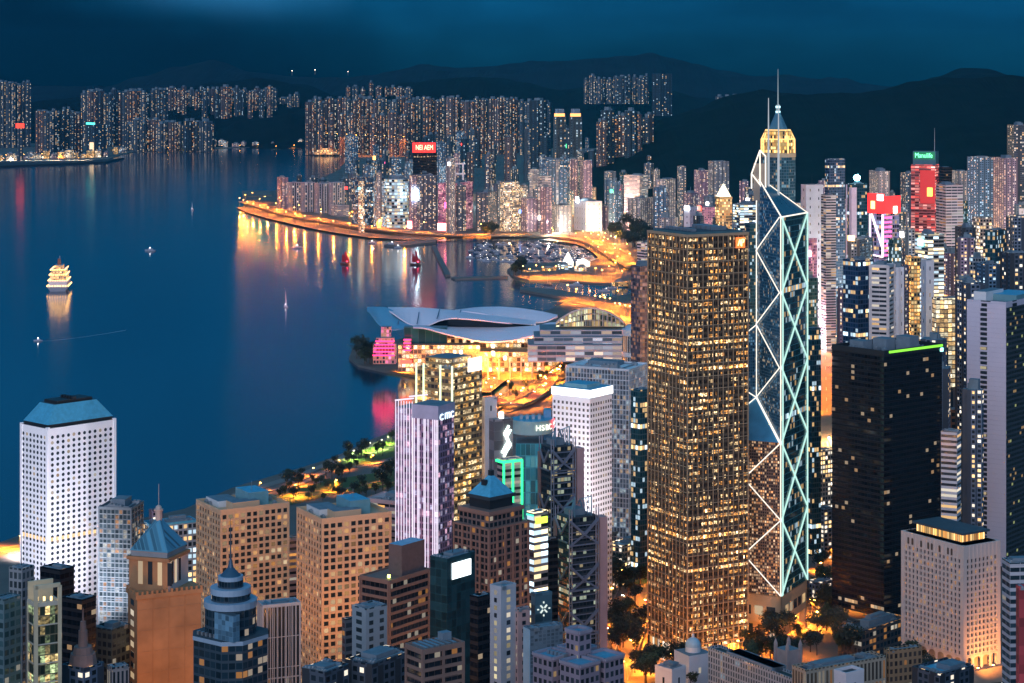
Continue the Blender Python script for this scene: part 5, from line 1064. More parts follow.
# ------------------------------------------------------------------ middle distance, one line each: left, corner, right, top, distance, kind, label
MID = [
 (345,350,358,136,8200,'res_blue','lone tall tower rising at the waterline right of the lit far pier'),
 (352,358,373,178,5200,'navy','plain dark glass office on the far waterfront right of the white and blue low block'),
 (374,378,386,182,5150,'office','grey office of lit rooms squeezed beside the plain dark waterfront office'),
 (409,411,419,176,5000,'res_pink','pink slim slab just right of the round striped office on the far waterfront'),
 (438,455,473,184,4950,'magenta','wide magenta lit double block on the far waterfront'),
 (476,488,497,193,4900,'res_grey','grey block with pink side right of the magenta block'),
 (500,504,519,183,4800,'officew','waterfront tower with a greenish lit top and orange rooms'),
 (521,527,539,199,4750,'res_pink','short salmon block by the orange expressway right of the green topped tower'),
 (538,542,551,177,4800,'bandw','tall white banded slab on the far waterfront with a light at its foot'),
 (551,560,572,206,4700,'res_cream','low cream block with bright lit ground floor beside the expressway'),
 (574,586,602,202,4650,'slab','white block with a blazing floodlight at its top corner'),
 (600,612,624,207,4550,'res_pink','white and red chequered flats right of the floodlit white block'),
 (628,640,653,199,4500,'res_cream','pale apartment pair with small domed roofs by the park trees'),
 (604,609,616,172,5600,'res_grey','dark slim tower above the white and red flats'),
 (624,640,648,176,5900,'bandw','long low pale slab in front of the dark hill foot'),
 (562,568,578,160,6000,'res_pink','pale pink tower below the dark hill, left one of a close pair'),
 (580,584,592,161,6000,'res_pink','pale pink tower with a mauve side, right one of a close pair'),
 (655,665,676,180,5200,'res_cream','cream striped apartment tower near the hill above the grid tower'),
 (677,680,686,167,5300,'res_grey','thin grey green tower standing free against the hill'),
 (694,700,708,171,5000,'res_pink','pinkish apartment tower left of the tall pale one'),
 (708,713,729,162,4900,'res_cream','tall pale apartment tower against the dark hill'),
 (684,690,697,208,4300,'slab','low white lit block above the grid tower roof'),
 (697,703,716,208,4250,'magenta','low magenta lit block with red neon beside the golden tower'),
 (733,740,757,205,3400,'bandlit','bright teal lit low office touching the distant spire skyscraper'),
 (745,750,760,225,2500,'teal','teal office seen between the grid tower and the faceted tower'),
 (801,806,823,186,2950,'slab','blank white end wall tower right of the faceted tower'),
 (825,829,845,160,3050,'navy','slim blue glass tower standing above its neighbours'),
 (821,826,836,196,2900,'bandw','pale striped block at the foot of the slim blue glass tower'),
 (869,878,890,172,4300,'res_cream','pale twin core flats behind the teal lamp tower'),
 (900,906,914,174,4400,'res_grey','grey flats left of the red lit tower'),
 (938,944,952,168,3000,'black','dark tower tight against the right of the red lit tower'),
 (936,946,963,186,2700,'bandp','tower with a pink end wall and white strips in front of the red lit tower'),
 (950,958,968,172,4400,'res_cream','cream flats behind the pink walled tower'),
 (967,978,993,158,3700,'res_blue','blue grey twin apartment tower near the right edge'),
 (993,1004,1018,159,3700,'res_pink','pinkish apartment tower nearest right of the blue grey twin'),
 (1007,1014,1030,126,3900,'res_dark','tall dark tower rising highest at the right edge'),
 (972,980,992,219,2350,'officew','small block glowing orange at the top among dark roofs'),
 (1006,1014,1032,218,2150,'res_grey','grey office with a domed roof at the right edge'),
 (955,962,976,229,2150,'res_dark','dark flats framed in pale lines in the right crowd'),
 (985,995,1006,232,2000,'teal','teal office with white rooftop in the right crowd'),
 (900,905,915,230,2500,'res_cream','cream block with a bright shop sign between neon towers'),
 (888,893,901,240,2350,'teal','teal stepped block in front of the red neon truss building'),
 (915,928,944,236,2300,'bandlit','cool lit striped block under the red lit tower'),
 (921,926,934,262,1950,'slab','blank pinkish white wall block left of the cream lit office'),
 (898,903,909,268,2000,'res_pink','pink block with a small red sign near the white banded tower'),
 (905,911,920,258,2150,'gold','slim block of yellow lit rooms in the right crowd'),
 (975,985,1000,266,1800,'res_blue','blue grey stack of flats behind the lavender white tower'),
 (1000,1010,1032,255,1750,'res_dark','dark flats with a few orange rooms at right edge above the lavender tower'),
 (817,826,846,262,3050,'bandlit','white lit office with a dazzling top sign behind the faceted tower'),
 (838,842,847,290,2100,'res_pink','thin pinkish block beside the orange street canyon'),
 (806,811,817,240,2600,'magenta','pink lit block hard against the right of the faceted tower'),
 (848,860,873,241,2300,'res_grey','grey block with an amber lamp on its roof'),
 (955,966,985,285,1700,'res_grey','low grey roofs left of the lavender white tower'),
 (610,616,623,192,4900,'res_blue','blue slim flats by the long low pale slab'),
 (540,546,556,160,5700,'res_blue','blue tower behind the waterfront below twin orange crowned towers'),
 (452,457,466,186,4700,'res_grey','grey frame topped block behind the magenta double block'),
 (412,420,437,176,4850,'res_grey','broad grey tower beneath the red rooftop sign tower'),
]
EXTRA = {}
for xl, xc, xr, yt, D, st, lab in MID:
    if 4450 < D < 5300 and yt > 170 and xl < 655: D = 795900/(interp([(340,224.5),(380,227.5),(440,230),(520,231),(560,231.5),(600,230),(655,226)], xc)-76)
    w = xr-xl; th = 25+40*((xc-xl) < w*.45)+random.Random(hash_(lab)).uniform(-6, 6)
    EXTRA[lab] = tower('tower_block', lab, 'tower block', xl, xc, xr, yt, D, th, FQ[st], zb=3, roof=1, mast=(hash_(lab) % 5 == 0))
def lampbox(lab, dz, col, s, size, name, off=(0,0)):
    r, w1, w2, h = EXTRA[lab]
    MB().box(off[0]*w1-size, off[0]*w1+size, -w2/2-2+off[1], -w2/2-.4+off[1], h+dz, h+dz+size*1.6).build('lit_sign', emit(name, col, s, True), r)
lampbox('white block with a blazing floodlight at its top corner', -2, (.85,.93,1), 34, 7, 'flood_white', (-.2,0))
lampbox('white lit office with a dazzling top sign behind the faceted tower', -7, (.8,.95,1), 12, 9, 'sign_white', (.15,0))
lampbox('low white lit block above the grid tower roof', -4, (.8,.95,1), 12, 5, 'sign_cool')
lampbox('cream block with a bright shop sign between neon towers', -9, (1,.95,.9), 6, 4, 'sign_warm_white')
lampbox('low magenta lit block with red neon beside the golden tower', -6, (1,.08,.05), 5, 6, 'sign_red')
lampbox('pink block with a small red sign near the white banded tower', -26, (1,.08,.10), 2.5, 3.5, 'sign_red_small')
lampbox('slim blue glass tower standing above its neighbours', -66, (1,.10,.07), 5, 5, 'sign_red_disc')
lampbox('grey block with an amber lamp on its roof', 0, (1,.55,.18), 6, 3.5, 'sign_amber', (-.2,0))
lampbox('broad grey tower beneath the red rooftop sign tower', -60, (.55,.85,1), 60, 16, 'sign_ice')
lampbox('pink slim slab just right of the round striped office on the far waterfront', -130, (1,.22,.22), 9, 11, 'sign_salmon')  # added glow panel to widen the pink water reflection
lampbox('wide magenta lit double block on the far waterfront', -120, (1,.25,.22), 9, 14, 'added_salmon_panel_b', (-.2,0))  # second panel added for its streak on the water
lampbox('wide magenta lit double block on the far waterfront', -60, (1,.06,.30), 5, 9, 'sign_magenta', (.1,0))
lampbox('pink lit block hard against the right of the faceted tower', -20, (.85,.95,1), 8, 4, 'sign_white_b')
lampbox('cool lit striped block under the red lit tower', -12, (.2,.95,.9), 7, 5, 'sign_teal')
lampbox('tall white banded slab on the far waterfront with a light at its foot', -105, (1,.9,.8), 10, 6, 'sign_foot')
# red sign tower
r, w1, w2, h = tower('sign_tower', 'dark tower with a glowing red rounded rooftop sign on the far waterfront', 'office tower', 413, 420, 437, 153, 5300, 40, FQ['black'], zb=3, roof=1)
D = 5300; s = D/F
sg = thing('roof_sign', None, None, (0, 0, h+1), -r.rotation_euler.z); sg.parent = r
MB().box(-12*s, 11*s, -w2/2-4, -w2/2+6, 0, 10*s).build('sign_panel', emit('sign_red_panel', (1,.03,.02), 1.3, True), sg)
t = text_part(sg, 'NEI AEM', 'sign_lettering', (0, -w2/2-6, 5*s), 0, 7*s, emit('sign_yellow_letters', (1,.70,.40), 2.5), width=17*s)
# round striped office
D = 5260; x0 = gx(396, D); r = thing('striped_office', 'round office of bright horizontal light bands on the far waterfront', 'office tower', (x0, D+25, 3)); h = gz(179, D)-3; REG.append((x0, D+25, 34))
MB().cyl(0, 0, 0, h, 12*D/F, n=26, mi=0, top=1, cw=8, fh=8).build('facade', [facade('round_bands', (.30,.33,.36), cw=8, fh=8, fx=.02, fz=.4, lit=.75, c1=(1,.8,.5), c2=COOL, es=1.1), ROOF], r)
MB().cyl(0, 0, h, h+9, 8*D/F, n=20).build('plant_room', PLANT, r)
# slab flats on the point
for i, (xl, xc, xr, yt, lab) in enumerate(((277,281,288,178,'tall pinkish end slab of flats at the tip of the far waterfront'),(288,292,301,183,'flats with pale vertical fins next to the tall end slab on the point'),(301,305,315,183,'finned flats third from the tip of the far waterfront'),(315,319,329,184,'finned flats in the middle of the row on the point'),(329,333,344,183,'finned flats with a blue roof, right end of the row on the point'),(331,338,349,206,'low white and blue block at the foot of the finned flats'))):
    tower('apartment_slab', lab, 'apartment block', xl, xc, xr, yt, 6000-i*60, 66, FQ['res_pink' if i == 0 else 'bandw' if i == 5 else 'far1'], zb=3, roof=1, frame=None if i in (0, 5) else F_(mat('pale_fins', (.36,.38,.46), .6), cw=7, fh=60, pw=2.4, pd=1.2, st=1, sd=.6, slabs=False))
# frame topped tower
r, w1, w2, h = tower('frame_topped_tower', 'slim tower whose roof carries a tall white open double cross frame', 'office tower', 452, 456, 466, 181, 5350, 55, FQ['res_blue'], zb=3, kit=False); s = 5350/F
mb = MB()
for k in (-4, 4): mb.beam((k*s, 0, h), (k*s, 0, h+18*s), 2.2)
for z in (7, 17): mb.beam((-6.5*s, 0, h+z*s), (6.5*s, 0, h+z*s), 2.0)
f = mb.build('roof_frame', WHITEP, r); f.rotation_euler = (0, 0, -r.rotation_euler.z)
# orange crowned twins
for lab, x in (('left one of the twin dark towers with glowing orange crowns', 553), ('right one of the twin dark towers with glowing orange crowns', 569)):
    r, w1, w2, h = tower('crowned_tower', lab, 'apartment tower', x, x+5, x+13, 117, 6200, 50, FQ['far3'], zb=3, kit=False, roof=0)
    MB().box(-w1*.4, w1*.4, -w2*.4, w2*.4, h, h+10).build('lit_crown', emit('orange_crown', (1,.36,.10), 2.4), r)
    MB().prism(rect(w1*.7, w2*.7), h+10, h+24, 0, 0).build('roof_cap', mat('cap_blue', (.12,.2,.3), .6), r)
# teal lamp tower
r, w1, w2, h = tower('lamp_tower', 'slim white edged tower crowned by a brilliant cyan lamp', 'office tower', 847, 852, 867, 185, 2500, 62, FQ['teal'], zb=3, roof=1)
MB().box(-w1/2-1, -w1/2+.5, -w2/2-1, w2/2, 0, h).build('pale_edge', mat('pale_edge_wall', (.75,.62,.72), .5), r)
MB().box(w1/2-6, w1/2+.6, -w2/2-.8, -w2/2+6, 0, h-3).build('pale_edge', _M['pale_edge_wall'], r)
MB().cyl(0, 0, h, h+6, 1, n=8).build('lamp_post', METAL, r); q = MB(); q.dome(0, 0, h+8, 4, 4, 10, 4); q.cyl(0, 0, h+5, h+8, 2.5, 4, 10); q.build('lamp', emit('cyan_lamp', (.30,.92,1), 26, True), r)
# red neon truss building
r, w1, w2, h = tower('neon_building', 'building with red neon screens over white and pink diagonal tubes', 'office tower', 869, 884, 899, 212, 2420, 40, facade('neon_building_wall', (.35,.25,.4), cw=4, fh=5, fx=.2, fz=.3, lit=.55, c1=(1,.6,.25), c2=(.5,.6,1), es=.8), zb=3, roof=2)
RS = emit('red_screen', (1,.03,.03), 1.5, True)
MB().box(-w1/2-1, w1/2+1, -w2/2-1.4, -w2/2-.4, h-2, h+21).build('neon_screen', RS, r); MB().box(w1/2+.4, w1/2+1.4, -w2/2, w2/2+1, h-2, h+18).build('neon_screen', RS, r)
MB().box(-w1*.3, -w1*.05, -w2/2-2, -w2/2-1.6, h+3, h+12).build('neon_emblem', emit('orange_emblem', (1,.5,.12), 5, True), r)
MB().box(w1*.12, w1*.5, -w2/2-2, -w2/2-1.6, h+13, h+20).build('neon_emblem', emit('white_emblem', (1,.9,.9), 7, True), r); MB().box(w1/2+1.6, w1/2+2, w2*.05, w2*.3, h-2, h+6).build('neon_emblem', emit('cream_emblem', (1,.8,.6), 5), r)
mb = MB(); y = -w2/2-1
mb.beam((-w1*.3,y,h-3), (w1*.45,y,h-42), .9); mb.beam((w1*.45,y,h-3), (w1*.45,y,h-52), .9); mb.beam((-w1*.4,y,h-3), (-w1*.4,y,h-50), .7); mb.beam((-w1*.4,y,h-50), (w1*.45,y,h-52), .7); mb.build('light_truss', emit('white_truss_tube', (1,.8,.95), 1.7), r)
mb = MB()
for k in range(9): mb.box(w1/2+.2, w1/2+.6, -w2/2, 0, h-8-k*5.4, h-5.4-k*5.4)
mb.build('pink_light_bars', emit('pink_bars', (1,.15,.45), 1.5), r)
# red lit tower with the green rooftop name
r, w1, w2, h = tower('red_lit_tower', 'tower washed in red light with a green lit name on its roof', 'office tower', 911, 935, 939, 166, 2900, 10, FQ['redlit'], zb=3, kit=False)
MB().box(-w1*.46, w1*.5, -w2*.3, w2*.4, h, h+20, 0, 1).build('sign_storey', [mat('sign_storey_teal', (.03,.13,.17), .4), ROOFD], r)
text_part(r, 'Manulife', 'sign_lettering', (0, -w2*.3-.8, h+14), 0, 9.5, emit('green_letters', (.16,1,.40), 2.6, True), width=w1*.72)
MB().box(-w1*.42, w1*.46, -w2*.3-.5, -w2*.3-.1, h+8.8, h+19).build('sign_board', emit('green_board', (.0,.30,.12), .55), r)
MB().box(w1*.18, w1*.40, -w2/2-1.6, -w2/2-.6, h-42, h-30).build('lit_screen', emit('orange_screen', (1,.35,.05), 4, True), r)
MB().box(-w1*.12, w1*.5, -w2/2-.8, -w2/2-.3, h-52, h-6).build('red_wash_glow', emit('red_wash', (1,.03,.03), .5), r)  # red wash of light put in as a glowing panel
mb = MB().beam((w1*.4,0,h+20), (w1*.4,0,h+52), .5, n=6, r1=.2); mb.build('antenna', METAL, r)
# hillside black tower
r, w1, w2, h = tower('hillside_tower', 'black tower with a few lit rows standing alone on the distant hillside', 'apartment tower', 652, 661, 672, 74, 9600, 45, FQ['far3'], zb=gz(116, 9600), kit=False)
# bridge head tower, chimney and signs across the water
r, w1, w2, h = tower('control_tower', 'slim pale tower with a glowing red top on the far left shore', 'tower', 17, 19, 23, 128, 9400, 60, FQ['far1'], zb=3, kit=False)
MB().box(-w1*.7, w1*.7, -w2*.7, w2*.7, h, h+20).build('red_beacon', emit('beacon_red', (1,.04,.02), 2.5, True), r)
r, w1, w2, h = tower('sign_block', 'dark block topped by a long turquoise light bar across the water', 'tower block', 87, 95, 107, 125, 9900, 50, FQ['far3'], zb=3, kit=False)
MB().box(-w1/2, w1/2, -w2/2-6, -w2/2, h+2, h+11).build('light_bar', emit('turquoise_bar', (.12,1,.86), 1.6, True), r)
MB().box(w1*.0, w1*.35, -w2/2-9, -w2/2-1, 20, h*.45).build('lit_entrance', emit('warm_entrance', (1,.7,.4), 1.3), r)
# ------------------------------------------------------------------ the crowd of towers
def free(x, y, r): return all((x-a)**2+(y-b)**2 > (r+c)**2*.62 for a, b, c in REG)
NEONC = dict(pink=(1,.12,.35), red=(1,.04,.03), cyan=(.15,.85,1), white=(.95,.95,1), blue=(.1,.3,1), amber=(1,.45,.1), green=(.1,1,.4))
NEON = [('pink', 4), ('red', 4), ('cyan', 4), ('white', 5), ('blue', 5), ('amber', 4), ('white', 5), ('green', 3)]
def crowd(n, x0, x1, D0, D1, y0, y1, kinds, zone, seed, wpx=(8, 15), zb=3, hmax=9e9, shape=('cross', None, None), par=False, tries=40, land=None, signs=.3):
    rnd = random.Random(seed)
    for i in range(n):
        for t in range(tries):
            D = D0+(D1-D0)*rnd.random()**.8; x = rnd.uniform(x0, x1); X = gx(x, D); wv = rnd.uniform(*wpx)*D/F*(.6 if D > 5000 else 1)
            wv = min(max(wv, 16), 60); r_ = wv*.5
            if land and not land(x, D): continue
            if free(X, D, r_): break
        else: continue
        yt = rnd.uniform(y0(x), y1(x)) if callable(y0) else rnd.uniform(y0, y1)
        zt = gz(yt, D); zb_ = zb(x, D) if callable(zb) else zb
        zt = min(zt, zb_+hmax)
        if zt < zb_+28: zt = zb_+rnd.uniform(30, 55)
        k = rnd.choice(kinds); w1 = wv*rnd.uniform(.7, 1.1); w2 = wv*rnd.uniform(.7, 1.2); h = zt-zb_; m = FQ[k]
        sh = rnd.choice(shape); o = MB(); cw, fh = m['cw'], m['fh']
        if sh == 'cross':
            a, b = w1/2, w2/2; c, d = a*.45, b*.45; o.prism([(-c,-b),(c,-b),(c,-d),(a,-d),(a,d),(c,d),(c,b),(-c,b),(-c,d),(-a,d),(-a,-d),(-c,-d)], 0, h, 0, 1, cw, fh)
        else: o.prism(rect(w1, w2), 0, h, 0, 1, cw, fh)
        rw = rnd.uniform(.25,.5); ro = rnd.uniform(-.12,.12)*w1
        o.box(ro-w1*rw/2, ro+w1*rw/2, -w2*.2, w2*.25, h, h+rnd.uniform(3, 8), 1)
        for q in range(3): a, b = rnd.uniform(-.4,.4)*w1*.5, rnd.uniform(-.4,.4)*w2*.5; o.box(a-1.5, a+1.5, b-1.5, b+1.5, h, h+rnd.uniform(2, 5), 1)
        if rnd.random() < .12: o.beam((0,0,h), (0,0,h+rnd.uniform(12, 25)), .5, 1)
        sgn = rnd.random() < signs; rzz = None
        ob = o.build(zone[0], [m, ROOF]); ob.location = (X, D, zb_); ob.rotation_euler = (0, 0, rnd.uniform(-1.0, -.3) if rnd.random() < .7 else rnd.uniform(-1.4, 0))
        if sgn:
            c_, s_ = rnd.choice(NEON); z_ = h*rnd.uniform(.4,.95); a_ = w1*rnd.uniform(.15,.4); hh_ = rnd.choice((5, 8, 16))
            MB().box(-a_, a_, -w2/2-1.2, -w2/2-.5, z_-hh_, min(h, z_)).build('lit_sign', emit('neon_'+c_, NEONC[c_], s_, True), ob)
        tag(ob, zone[1][k] if isinstance(zone[1], dict) else zone[1], zone[3] if len(zone) > 3 else 'tower block', zone[2]); REG.append((X, D, r_))
DESC = dict(res_pink='pinkish flats with dotted warm windows', res_cream='cream flats with dotted warm windows', res_blue='blue grey flats with scattered lights', res_grey='grey flats with scattered lights', res_dark='dark flats with a few lights', teal='teal glass office with few lights', navy='navy glass office with cool lights', black='black glass office with rare lights', bandw='white banded block', bandlit='block of bright lit bands', office='grey grid office with lit rooms', officew='tan grid office with warm rooms', magenta='magenta lit block', slab='plain white walled block', gold='block of golden lit rooms', redlit='block banded in red light', far1='pale flats', far2='warm lit flats', far3='dark flats')
def zone(name, where, cat='tower block'):
    return (name, {k: (v+' '+where) for k, v in DESC.items()}, 'towers '+where, cat)
mixA = ['res_pink']*3+['res_cream']*3+['res_blue']*4+['res_grey']*3+['res_dark']*3+['office','bandw','teal','navy','officew']
mixB = ['res_pink']*2+['res_cream']*2+['res_blue']*3+['res_grey']*3+['res_dark']*3+['office','office','bandw','teal','teal','navy','bandlit','bandlit','officew','office','magenta','slab','gold']
def ln(pts): return lambda x: interp(pts, x)
land_far = lambda x, D: D < 795900/(interp([(250,196),(300,184),(330,168),(352,160),(420,152)], min(max(x, 250), 420))-76)
# behind the far waterfront
crowd(60, 350, 660, 4900, 6900, ln([(350,166),(420,150),(520,148),(600,150),(660,166)]), ln([(350,190),(420,185),(660,195)]), mixA, zone('tower_block', 'packed behind the far waterfront'), 21, (9, 16))
crowd(50, 345, 650, 6900, 9600, ln([(345,150),(400,138),(520,120),(600,128),(650,150)]), ln([(345,165),(520,150),(650,165)]), ['far1','far3','far3','far2','res_blue'], zone('tower_block', 'in the hazy rows below the middle hills'), 22, (7, 12), signs=.05, land=lambda x, D: D < 9300-(400-min(x, 400))*30)
crowd(12, 292, 350, 5900, 7000, 186, 200, ['res_dark','far3','far1'], zone('tower_block', 'behind the finned flats on the point'), 23, (8, 12), land=lambda x, D: D < 795900/(interp([(290,187),(310,178),(318,168),(352,160)], x)-74))
# right side, foot of the eastern hills
crowd(42, 655, 1040, 4400, 5600, ln([(655,182),(740,180),(830,178),(1040,170)]), ln([(655,205),(1040,200)]), mixA, zone('tower_block', 'lined up below the dark eastern hills'), 24, (8, 14))
crowd(60, 660, 1050, 2900, 4400, ln([(660,215),(740,205),(830,200),(1040,196)]), ln([(660,235),(1040,235)]), mixB, zone('city_block', 'in the neon lit crowd right of the faceted tower', 'city block'), 25, (9, 16), signs=.5)
crowd(55, 800, 1050, 1850, 2900, ln([(800,250),(870,240),(1050,235)]), ln([(800,300),(1050,290)]), mixB, zone('city_block', 'in the near right hand crowd behind the black tower', 'city block'), 26, (10, 18), signs=.5, land=lambda x, D: not (812 < x < 838))
crowd(60, 840, 1050, 1800, 3300, ln([(840,268),(1050,255)]), ln([(840,325),(1050,320)]), mixB+['bandlit','gold','office'], zone('low_block', 'filling the gaps of the right hand crowd', 'low block'), 29, (7, 12), hmax=70, tries=80)
crowd(14, 500, 660, 4300, 4900, 214, 228, mixA, zone('tower_block', 'beside the marina expressway'), 27, (9, 14), land=lambda x, D: D > 795900/(interp([(500,233),(560,234),(610,236),(660,232)], x)-76))
crowd(10, 800, 1040, 1450, 1800, 330, 400, ['res_dark','teal','res_grey','office'], zone('low_block', 'half hidden behind the black tower'), 28, (12, 20), land=lambda x, D: not (808 < x < 840))
# across the water
ZF = lambda nm, wh: (nm, wh, wh.replace(' flats', ' blocks'), 'apartment tower')
def row(n, x0, x1, yt, yb, D, kinds, label, seed, wpx=(4.5, 6.5), jit=3, name='apartment_tower'):
    rnd = random.Random(seed)
    for i in range(n):
        x = x0+(x1-x0)*(i+.5)/n+rnd.uniform(-.8,.8); DD = D+rnd.uniform(-150, 150); X = gx(x, DD); wv = rnd.uniform(*wpx)*DD/F*(.95 if rnd.random() < .65 else 1.6); zb = 2.2 if yb > 99 and (D < 11600 or D == 12500) else gz(yb+6, DD); h = gz(yt+rnd.uniform(-jit, jit), DD)-zb
        m = FQ[rnd.choice(kinds)]; o = MB(); a = b = wv/2; c = a*.5
        o.prism([(-c,-b),(c,-b),(c,-c),(a,-c),(a,c),(c,c),(c,b),(-c,b),(-c,c),(-a,c),(-a,-c),(-c,-c)], 0, h, 0, 1, m['cw'], m['fh']); o.box(-c*.8, c*.8, -c*.8, c*.8, h, h+rnd.uniform(6, 14), 1)
        ob = o.build(name, [m, ROOF]); ob.location = (X, DD, zb); ob.rotation_euler = (0, 0, rnd.uniform(-.8, -.2)); tag(ob, label, 'apartment tower', label+' (all of them)')
row(7, 0, 30, 84, 135, 11300, ['far1','far2'], 'pale tower in the tall group at the far left edge across the water', 31)
row(9, 38, 80, 111, 142, 10300, ['far1','far3','far2'], 'low tower of the group between the red beacon and the turquoise bar', 32)
row(20, 82, 168, 92, 132, 11500, ['far1','far1','far2','far3'], 'tower in the tall row behind the turquoise light bar', 33)
row(14, 128, 214, 122, 146, 10700, ['far3','far1','far2'], 'dark tower in the low row on the far shore left of the headland', 34, (5, 8))
row(26, 170, 276, 89, 128, 12500, ['far1','far2','far3'], 'tower in the tall row above the left of the headland', 35)
row(3, 281, 300, 96, 114, 12500, ['far1'], 'one of three isolated towers above the dark headland', 36)
row(44, 308, 524, 100, 136, 10300, ['far2','far1','far2','far1'], 'tower in the long even row right of the headland', 37, (5, 7))
row(10, 316, 420, 115, 138, 10150, ['far2','far2'], 'warm lit tower in front of the long even row', 38)
row(3, 526, 550, 101, 150, 8600, ['far3','far1'], 'broad tower at the right end of the long row', 39, (8, 11))
row(11, 583, 650, 77, 98, 11700, ['far1','far3'], 'small tower of the estate on the middle hills', 40, (4, 6), 2)
row(5, 716, 752, 96, 99, 11000, ['far1'], 'tiny tower of the hill estate left of the spire', 41, (4, 6), 1.5)
row(14, 598, 652, 118, 160, 7600, ['far3','far1','far2'], 'tower at the foot of the dark eastern hills left of the slope', 42, (6, 9), 8)
row(9, 345, 412, 86, 98, 12000, ['far2','far1'], 'faint tower high on the slope behind the long even row', 43, (3.5, 5), 4)

rnd = random.Random(66)
for i in range(46):
    x = 2+i*7.5+rnd.uniform(-2, 2); ys = interp([(0,161.5),(60,159.5),(108,157.5),(122,153.5),(135,150.5),(215,147.8),(345,147)], x); D = 795900/(ys-1.0-76)+rnd.uniform(20, 160); s = D/F
    w_ = rnd.uniform(3, 7)*s; h = rnd.uniform(3, 8)*s; k = rnd.choice(('gold','officew','gold','res_pink','office','res_dark')); m = FQ[k]
    o = MB().box(-w_/2, w_/2, -15, 15, 0, h, 0, 1, m['cw'], m['fh']); o.box(-w_*.2, w_*.3, -8, 8, h, h+6, 1)
    ob = o.build('waterfront_block', [m, ROOF]); ob.location = (gx(x, D), D, 2.2); ob.rotation_euler = (0, 0, rnd.uniform(-.3, .3)); tag(ob, 'low lit block among those on the far waterfront left of the headland point', 'waterfront block', 'low blocks on the far waterfront')
tower('podium_block', 'low dark podium with lit shops at the foot of the black tower', 'podium', 838, 862, 908, 634, 1360, 35, facade('podium_shops', (.10,.08,.07), cw=4, fh=5, fx=.25, fz=.4, lit=.4, c1=AMBER, es=.7), zb=0, top=ROOFD, roof=6)
tower('podium_block', 'long low grey annex between the faceted tower and the black tower', 'podium', 806, 815, 836, 585, 1500, 50, FQ['res_grey'], zb=0, roof=3)
tower('podium_block', 'low terrace block with blue roof between the avenue trees and the truss tower', 'podium', 606, 622, 646, 548, 1560, 40, FQ['officew'], zb=0, top=COPPER, roof=3)

tower('low_block', 'slim lit block deep in the gap between the faceted tower and the black tower', 'low block', 811, 820, 833, 452, 1800, 45, FQ['officew'], zb=0, roof=2)
tower('low_block', 'dark block with few lights low in the gap between the faceted and black towers', 'low block', 814, 824, 836, 512, 1650, 45, FQ['res_grey'], zb=0, roof=2)
# ------------------------------------------------------------------ roads
ROADM = [ASPH, PAVE]
def ribbon(name, pts, wd, z=3.15, kerb=True, mats=None, thick=0):
    """a road along ground points; pts are world (x, y)"""
    P_ = [Vector((p[0], p[1], 0)) for p in pts]; Lr, Rr = [], []
    for i, p in enumerate(P_):
        t = (P_[min(i+1, len(P_)-1)]-P_[max(i-1, 0)]).normalized(); nrm = Vector((-t.y, t.x, 0)); Lr.append(p+nrm*wd/2); Rr.append(p-nrm*wd/2)
    mb = MB(); zz = z if callable(z) else (lambda i: z)
    for i in range(len(P_)-1):
        a, b, c, d = Rr[i], Rr[i+1], Lr[i+1], Lr[i]; z0, z1 = zz(i), zz(i+1)
        mb.face([(a.x,a.y,z0),(b.x,b.y,z1),(c.x,c.y,z1),(d.x,d.y,z0)], 0)
        for p, q in ((a, b), (d, c)):
            mb.beam((p.x,p.y,z0+.35), (q.x,q.y,z1+.35), .4, 1)
        if thick:
            mb.face([(a.x,a.y,z0),(a.x,a.y,z0-thick),(b.x,b.y,z1-thick),(b.x,b.y,z1)], 1); mb.face([(d.x,d.y,z0),(c.x,c.y,z1),(c.x,c.y,z1-thick),(d.x,d.y,z0-thick)], 1)
        if i % 2 == 0:
            m0, m1 = (a+d)/2, (a+d)/2+((b+c)/2-(a+d)/2)*.6
            n = (d-a).normalized()*.18; mb.face([(m0.x-n.x,m0.y-n.y,z0+.06),(m1.x-n.x,m1.y-n.y,z0+.06),(m1.x+n.x,m1.y+n.y,z0+.06),(m0.x+n.x,m0.y+n.y,z0+.06)], 2)
    return tag(mb.build(name, (mats or ROADM)+[WHITEP]), kind='structure')
def dens(px, step=30.0, z=3.0):
    W_ = [gp(x, y, z) for x, y in px]; out = [W_[0]]
    # smooth with Catmull-Rom then resample
    ex = [W_[0]*2-W_[1]]+W_+[W_[-1]*2-W_[-2]]; cur = []
    for i in range(1, len(ex)-2):
        for k in range(12):
            t = k/12; a, b, c, d = ex[i-1], ex[i], ex[i+1], ex[i+2]
            cur.append(.5*((2*b)+(-a+c)*t+(2*a-5*b+4*c-d)*t*t+(-a+3*b-3*c+d)*t**3))
    cur.append(W_[-1]); acc = 0
    for p, q in zip(cur, cur[1:]):
        acc += (q-p).length
        if acc >= step: out.append(q); acc = 0
    return out
RD = {}
def road(name, px, wd, z=3.15, step=30, **k):
    p = dens(px, step, z if not callable(z) else 3); RD[name] = RD.get(name, [])+[(p, wd, z)]; return ribbon(name, [(q.x, q.y) for q in p], wd, z, **k)
road('coastal_road', [(248,207),(262,213),(295,221.5),(335,230),(383,237),(430,239),(470,238.5)], 70, 3.15, 85)
road('coastal_expressway', [(246,201),(262,206),(295,215),(335,222),(383,229),(430,233.5),(470,235),(520,234.5),(560,236),(592,241),(612,252),(628,262),(641,268)], 46, 9, 85, thick=2)
road('flyover', [(806,556),(812,580),(826,606),(852,622),(890,630)], 12, 9, 15, thick=1.4)
road('flyover', [(588,537),(620,529),(662,525)], 13, 14, 18, thick=1.4)
road('flyover', [(594,552),(625,543),(662,541)], 12, 8, 18, thick=1.4)
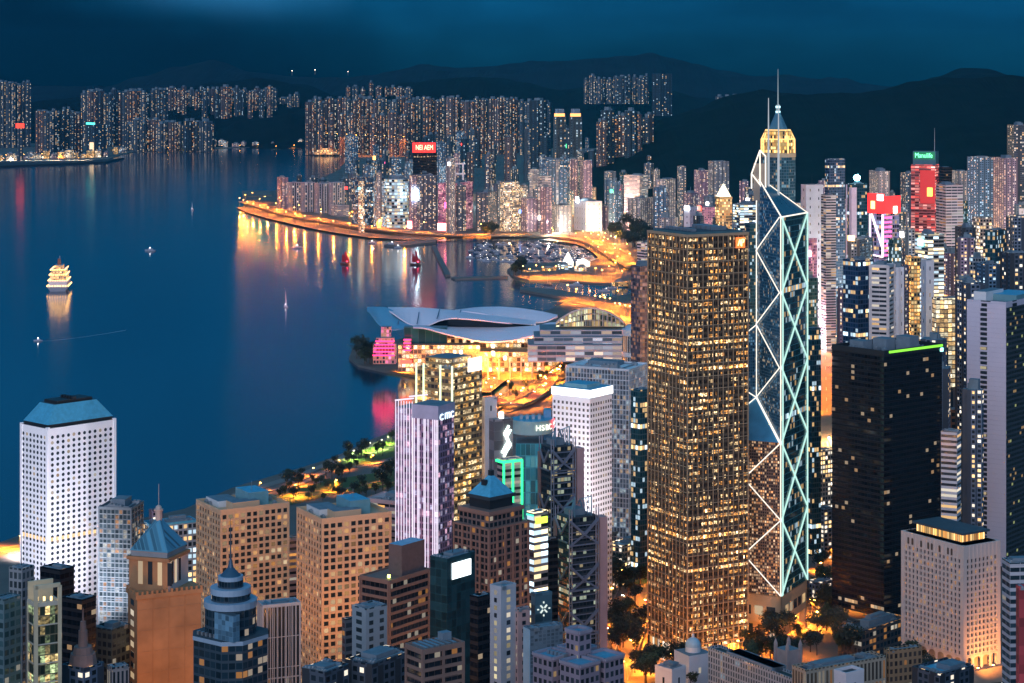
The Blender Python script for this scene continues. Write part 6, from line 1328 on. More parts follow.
road('harbour_road', [(486,410),(520,394),(552,379),(600,367),(640,363)], 18, 6, 30, thick=1.2)
road('coastal_road', [(545,239),(580,243),(600,251),(612,262),(632,270),(645,272)], 40, 3.25, 50)
road('slip_road', [(585,224),(590,232),(596,240),(612,249)], 22, 3.3, 40)
road('harbour_road', [(478,392),(500,377),(530,371),(565,364),(600,358),(640,354)], 30, 3.3, 42)
road('harbour_road', [(494,412),(520,402),(545,385),(560,372),(572,362)], 34, 3.25, 40)
road('flyover', [(485,396),(512,404),(531,398),(548,383),(552,372)], 16, 10, 25, thick=1.6, mats=[mat('reddish_deck', (.20,.08,.08), .8), PAVE])
road('harbour_road', [(560,300.5),(590,303),(612,308),(632,318),(645,330)], 44, 3.2, 55)
road('avenue', [(600,548),(620,522),(650,505)], 24, 3.2, 20)
road('avenue', [(596,520),(640,515),(660,512)], 16, 9, 20, thick=1.4)
road('avenue', [(598,700),(615,655),(632,610),(648,575),(660,550)], 30, lambda i: 6.0, 20)
road('street', [(827,412),(826,380),(825,350),(824,325),(823,300)], 30, 3.2, 30)
road('street', [(760,672),(790,640),(822,618),(850,600)], 20, 3.2, 15)
road('street', [(800,600),(830,580),(850,560),(862,545)], 18, 3.25, 15)
road('street', [(962,540),(964,500),(964,460),(963,430)], 16, 3.2, 20)
road('park_path', [(262,492),(300,484),(330,470),(365,466),(392,459)], 8, 3.2, 20, mats=[PAVE, PAVE])
road('park_path', [(262,504),(300,494),(340,492),(395,480)], 14, 3.2, 20)
road('quay_road', [(0,552),(20,548),(60,548)], 20, 3.2, 20)
# lawns, breakwaters, piers
def patch(name, px, z, m, h=None, kind='structure'):
    p = [gp(x, y, z) for x, y in px]; mb = MB(); pts = [(q.x, q.y) for q in p]
    ar = sum(pts[i][0]*pts[(i+1) % len(pts)][1]-pts[(i+1) % len(pts)][0]*pts[i][1] for i in range(len(pts)))
    if ar < 0: pts.reverse()
    mb.prism(pts, z-(h or .1), z, 0, 0); return tag(mb.build(name, m), kind=kind)
patch('waterfront_lawn', [(318,470),(345,461),(394,448),(394,456),(350,468)], 3.35, GRASS)
patch('waterfront_lawn', [(268,497),(330,480),(394,470),(394,486),(330,495),(290,505)], 3.35, GRASS)
patch('waterfront_lawn', [(345,457),(372,446),(394,438.5),(394,445),(360,456)], 3.35, mat('bright_lawn', (.10,.16,.03), .9, vs=.1, var=.4))
patch('promenade', [(232,493.5),(300,473),(372,443.5),(396,434.5),(396,437),(372,447),(300,477),(232,498)], 3.4, PAVE)
patch('breakwater', [(431.5,246),(436,246),(450.5,274.5),(445.5,275)], 4, SEAWALL, 5)
patch('breakwater', [(451,277),(508,275.5),(508,277),(455,278.6)], 3, SEAWALL, 4)
patch('breakwater', [(520,287),(560,289.5),(598,298),(590,301.5),(548,294.5),(520,289.5)], 4, SEAWALL, 5)
patch('runway_pier', [(-300,163),(60,162),(118,158.5),(124,157.5),(105,161.5),(0,166),(-300,170)], 7, mat('pier_dark', (.02,.025,.03), .9), 8)
patch('ferry_pier', [(384,244.5),(392,241),(436,240),(436,241.8),(398,246)], 4, SEAWALL, 5)
patch('pier_deck', [(242,191),(268,190.5),(272,195),(243,196.5)], 6, SEAWALL, 7)
patch('pier_deck', [(313,146),(342,145.4),(342,151.5),(313,152.5)], 8, SEAWALL, 8)
# ------------------------------------------------------------------ street lamps: post, arm and glowing head, with the light they give
LHEAD = emit('sodium_lamp', (1,.42,.08), 34); LHW = emit('white_lamp', (1,.86,.66), 9); POLE = mat('lamp_post_grey', (.2,.2,.2), .5, .5, var=0)
def lamp_proto(hm, white=False):
    r = bpy.data.objects.new('street_lamp', None)
    q = MB().beam((0,0,0), (0,0,hm), .16, n=6, r1=.1).build('post', POLE, r, link=False)
    a = MB().beam((0,0,hm), (1.8,0,hm+.4), .08, n=5).build('arm', POLE, r, link=False)
    h = MB().box(1.2, 2.6, -.4, .4, hm+.1, hm+.5).build('lamp_head', LHW if white else LHEAD, r, link=False)
    return r, (q, a, h)
def lamp_light(col, power):
    omni = power in (210000, 75000, 3001, 45000); l = bpy.data.lights.new('lamp_light', 'POINT' if omni else 'SPOT'); l.energy = power*10
    if not omni: l.spot_size = radians(150); l.spot_blend = .5
    l.color = col; l.shadow_soft_size = .5; return l
SOD, SODW = (1,.25,.018), (1,.80,.55)
PR = {}
NL = [0]
def lamp(x, y, z, hm=11, power=26000, white=False, label='', group='', rz=0.0, col=None, simple=False, light=True):
    key = (hm, white)
    if key not in PR: PR[key] = lamp_proto(hm, white)
    r0, parts = PR[key]
    if simple:
        if ('s',)+key not in PR:
            m = MB().beam((0,0,0), (0,0,hm), .25, n=4); m.box(-.8, .8, -.8, .8, hm, hm+.9, 1); PR[('s',)+key] = m.build('street_lamp', [POLE, LHW if white else LHEAD], link=False)
        o = PR[('s',)+key].copy(); COL.objects.link(o)
    else:
        o = r0.copy(); COL.objects.link(o)
        for p in parts:
            c = p.copy(); COL.objects.link(c); c.parent = o
    o.location = (x, y, z); o.rotation_euler = (0, 0, rz); tag(o, label, 'street lamp', group)
    if light:
        k = ('l', power, white, col)
        if k not in PR: PR[k] = lamp_light(col or (SODW if white else SOD), power)
        lo = bpy.data.objects.new('lamp_light', PR[k]); COL.objects.link(lo); lo.parent = o; lo.location = (0, 0, hm-1.2); NL[0] += 1
    return o
def lamps_along(name, idx, every, hm, power, label, group, white=False, simple=False, off=.5, sides=(1, -1), lit_every=1):
    p, wd, z = RD[name][idx]; n = 0
    for i in range(0, len(p)-1, every):
        t = (p[i+1]-p[i]).normalized(); nr = Vector((-t.y, t.x, 0)); s = sides[n % len(sides)]; q = p[i]+nr*s*wd*off
        lamp(q.x, q.y, (z if not callable(z) else z(i)), hm, power, white, label, group, math.atan2(-nr.y*s, -nr.x*s), simple=simple, light=n % lit_every == 0); n += 1
lamps_along('coastal_road', 0, 1, 26, 45000, 'orange street lamp on the far waterfront road', 'lamps along the far waterfront road', simple=True, off=-.35, sides=(1,))
lamps_along('coastal_expressway', 0, 1, 24, 165000, 'orange street lamp on the raised coastal expressway', 'lamps along the coastal expressway', simple=True, off=.42)
lamps_along('coastal_road', 1, 1, 24, 60000, 'orange street lamp beside the marina road', 'lamps beside the marina road', simple=True)
lamps_along('slip_road', 0, 1, 22, 36000, 'orange street lamp on the slip road by the park', 'lamps on the slip road', simple=True)
lamps_along('harbour_road', 1, 1, 22, 75000, 'orange street lamp in front of the winged hall', 'lamps in front of the winged hall', simple=True)
lamps_along('harbour_road', 2, 1, 22, 62000, 'orange street lamp on the wide road behind the neon towers', 'lamps on the wide harbour road', simple=True)
lamps_along('flyover', 3, 2, 10, 18000, 'orange street lamp on the curved reddish flyover', 'lamps on the curved flyover', simple=True)
lamps_along('harbour_road', 3, 1, 24, 85000, 'orange street lamp behind the arched exhibition hall', 'lamps behind the arched hall', simple=True)
lamps_along('avenue', 0, 1, 14, 12000, 'orange street lamp under the pale glass office', 'lamps under the pale glass office')
lamps_along('avenue', 1, 1, 9, 6000, 'orange street lamp on the short flyover by the pale glass office', 'lamps on the short flyover')
lamps_along('avenue', 2, 1, 14, 16000, 'orange street lamp on the avenue left of the gold lit grid tower', 'lamps on the avenue by the grid tower')
lamps_along('street', 0, 1, 13, 60000, 'orange street lamp in the street canyon right of the faceted tower', 'lamps in the street canyon', simple=True)
lamps_along('street', 1, 2, 12, 6500, 'orange street lamp on the road in front of the faceted tower', 'lamps in front of the faceted tower')
lamps_along('street', 2, 2, 12, 6000, 'orange street lamp on the road left of the black tower', 'lamps left of the black tower')
lamps_along('street', 3, 2, 11, 8000, 'orange street lamp in the gap right of the striped block', 'lamps right of the striped block')
lamps_along('park_path', 0, 2, 8, 6000, 'small street lamp on the waterfront park path', 'lamps on the waterfront park path')
lamps_along('park_path', 1, 2, 10, 16000, 'orange street lamp on the road through the waterfront park', 'lamps on the park road')
lamps_along('quay_road', 0, 1, 11, 22000, 'orange street lamp on the quay at the left edge', 'lamps on the left quay')
# lamps round buildings that are lit from below
def lamp_px(px, py, hm, power, label, group, white=False, col=None, simple=False, z=None):
    z = 3.2 if z is None else z; p = gp(px, py, z); return lamp(p.x, p.y, z, hm, power, white, label, group, col=col, simple=simple)
for x, y in ((912,668),(928,677),(950,683),(975,680),(990,677),(1004,672),(1010,664)): lamp_px(x, y, 7, 16000, 'amber lamp at the arches of the white hotel', 'lamps at the hotel arches', z=11)
for x, y in ((752,628),(768,626),(792,628),(802,622),(812,612)): lamp_px(x, y, 8, 11000, 'amber lamp at the stone base of the faceted tower', 'lamps at the faceted tower base', z=8)
for x, y in ((652,662),(668,668),(690,668),(712,664),(735,655),(745,648)): lamp_px(x, y, 9, 14000, 'amber lamp at the foot of the gold lit grid tower', 'lamps at the grid tower foot', z=9)
for x, y in ((405,372),(430,372),(470,372),(505,368),(540,366)): lamp_px(x, y, 12, 30000, 'warm lamp on the plaza of the winged hall', 'lamps on the hall plaza', simple=True)
for k in range(16): lamp_px(523+k*6.6, 277+((k*5) % 7)-(k % 3)*2, 20, 42000, 'warm lamp on the yacht club island', 'lamps on the yacht club island', simple=True)
for k in range(10): lamp_px(590+k*5, 303+k*2.0+((k*3) % 4), 20, 40000, 'orange lamp on the building site right of the marina basin', 'lamps on the building site', simple=True)
for x, y in ((380,449),(388,444),(368,452),(352,460)): lamp_px(x, y, 9, 4000, 'bright lime lamp over the waterfront lawn', 'lime lamps over the lawn', white=True, col=(.75,1,.25))
for x, y in ((150,600),(165,610),(180,612)): lamp_px(x, y, 12, 16000, 'orange lamp at the foot of the stone tower', 'lamps at the stone tower foot', z=20)
for k in range(14): lamp_px(3+k*8, 160.5-(k*.07), 14, 60000, 'white lamp on the far left pier', 'lamps on the far left pier', white=True, simple=True)
for k in range(18): lamp_px(6+k*18, (158 if k < 6 else 150.5 if k < 11 else 148.5)-(k % 3)*.6, 14, 90000, 'orange lamp on the far shore road', 'lamps on the far shore', simple=True)
for k in range(10): q_ = at(318+k*9.5, 136+k*.4, 10000); lamp(q_.x, q_.y, max(3, q_.z), 14, 60000, False, 'orange lamp below the long far row of flats', 'lamps below the far flats', simple=True)
for k in range(7): lamp_px(315+k*4.2, 146.5+(k % 2)*3, 10, 50000, 'amber lamp on the lit far pier', 'lamps on the lit far pier', simple=True)
rl = random.Random(91); k = 0  # lamps added at random free spots to brighten the crowd's walls
for zone_, n_, (x0, x1, D0, D1) in (('in the neon lit crowd right of the faceted tower', 34, (800, 1040, 2000, 4200)), ('among the blocks between the marina and the dark hill', 26, (500, 760, 4600, 6200)), ('among the blocks behind the far waterfront', 18, (340, 560, 5150, 7000))):
    k = 0; t = 0
    while k < n_ and t < 2000:
        t += 1; D_ = rl.uniform(D0, D1); x = rl.uniform(x0, x1); X = gx(x, D_)
        if not all((X-a)**2+(D_-b)**2 > (c*.9+3)**2 for a, b, c in REG): continue
        c_ = rl.choice(((1,.85,.72),(1,.42,.10),(1,.50,.55),(.62,.9,1),(1,.62,.28)))
        lamp(X, D_, 3, 16, 210000 if D_ < 4000 else 75000, True, 'added tall bright lamp '+zone_, 'added tall lamps '+zone_, col=c_, simple=True); k += 1
for x, y in ((25,556),(52,575),(80,586),(105,566)): lamp_px(x, y, 10, 14000, 'added bright lamp at the foot of the white porthole tower', 'added lamps at the porthole tower foot', white=True, col=(1,.82,.80))  # added to brighten the tower's lower faces
for x, y in ((240,640),(268,632),(300,640),(345,655),(372,648),(398,640)): lamp_px(x, y, 12, 20000, 'added amber lamp in the street below the tan grid towers', 'added lamps below the tan towers', z=10)  # added to warm the tan fronts from below
for x, D_ in ((70, 1060), (118, 1140), (290, 1180), (306, 1010), (440, 1130), (478, 1040), (522, 1080), (548, 1150), (425, 960), (575, 1180)):  # lamps added to send warm light up the foreground walls
    lamp(gx(x, D_), D_, ground_z(D_), 10, 3001, False, 'added amber lamp down in the narrow streets between the foreground towers', 'added lamps in the foreground streets', col=(1,.40,.10))
def floodlight(x, y, z, tx, ty, tz, power, col, label, cone=60):  # fixtures added to brighten facades, none of them seen
    r_ = thing('floodlight', label, 'floodlight', (x, y, z), math.atan2(tx-x, -(ty-y))-0.0)
    MB().beam((0,0,0), (0,0,2.2), .12).build('stand', METAL, r_); MB().box(-.7, .7, -.25, .25, 2.2, 3.2).build('lamp_head', emit('added_flood_head', (.9,.92,1), 6), r_)
    l = bpy.data.lights.new('added_flood_beam', 'SPOT'); l.energy = power; l.color = col; l.spot_size = radians(cone); l.spot_blend = .8; l.shadow_soft_size = .4
    o = bpy.data.objects.new('added_flood_beam', l); COL.objects.link(o); d = Vector((tx-x, ty-y, tz-z-4)); o.location = (x, y, z+4); o.rotation_euler = d.to_track_quat('-Z', 'Y').to_euler()
for x, D_, tx, tD, pw, lab in ((150, 925, 165, 1000, 55000, 'added floodlight below the orange lit stone tower, left one of a pair'), (192, 930, 185, 1000, 55000, 'added floodlight below the orange lit stone tower, right one of a pair'), (250, 1190, 250, 1275, 60000, 'added floodlight below the tan tower behind the spire'), (345, 1140, 340, 1220, 70000, 'added floodlight below the lower tan tower, left one of a pair'), (382, 1150, 370, 1225, 70000, 'added floodlight below the lower tan tower, right one of a pair')):
    floodlight(gx(x, D_), D_, ground_z(D_), gx(tx, tD), tD, 130, pw, (1,.36,.07), lab, 95)
for x, D_, tx, tD, tz, pw, lab in ((768, 1330, 768, 1400, 22, 60000, 'added amber floodlight left of the faceted tower base'), (806, 1345, 797, 1405, 22, 60000, 'added amber floodlight right of the faceted tower base'), (1003, 1275, 985, 1310, 40, 85000, 'added amber floodlight on the right side of the white hotel'), (940, 1250, 935, 1310, 40, 16000, 'added amber floodlight in front of the white hotel arches'), (668, 1290, 668, 1365, 40, 60000, 'added amber floodlight at the near left face of the gold lit grid tower'), (720, 1300, 720, 1365, 40, 60000, 'added amber floodlight at the near right face of the gold lit grid tower')):
    floodlight(gx(x, D_), D_, ground_z(D_), gx(tx, tD), tD, tz, pw, (1,.36,.07), lab, 100)
for x, y, D_, lab in ((560, 560, 1420, 'added floodlight left of the bank tower foot, aimed up its pale face'), (600, 566, 1410, 'added floodlight right of the bank tower foot, aimed up its pale face')):
    q_ = at(x, y, D_); floodlight(q_.x, q_.y, max(q_.z, 12), gx(585, 1490), 1490, 110, 200000, (1,.94,.98), lab, 80)
for x, y in ((292,73),(315,72),(348,73)): q_ = at(x, y+2.5, 13100 if x < 330 else 15400); o_ = lamp(q_.x, q_.y, q_.z, 14, 0, True, 'lamp twinkling on the crest of the far ridge', 'lamps on the far ridge', simple=True, light=False); o_.scale = (3.5, 3.5, 2)
for (x, y, D_, lab) in ((20, 640, 1240, 'added floodlight left of the porthole tower, aimed up at it'), (62, 660, 1225, 'added floodlight straight below the porthole tower, aimed up at it'), (108, 650, 1245, 'added floodlight right of the porthole tower foot, aimed up at it')):
    q_ = at(x, y, D_); floodlight(q_.x, q_.y, max(q_.z, 20), gx(66, 1345), 1345, 110, 200000, (.86,.86,1), lab, 75)
print('lamps', NL[0])
# ------------------------------------------------------------------ trees
LEAF = mat('tree_leaves', (.045,.062,.028), .8, vs=.6, var=.5); LEAF2 = mat('tree_leaves_dark', (.028,.042,.030), .85, vs=.6, var=.5); BARK = mat('bark', (.08,.06,.045), .9, vs=.5)
def tree_proto(seed, leaf, hh=11, rr=5.2, n=420):
    rnd = random.Random(seed); r = bpy.data.objects.new('tree', None); mb = MB().beam((0,0,0), (.2,.1,hh*.45), .35, n=6, r1=.22)
    cl = []
    for k in range(9):
        an = rnd.uniform(0, 2*pi); d = rr*rnd.uniform(.15,.72); c = Vector((cos(an)*d, sin(an)*d, hh*rnd.uniform(.5,.88))); cl.append((c, rr*rnd.uniform(.26,.5)))
        if k < 6: mb.beam((.2,.1,hh*.4), c, .16, n=4, r1=.05)
    tr = mb.build('trunk', BARK, r, link=False); cm = MB()
    for i in range(n):
        c, q = rnd.choice(cl); v = Vector((rnd.gauss(0,1), rnd.gauss(0,1), rnd.gauss(0,.8))); v = v.normalized()*q*rnd.uniform(.55, 1.08); p = c+v
        a = Vector((rnd.gauss(0,1), rnd.gauss(0,1), rnd.gauss(0,.6))).normalized(); b = a.orthogonal().normalized(); s = rnd.uniform(.35,.85)
        cm.face([p+a*s, p+b*s*.7, p-a*s, p-b*s*.7])
    cr = cm.build('crown', leaf, r, link=False); return r, (tr, cr)
TP = [tree_proto(1, LEAF), tree_proto(2, LEAF2, 13, 6), tree_proto(3, LEAF, 9, 4.4), tree_proto(4, LEAF2, 15, 7, 520)]
def tree(x, y, z, s, label, group, rnd):
    r0, parts = rnd.choice(TP); o = r0.copy(); COL.objects.link(o); o.location = (x, y, z); o.rotation_euler = (0, 0, rnd.uniform(0, 6.3)); o.scale = (s, s, s*rnd.uniform(.85, 1.2)); tag(o, label, 'tree', group)
    for p in parts: c = p.copy(); COL.objects.link(c); c.parent = o
def trees(n, poly, label, group, seed, s=(.8, 1.3), z=3.3, D=None):
    rnd = random.Random(seed); xs = [p[0] for p in poly]; ys = [p[1] for p in poly]; k = 0; guard = 0
    def inside(x, y):
        c = False
        for i in range(len(poly)):
            (x1, y1), (x2, y2) = poly[i], poly[i-1]
            if (y1 > y) != (y2 > y) and x < (x2-x1)*(y-y1)/(y2-y1)+x1: c = not c
        return c
    while k < n and guard < n*30:
        guard += 1; x, y = rnd.uniform(min(xs), max(xs)), rnd.uniform(min(ys), max(ys))
        if not inside(x, y): continue
        p = gp(x, y, z)
        if any((p.x-a)**2+(p.y-b)**2 < (c*.8)**2 for a, b, c in REG): continue
        tree(p.x, p.y, z, rnd.uniform(*s), label, group, rnd); k += 1
trees(34, [(270,487),(300,476),(335,464),(394,441),(394,450),(340,478),(280,500)], 'leafy tree in the waterfront park', 'trees in the waterfront park', 51, (.7,1.25))
trees(26, [(280,505),(330,490),(394,474),(394,492),(330,505)], 'leafy tree by the park road', 'trees by the park road', 52, (.8,1.3))
trees(22, [(352,351),(366,347),(384,358),(384,368),(358,363)], 'tree on the tip of the hall peninsula', 'trees on the hall peninsula', 53, (1.2,1.9))
trees(30, [(604,570),(645,555),(640,612),(610,640)], 'dark tree beside the avenue left of the grid tower', 'trees beside the avenue', 54, (1.0,1.6), z=5)
trees(18, [(604,640),(645,625),(650,690),(612,690)], 'tree at the foot of the avenue in the bottom centre', 'trees at the foot of the avenue', 58, (1.0,1.5), z=12)
trees(26, [(745,640),(775,622),(800,640),(835,650),(830,664),(745,668)], 'dark tree in front of the faceted tower', 'trees in front of the faceted tower', 55, (.9,1.4), z=16)
trees(14, [(640,668),(710,655),(705,690),(640,690)], 'dark tree around the white house', 'trees around the white house', 56, (.9,1.3), z=28)
trees(12, [(805,570),(830,560),(832,625),(815,640)], 'dark tree left of the black tower', 'trees left of the black tower', 57, (.9,1.4), z=6)
trees(18, [(1000,500),(1024,500),(1024,548),(1000,545)], 'dark tree behind the blue slatted office', 'trees behind the slatted office', 59, (1.0,1.6), z=20)
trees(30, [(606,232),(648,232),(648,250),(622,248)], 'tree in the park beyond the marina', 'trees in the marina park', 60, (2.0,3.4))
trees(8, [(484,232),(500,232),(500,238),(484,238)], 'tree by the expressway at the marina edge', 'trees at the marina edge', 61, (2.0,3.0))
trees(10, [(508,270),(524,267),(524,278),(512,276)], 'tree at the tip of the yacht club island', 'trees on the yacht club island', 62, (1.4,2.2))
trees(12, [(885,668),(925,660),(940,682),(890,690)], 'dark tree in front of the white hotel', 'trees in front of the hotel', 63, (.8,1.2), z=26)
# ------------------------------------------------------------------ yacht club and island buildings
D = 4150
for i, (x0, x1, yt, D, lab, m) in enumerate(((522,540,272,4080,'low long clubhouse lit gold on the marina island','gold'),(542,556,269,4100,'second golden clubhouse on the marina island, with lit terraces','gold'),(558,572,266,4120,'clubhouse with a white lit front on the marina island','bandlit'),(574,588,268,4090,'cream lit clubhouse right of the white tent','officew'),(612,628,283,3800,'golden lit hall at the right end of the marina basin','gold'))):
    tower('clubhouse', lab, 'clubhouse', x0, x0+3, x1, yt, D, 72, FQ[m], zb=3, roof=2)
for x, w_, top, lab in ((568, 5.5, 252, 'tall white lit conical tent on the marina island, left one'), (583, 7, 258, 'broad white lit conical tent on the marina island, right one')):
    D = 4200; X = gx(x, D); r = thing('lit_tent', lab, 'tent', (X, D, 3)); s = D/F
    MB().cyl(0, 0, 0, 4*s, w_*s, w_*s, 12).build('wall', emit('tent_wall_glow', (1,.84,.62), 1.5, True), r); MB().cyl(0, 0, 4*s, gz(top, D)-3, w_*1.05*s, .6, 12).build('roof', emit('tent_roof_glow', (1,.93,.86), 1.9, True), r); MB().beam((0,0,gz(top, D)-4), (0,0,gz(top, D)+6), .3).build('pole', METAL, r)
r = thing('lit_pier_hall', 'amber lit low terminal on the far pier in front of the long even row', 'terminal', (gx(327,10100), 10100, 8)); s = 10100/F
for k, (w_, d, z0, z1) in enumerate(((12, 40, 0, 2.6*s), (9.5, 32, 2.6*s, 4.6*s), (5, 22, 4.6*s, 6*s))): MB().box(-w_*s, w_*s, -d, d, z0, z1, 0, 1, 7, 7).build('storey', [facade('terminal_lit', (.4,.25,.1), cw=7, fh=7, fx=.15, fz=.3, lit=.9, c1=AMBER, c2=(1,.6,.25), es=1.0), ROOF], r)
# ------------------------------------------------------------------ boats
HULLW = mat('white_hull', (.42,.46,.54), .4, var=.05); HULLB = mat('navy_hull', (.05,.08,.14), .4, var=.05); CAB = mat('cabin_glass', (.03,.05,.07), .2, var=0); SAILR = mat('red_sail', (.42,.015,.03), .7, vs=.3); SAILW = mat('white_sail', (.75,.76,.78), .6, vs=.3); WOOD = mat('boat_wood', (.12,.05,.03), .6, vs=.3)
def hull(mb, L_, B_, Hh, mi=0, deck=None):
    n = 8; lo, hi = [], []
    for i in range(n+1):
        t = i/n; y = -L_/2+L_*t; w_ = B_/2*(1 if t < .55 else max(.03, 1-((t-.55)/.45)**1.7)); hi.append((w_, y, Hh*(1+.35*max(0, t-.4)))); lo.append((w_*.7, y*.94, -.4))
    for i in range(n):
        for s in (1, -1):
            p = [(s*lo[i][0],lo[i][1],lo[i][2]),(s*lo[i+1][0],lo[i+1][1],lo[i+1][2]),(s*hi[i+1][0],hi[i+1][1],hi[i+1][2]),(s*hi[i][0],hi[i][1],hi[i][2])]; mb.face(p if s > 0 else list(reversed(p)), mi)
        mb.face([(-hi[i][0],hi[i][1],hi[i][2]-.1),(hi[i][0],hi[i][1],hi[i][2]-.1),(hi[i+1][0],hi[i+1][1],hi[i+1][2]-.1),(-hi[i+1][0],hi[i+1][1],hi[i+1][2]-.1)], mi if deck is None else deck)
    mb.face([(-lo[0][0],lo[0][1],lo[0][2]),(lo[0][0],lo[0][1],lo[0][2]),(hi[0][0],hi[0][1],hi[0][2]),(-hi[0][0],hi[0][1],hi[0][2])], mi)
    return mb
def yacht(L_, sail, hm):
    mb = hull(MB(), L_, L_*.28, L_*.10); mb.box(-L_*.09, L_*.09, -L_*.3, L_*.12, L_*.1, L_*.18, 0); mb.box(-L_*.092, L_*.092, -L_*.28, L_*.1, L_*.13, L_*.16, 1)
    if sail: mb.beam((0, L_*.05, L_*.1), (0, L_*.05, L_*1.25), .12, 2); mb.beam((0, L_*.05, L_*.25), (0, -L_*.4, L_*.24), .1, 2)
    else: mb.box(-L_*.07, L_*.07, -L_*.22, 0, L_*.18, L_*.25, 0); mb.box(-.3, .3, -L_*.2, -L_*.2+.6, L_*.25, L_*.28, 3)
    return mb.build('moored_boat', [hm, CAB, METAL, emit('boat_lamp', (1,.9,.75), 9)], link=False)
YP = [yacht(13, True, HULLW), yacht(16, False, HULLW), yacht(20, False, HULLW), yacht(12, True, HULLB), yacht(15, False, HULLB)]
rnd = random.Random(77); k = 0; spots = []
water_poly = [(470,250),(478,243),(520,243),(560,245),(588,249),(600,252),(598,256),(585,260),(545,261.5),(512,262.5),(488,262),(470,260)]
def inpoly(x, y, poly):
    c = False
    for i in range(len(poly)):
        (x1, y1), (x2, y2) = poly[i], poly[i-1]
        if (y1 > y) != (y2 > y) and x < (x2-x1)*(y-y1)/(y2-y1)+x1: c = not c
    return c
for t in range(4000):
    if k >= 150: break
    x, y = rnd.uniform(466, 602), rnd.uniform(242, 264)
    if not inpoly(x, y, water_poly): continue
    y = 243+round((y-243)/1.9)*1.9+rnd.uniform(-.25,.25); p = gp(x, y)
    if any((p.x-a)**2+(p.y-b)**2 < 13**2 for a, b in spots): continue
    spots.append((p.x, p.y)); o = rnd.choice(YP).copy(); COL.objects.link(o); o.location = p; o.rotation_euler = (0, 0, rnd.choice((1.2, -1.9))+rnd.uniform(-.3,.3)); s = rnd.uniform(.75, 1.15); o.scale = (s, s, s)
    tag(o, 'small white or navy boat moored in the crowded marina', 'boat', 'boats moored in the marina'); k += 1
for i, (x, y) in enumerate([(612,288.5),(604,291.5),(575,286),(548,285)]):
    o = YP[i % 5].copy(); COL.objects.link(o); o.location = gp(x, y); o.rotation_euler = (0, 0, 1.4); o.scale = (1.4,)*3; o.name = 'moored_boat'; tag(o, 'boat moored in the small basin below the yacht club island', 'boat', 'boats in the small basin')
# junks with red sails
def junk(px, py, label, s=1.0):
    p = gp(px, py); r = thing('sailing_junk', label, 'boat', p, .9); L_ = 26*s; hull(MB(), L_, 8*s, 3*s, deck=0).build('hull', WOOD, r); MB().box(-2.2*s, 2.2*s, -10*s, -4*s, 3*s, 6.5*s).build('deckhouse', WOOD, r)
    for x, h_, w_ in ((6, 21, 9), (-1, 27, 11), (-9, 16, 6)):
        MB().beam((0, x*s, 2*s), (0, x*s, (h_+4)*s), .3*s, n=6).build('mast', WOOD, r)
        mb = MB(); n = 6
        for i in range(n):
            z0, z1 = (5+(h_-5)*i/n)*s, (5+(h_-5)*(i+1)/n)*s; a0, a1 = w_*(1-.55*(i/n)**1.5)*s, w_*(1-.55*((i+1)/n)**1.5)*s; bl = .9*s
            mb.face([(.3,x*s+.25*a0,z0),(.3,x*s-.75*a0,z0),(.3,x*s-.75*a1,z1),(.3,x*s+.25*a1,z1)]); mb.beam((.3,x*s+.25*a1,z1), (.3,x*s-.75*a1,z1), .16*s)
        mb.build('sail', SAILR, r)
    MB().box(-1, 1, -9*s, -7*s, 6.5*s, 7.5*s).build('lamp', emit('junk_lamp', (1,.05,.12), 16, True), r)
junk(344.5, 264.5, 'dark red sailed junk alone on the dark water', .95); junk(415, 265, 'red sailed junk lit pink in front of the bright water reflection', 1.05)
# lit cruise boat seen from astern
p = gp(60, 289); r = thing('cruise_boat', 'tall white cruise boat glowing with golden lights, on the left of the harbour', 'boat', p, .12); B_ = 36
hull(MB(), 95, B_, 8).build('hull', HULLW, r)
DKM = facade('boat_decks_gold', (.62,.5,.36), cw=3.2, fh=3.4, fx=.2, fz=.3, lit=.95, c1=AMBER, c2=(1,.66,.28), es=1.0, cluster=.3)
for i, (bw, l0, l1, z0, z1) in enumerate(((32,-44,28,8,19),(28,-40,22,19,29),(24,-36,16,29,38),(14,-28,4,38,45))): MB().box(-bw/2, bw/2, l0, l1, z0, z1, 0, 1, 3.2, 3.4).build('deck' if i else 'stern_deck', [DKM if i else mat('stern_panel', (.55,.58,.75), .5), HULLW], r)
MB().cyl(0, -14, 45, 56, 3.5, 2.4, 10).build('funnel', mat('funnel_red', (.4,.12,.06), .5), r); MB().beam((0,-4,45), (0,-4,60), .4).build('mast', METAL, r)
mb = MB()
for z, bw in ((19,33), (29,29), (38,25), (9,37)):
    for s in (-1, 1):
        for k in range(7): mb.box(s*bw/2-.7, s*bw/2+.7, -45+k*11, -43.6+k*11, z, z+1.4)
    for k in range(9): mb.box(-bw/2+k*bw/8-.7, -bw/2+k*bw/8+.7, -46, -44.6, z, z+1.4)
mb.build('deck_lights', emit('deck_bulbs', (1,.50,.14), 6, True), r)
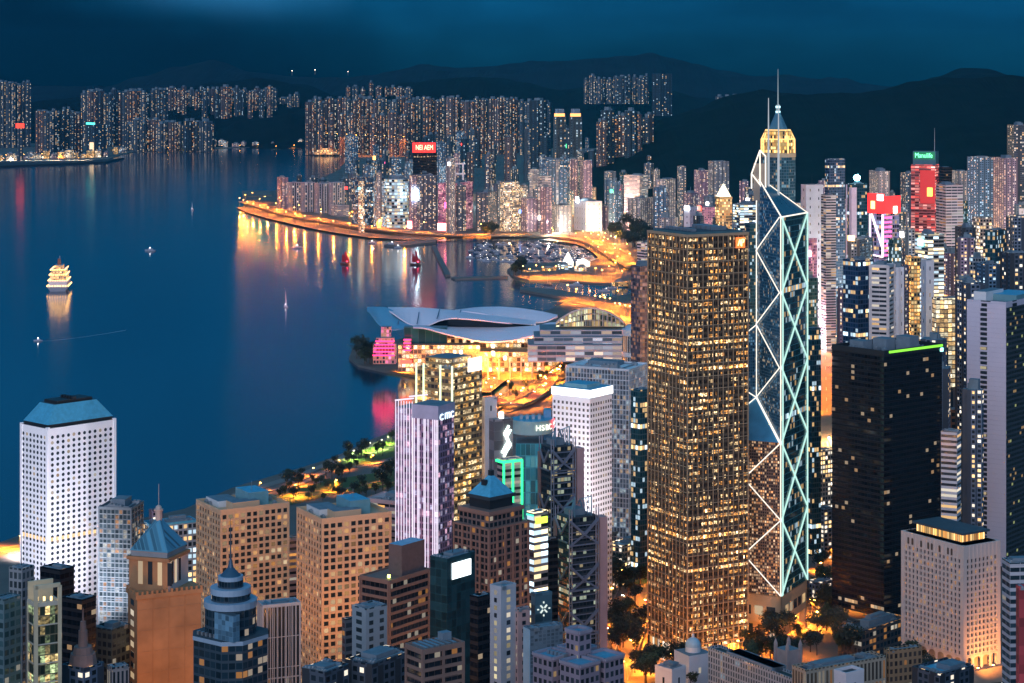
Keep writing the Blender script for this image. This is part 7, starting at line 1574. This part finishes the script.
# small boats
def boat(px, py, L_, label, rz=.6, sail=False, white=True, lampc=None, tall=1.0):
    p = gp(px, py); r = thing('small_boat', label, 'boat', p, rz); hull(MB(), L_, L_*.28, L_*.1).build('hull', HULLW if white else HULLB, r); MB().box(-L_*.09, L_*.09, -L_*.25, L_*.12, L_*.1, L_*.22).build('cabin', HULLW, r)
    if sail:
        MB().beam((0, 0, L_*.1), (0, 0, L_*1.2*tall), .16).build('mast', METAL, r); mb = MB(); mb.face([(0,-.3,L_*.22),(0,-L_*.42,L_*.22),(0,-.3,L_*1.15*tall)]); mb.build('sail', SAILW, r)
    else: MB().beam((0, 0, L_*.2), (0, 0, L_*.5), .14).build('mast', METAL, r)
    MB().box(-.5, .5, -.5, .5, L_*.26, L_*.26+1).build('lamp', emit('boat_lamp_b', lampc or (.9,.95,1), 12), r)
boat(285.5, 307, 15, 'lone white sailing boat nearest in the open harbour', .5, True, tall=1.5)
boat(150, 251, 26, 'small white boat far out on the left of the harbour', 1.2)
boat(192, 210, 20, 'tiny white sail in the middle of the far harbour', .4, True)
boat(297, 248, 24, 'small motor boat with a golden lamp near the orange reflections', -1.2, lampc=(1,.8,.4))
boat(392, 246, 34, 'white ferry lying at the low pier of the far waterfront', -1.3)
boat(38, 341, 13, 'speed boat leading a long pale light trail across the lower left harbour', 1.62)
mb = MB(); rows = []
for i in range(30):
    t = i/29; x = 41+85*t; y = 341.2-11*t**1.35; p = gp(x, y, .06); wv = (1.4+4.5*t); rows.append([(p.x, p.y-wv, .06), (p.x, p.y+wv, .06)])
mb.sheet([list(reversed(q)) for q in rows]); tag(mb.build('boat_light_trail', mat('light_trail_pale', (.16,.26,.34), .5, vs=.3, var=.5)), kind='stuff')  # boat's trail of light put in as a pale strip on the water
# buoys and harbour craft by the far shore
for i, (x, y) in enumerate(((372,243.5),(398,248),(470,258))): boat(x, y, 22, ['tug lying off the expressway, left of the ferry pier','launch just below the ferry pier','launch at the left edge of the marina'][i], 1.0, lampc=(1,.85,.6))
# ------------------------------------------------------------------ cars on the near roads
CARM = [mat('car_silver', (.4,.42,.45), .3, .5, var=0), mat('car_red', (.35,.03,.03), .3, .2, var=0), mat('car_black', (.02,.02,.025), .25, .2, var=0), mat('car_white', (.7,.7,.7), .3, var=0)]
def car_proto(m):
    r = bpy.data.objects.new('car', None); mb = MB().box(-.9, .9, -2.2, 2.2, .3, .85); mb.prism([(-.85,-1.7),(.85,-1.7),(.85,1.0),(-.85,1.0)], .85, 1.45, 1, 0, pts1=[(-.65,-1.3),(.65,-1.3),(.65,.5),(-.65,.5)])
    b = mb.build('body', [m, CAB], r, link=False); ps = [b]
    for s in (-1, 1):
        ps.append(MB().box(s*.65-.22, s*.65+.22, 2.18, 2.26, .5, .75).build('headlight', emit('headlight', (1,.92,.75), 40), r, link=False)); ps.append(MB().box(s*.65-.2, s*.65+.2, -2.26, -2.18, .5, .72).build('tail_light', emit('tail_light', (1,.04,.02), 18), r, link=False))
        for y in (-1.35, 1.35):
            w_ = MB().cyl(0, 0, -.12, .12, .34, n=10, bottom=True).build('wheel', DARK, r, link=False); w_.location = (s*.82, y, .34); w_.rotation_euler = (0, pi/2, 0); ps.append(w_)
    return r, ps
CP = [car_proto(m) for m in CARM]; rnd = random.Random(5)
def cars(name, idx, n, where, seed):
    p, wd, z = RD[name][idx]
    for i in range(n):
        k = rnd.randrange(len(p)-1); t = rnd.random(); q = p[k].lerp(p[k+1], t); d = (p[k+1]-p[k]).normalized(); nr = Vector((-d.y, d.x, 0)); s = rnd.choice((-1, 1)); q = q+nr*s*wd*rnd.choice((.15,.32)); a = math.atan2(d.y, d.x)-pi/2+(pi if s > 0 else 0)
        r0, ps = rnd.choice(CP); o = r0.copy(); COL.objects.link(o); o.location = (q.x, q.y, (z if not callable(z) else z(0))+.02); o.rotation_euler = (0, 0, a); tag(o, 'car with its lights on '+where, 'car', 'cars '+where)
        for c in ps: e_ = c.copy(); COL.objects.link(e_); e_.parent = o
cars('avenue', 2, 14, 'on the avenue left of the gold lit grid tower', 1); cars('avenue', 0, 7, 'on the road under the pale glass office', 2); cars('street', 1, 6, 'on the road in front of the faceted tower', 3); cars('harbour_road', 2, 16, 'on the wide road behind the neon towers', 4); cars('harbour_road', 1, 10, 'in front of the winged hall', 5); cars('flyover', 3, 5, 'on the curved reddish flyover', 6); cars('street', 0, 12, 'in the orange street canyon', 7)
print([ (o.name,o['label']) for o in SC.objects if o.get('label') and len(o['label'].split())>16])
for o in []:
    if o.users == 0 or (o.name not in SC.objects and not o.users_collection): pass
print('objects', len(SC.objects))
# ------------------------------------------------------------------ air
def haze(density):
    mb = MB().box(-11000, 11000, -800, 17600, -3, 760)
    m = bpy.data.materials.new('haze'); m.use_nodes = True; t = m.node_tree; t.nodes.clear(); o = t.nodes.new('ShaderNodeOutputMaterial'); v = t.nodes.new('ShaderNodeVolumePrincipled')
    v.inputs['Color'].default_value = (.04, .56, .90, 1); v.inputs['Density'].default_value = density; v.inputs['Anisotropy'].default_value = .2; t.links.new(v.outputs[0], o.inputs[1])
    return tag(mb.build('haze', m), kind='stuff')
haze(1.4e-5)
cy.volume_bounces = 0
trees(14, [(505,396),(545,378),(600,362),(600,368),(552,384),(510,404)], 'tree on the traffic islands in front of the winged hall', 'trees on the traffic islands', 64, (.9,1.5))
trees(12, [(800,600),(835,585),(838,640),(812,645)], 'dark tree along the road between the faceted and black towers', 'trees along the road by the black tower', 65, (.9,1.4), z=6)
trees(10, [(838,640),(900,640),(900,655),(838,655)], 'dark tree behind the government offices', 'trees behind the government offices', 66, (.9,1.3), z=10)
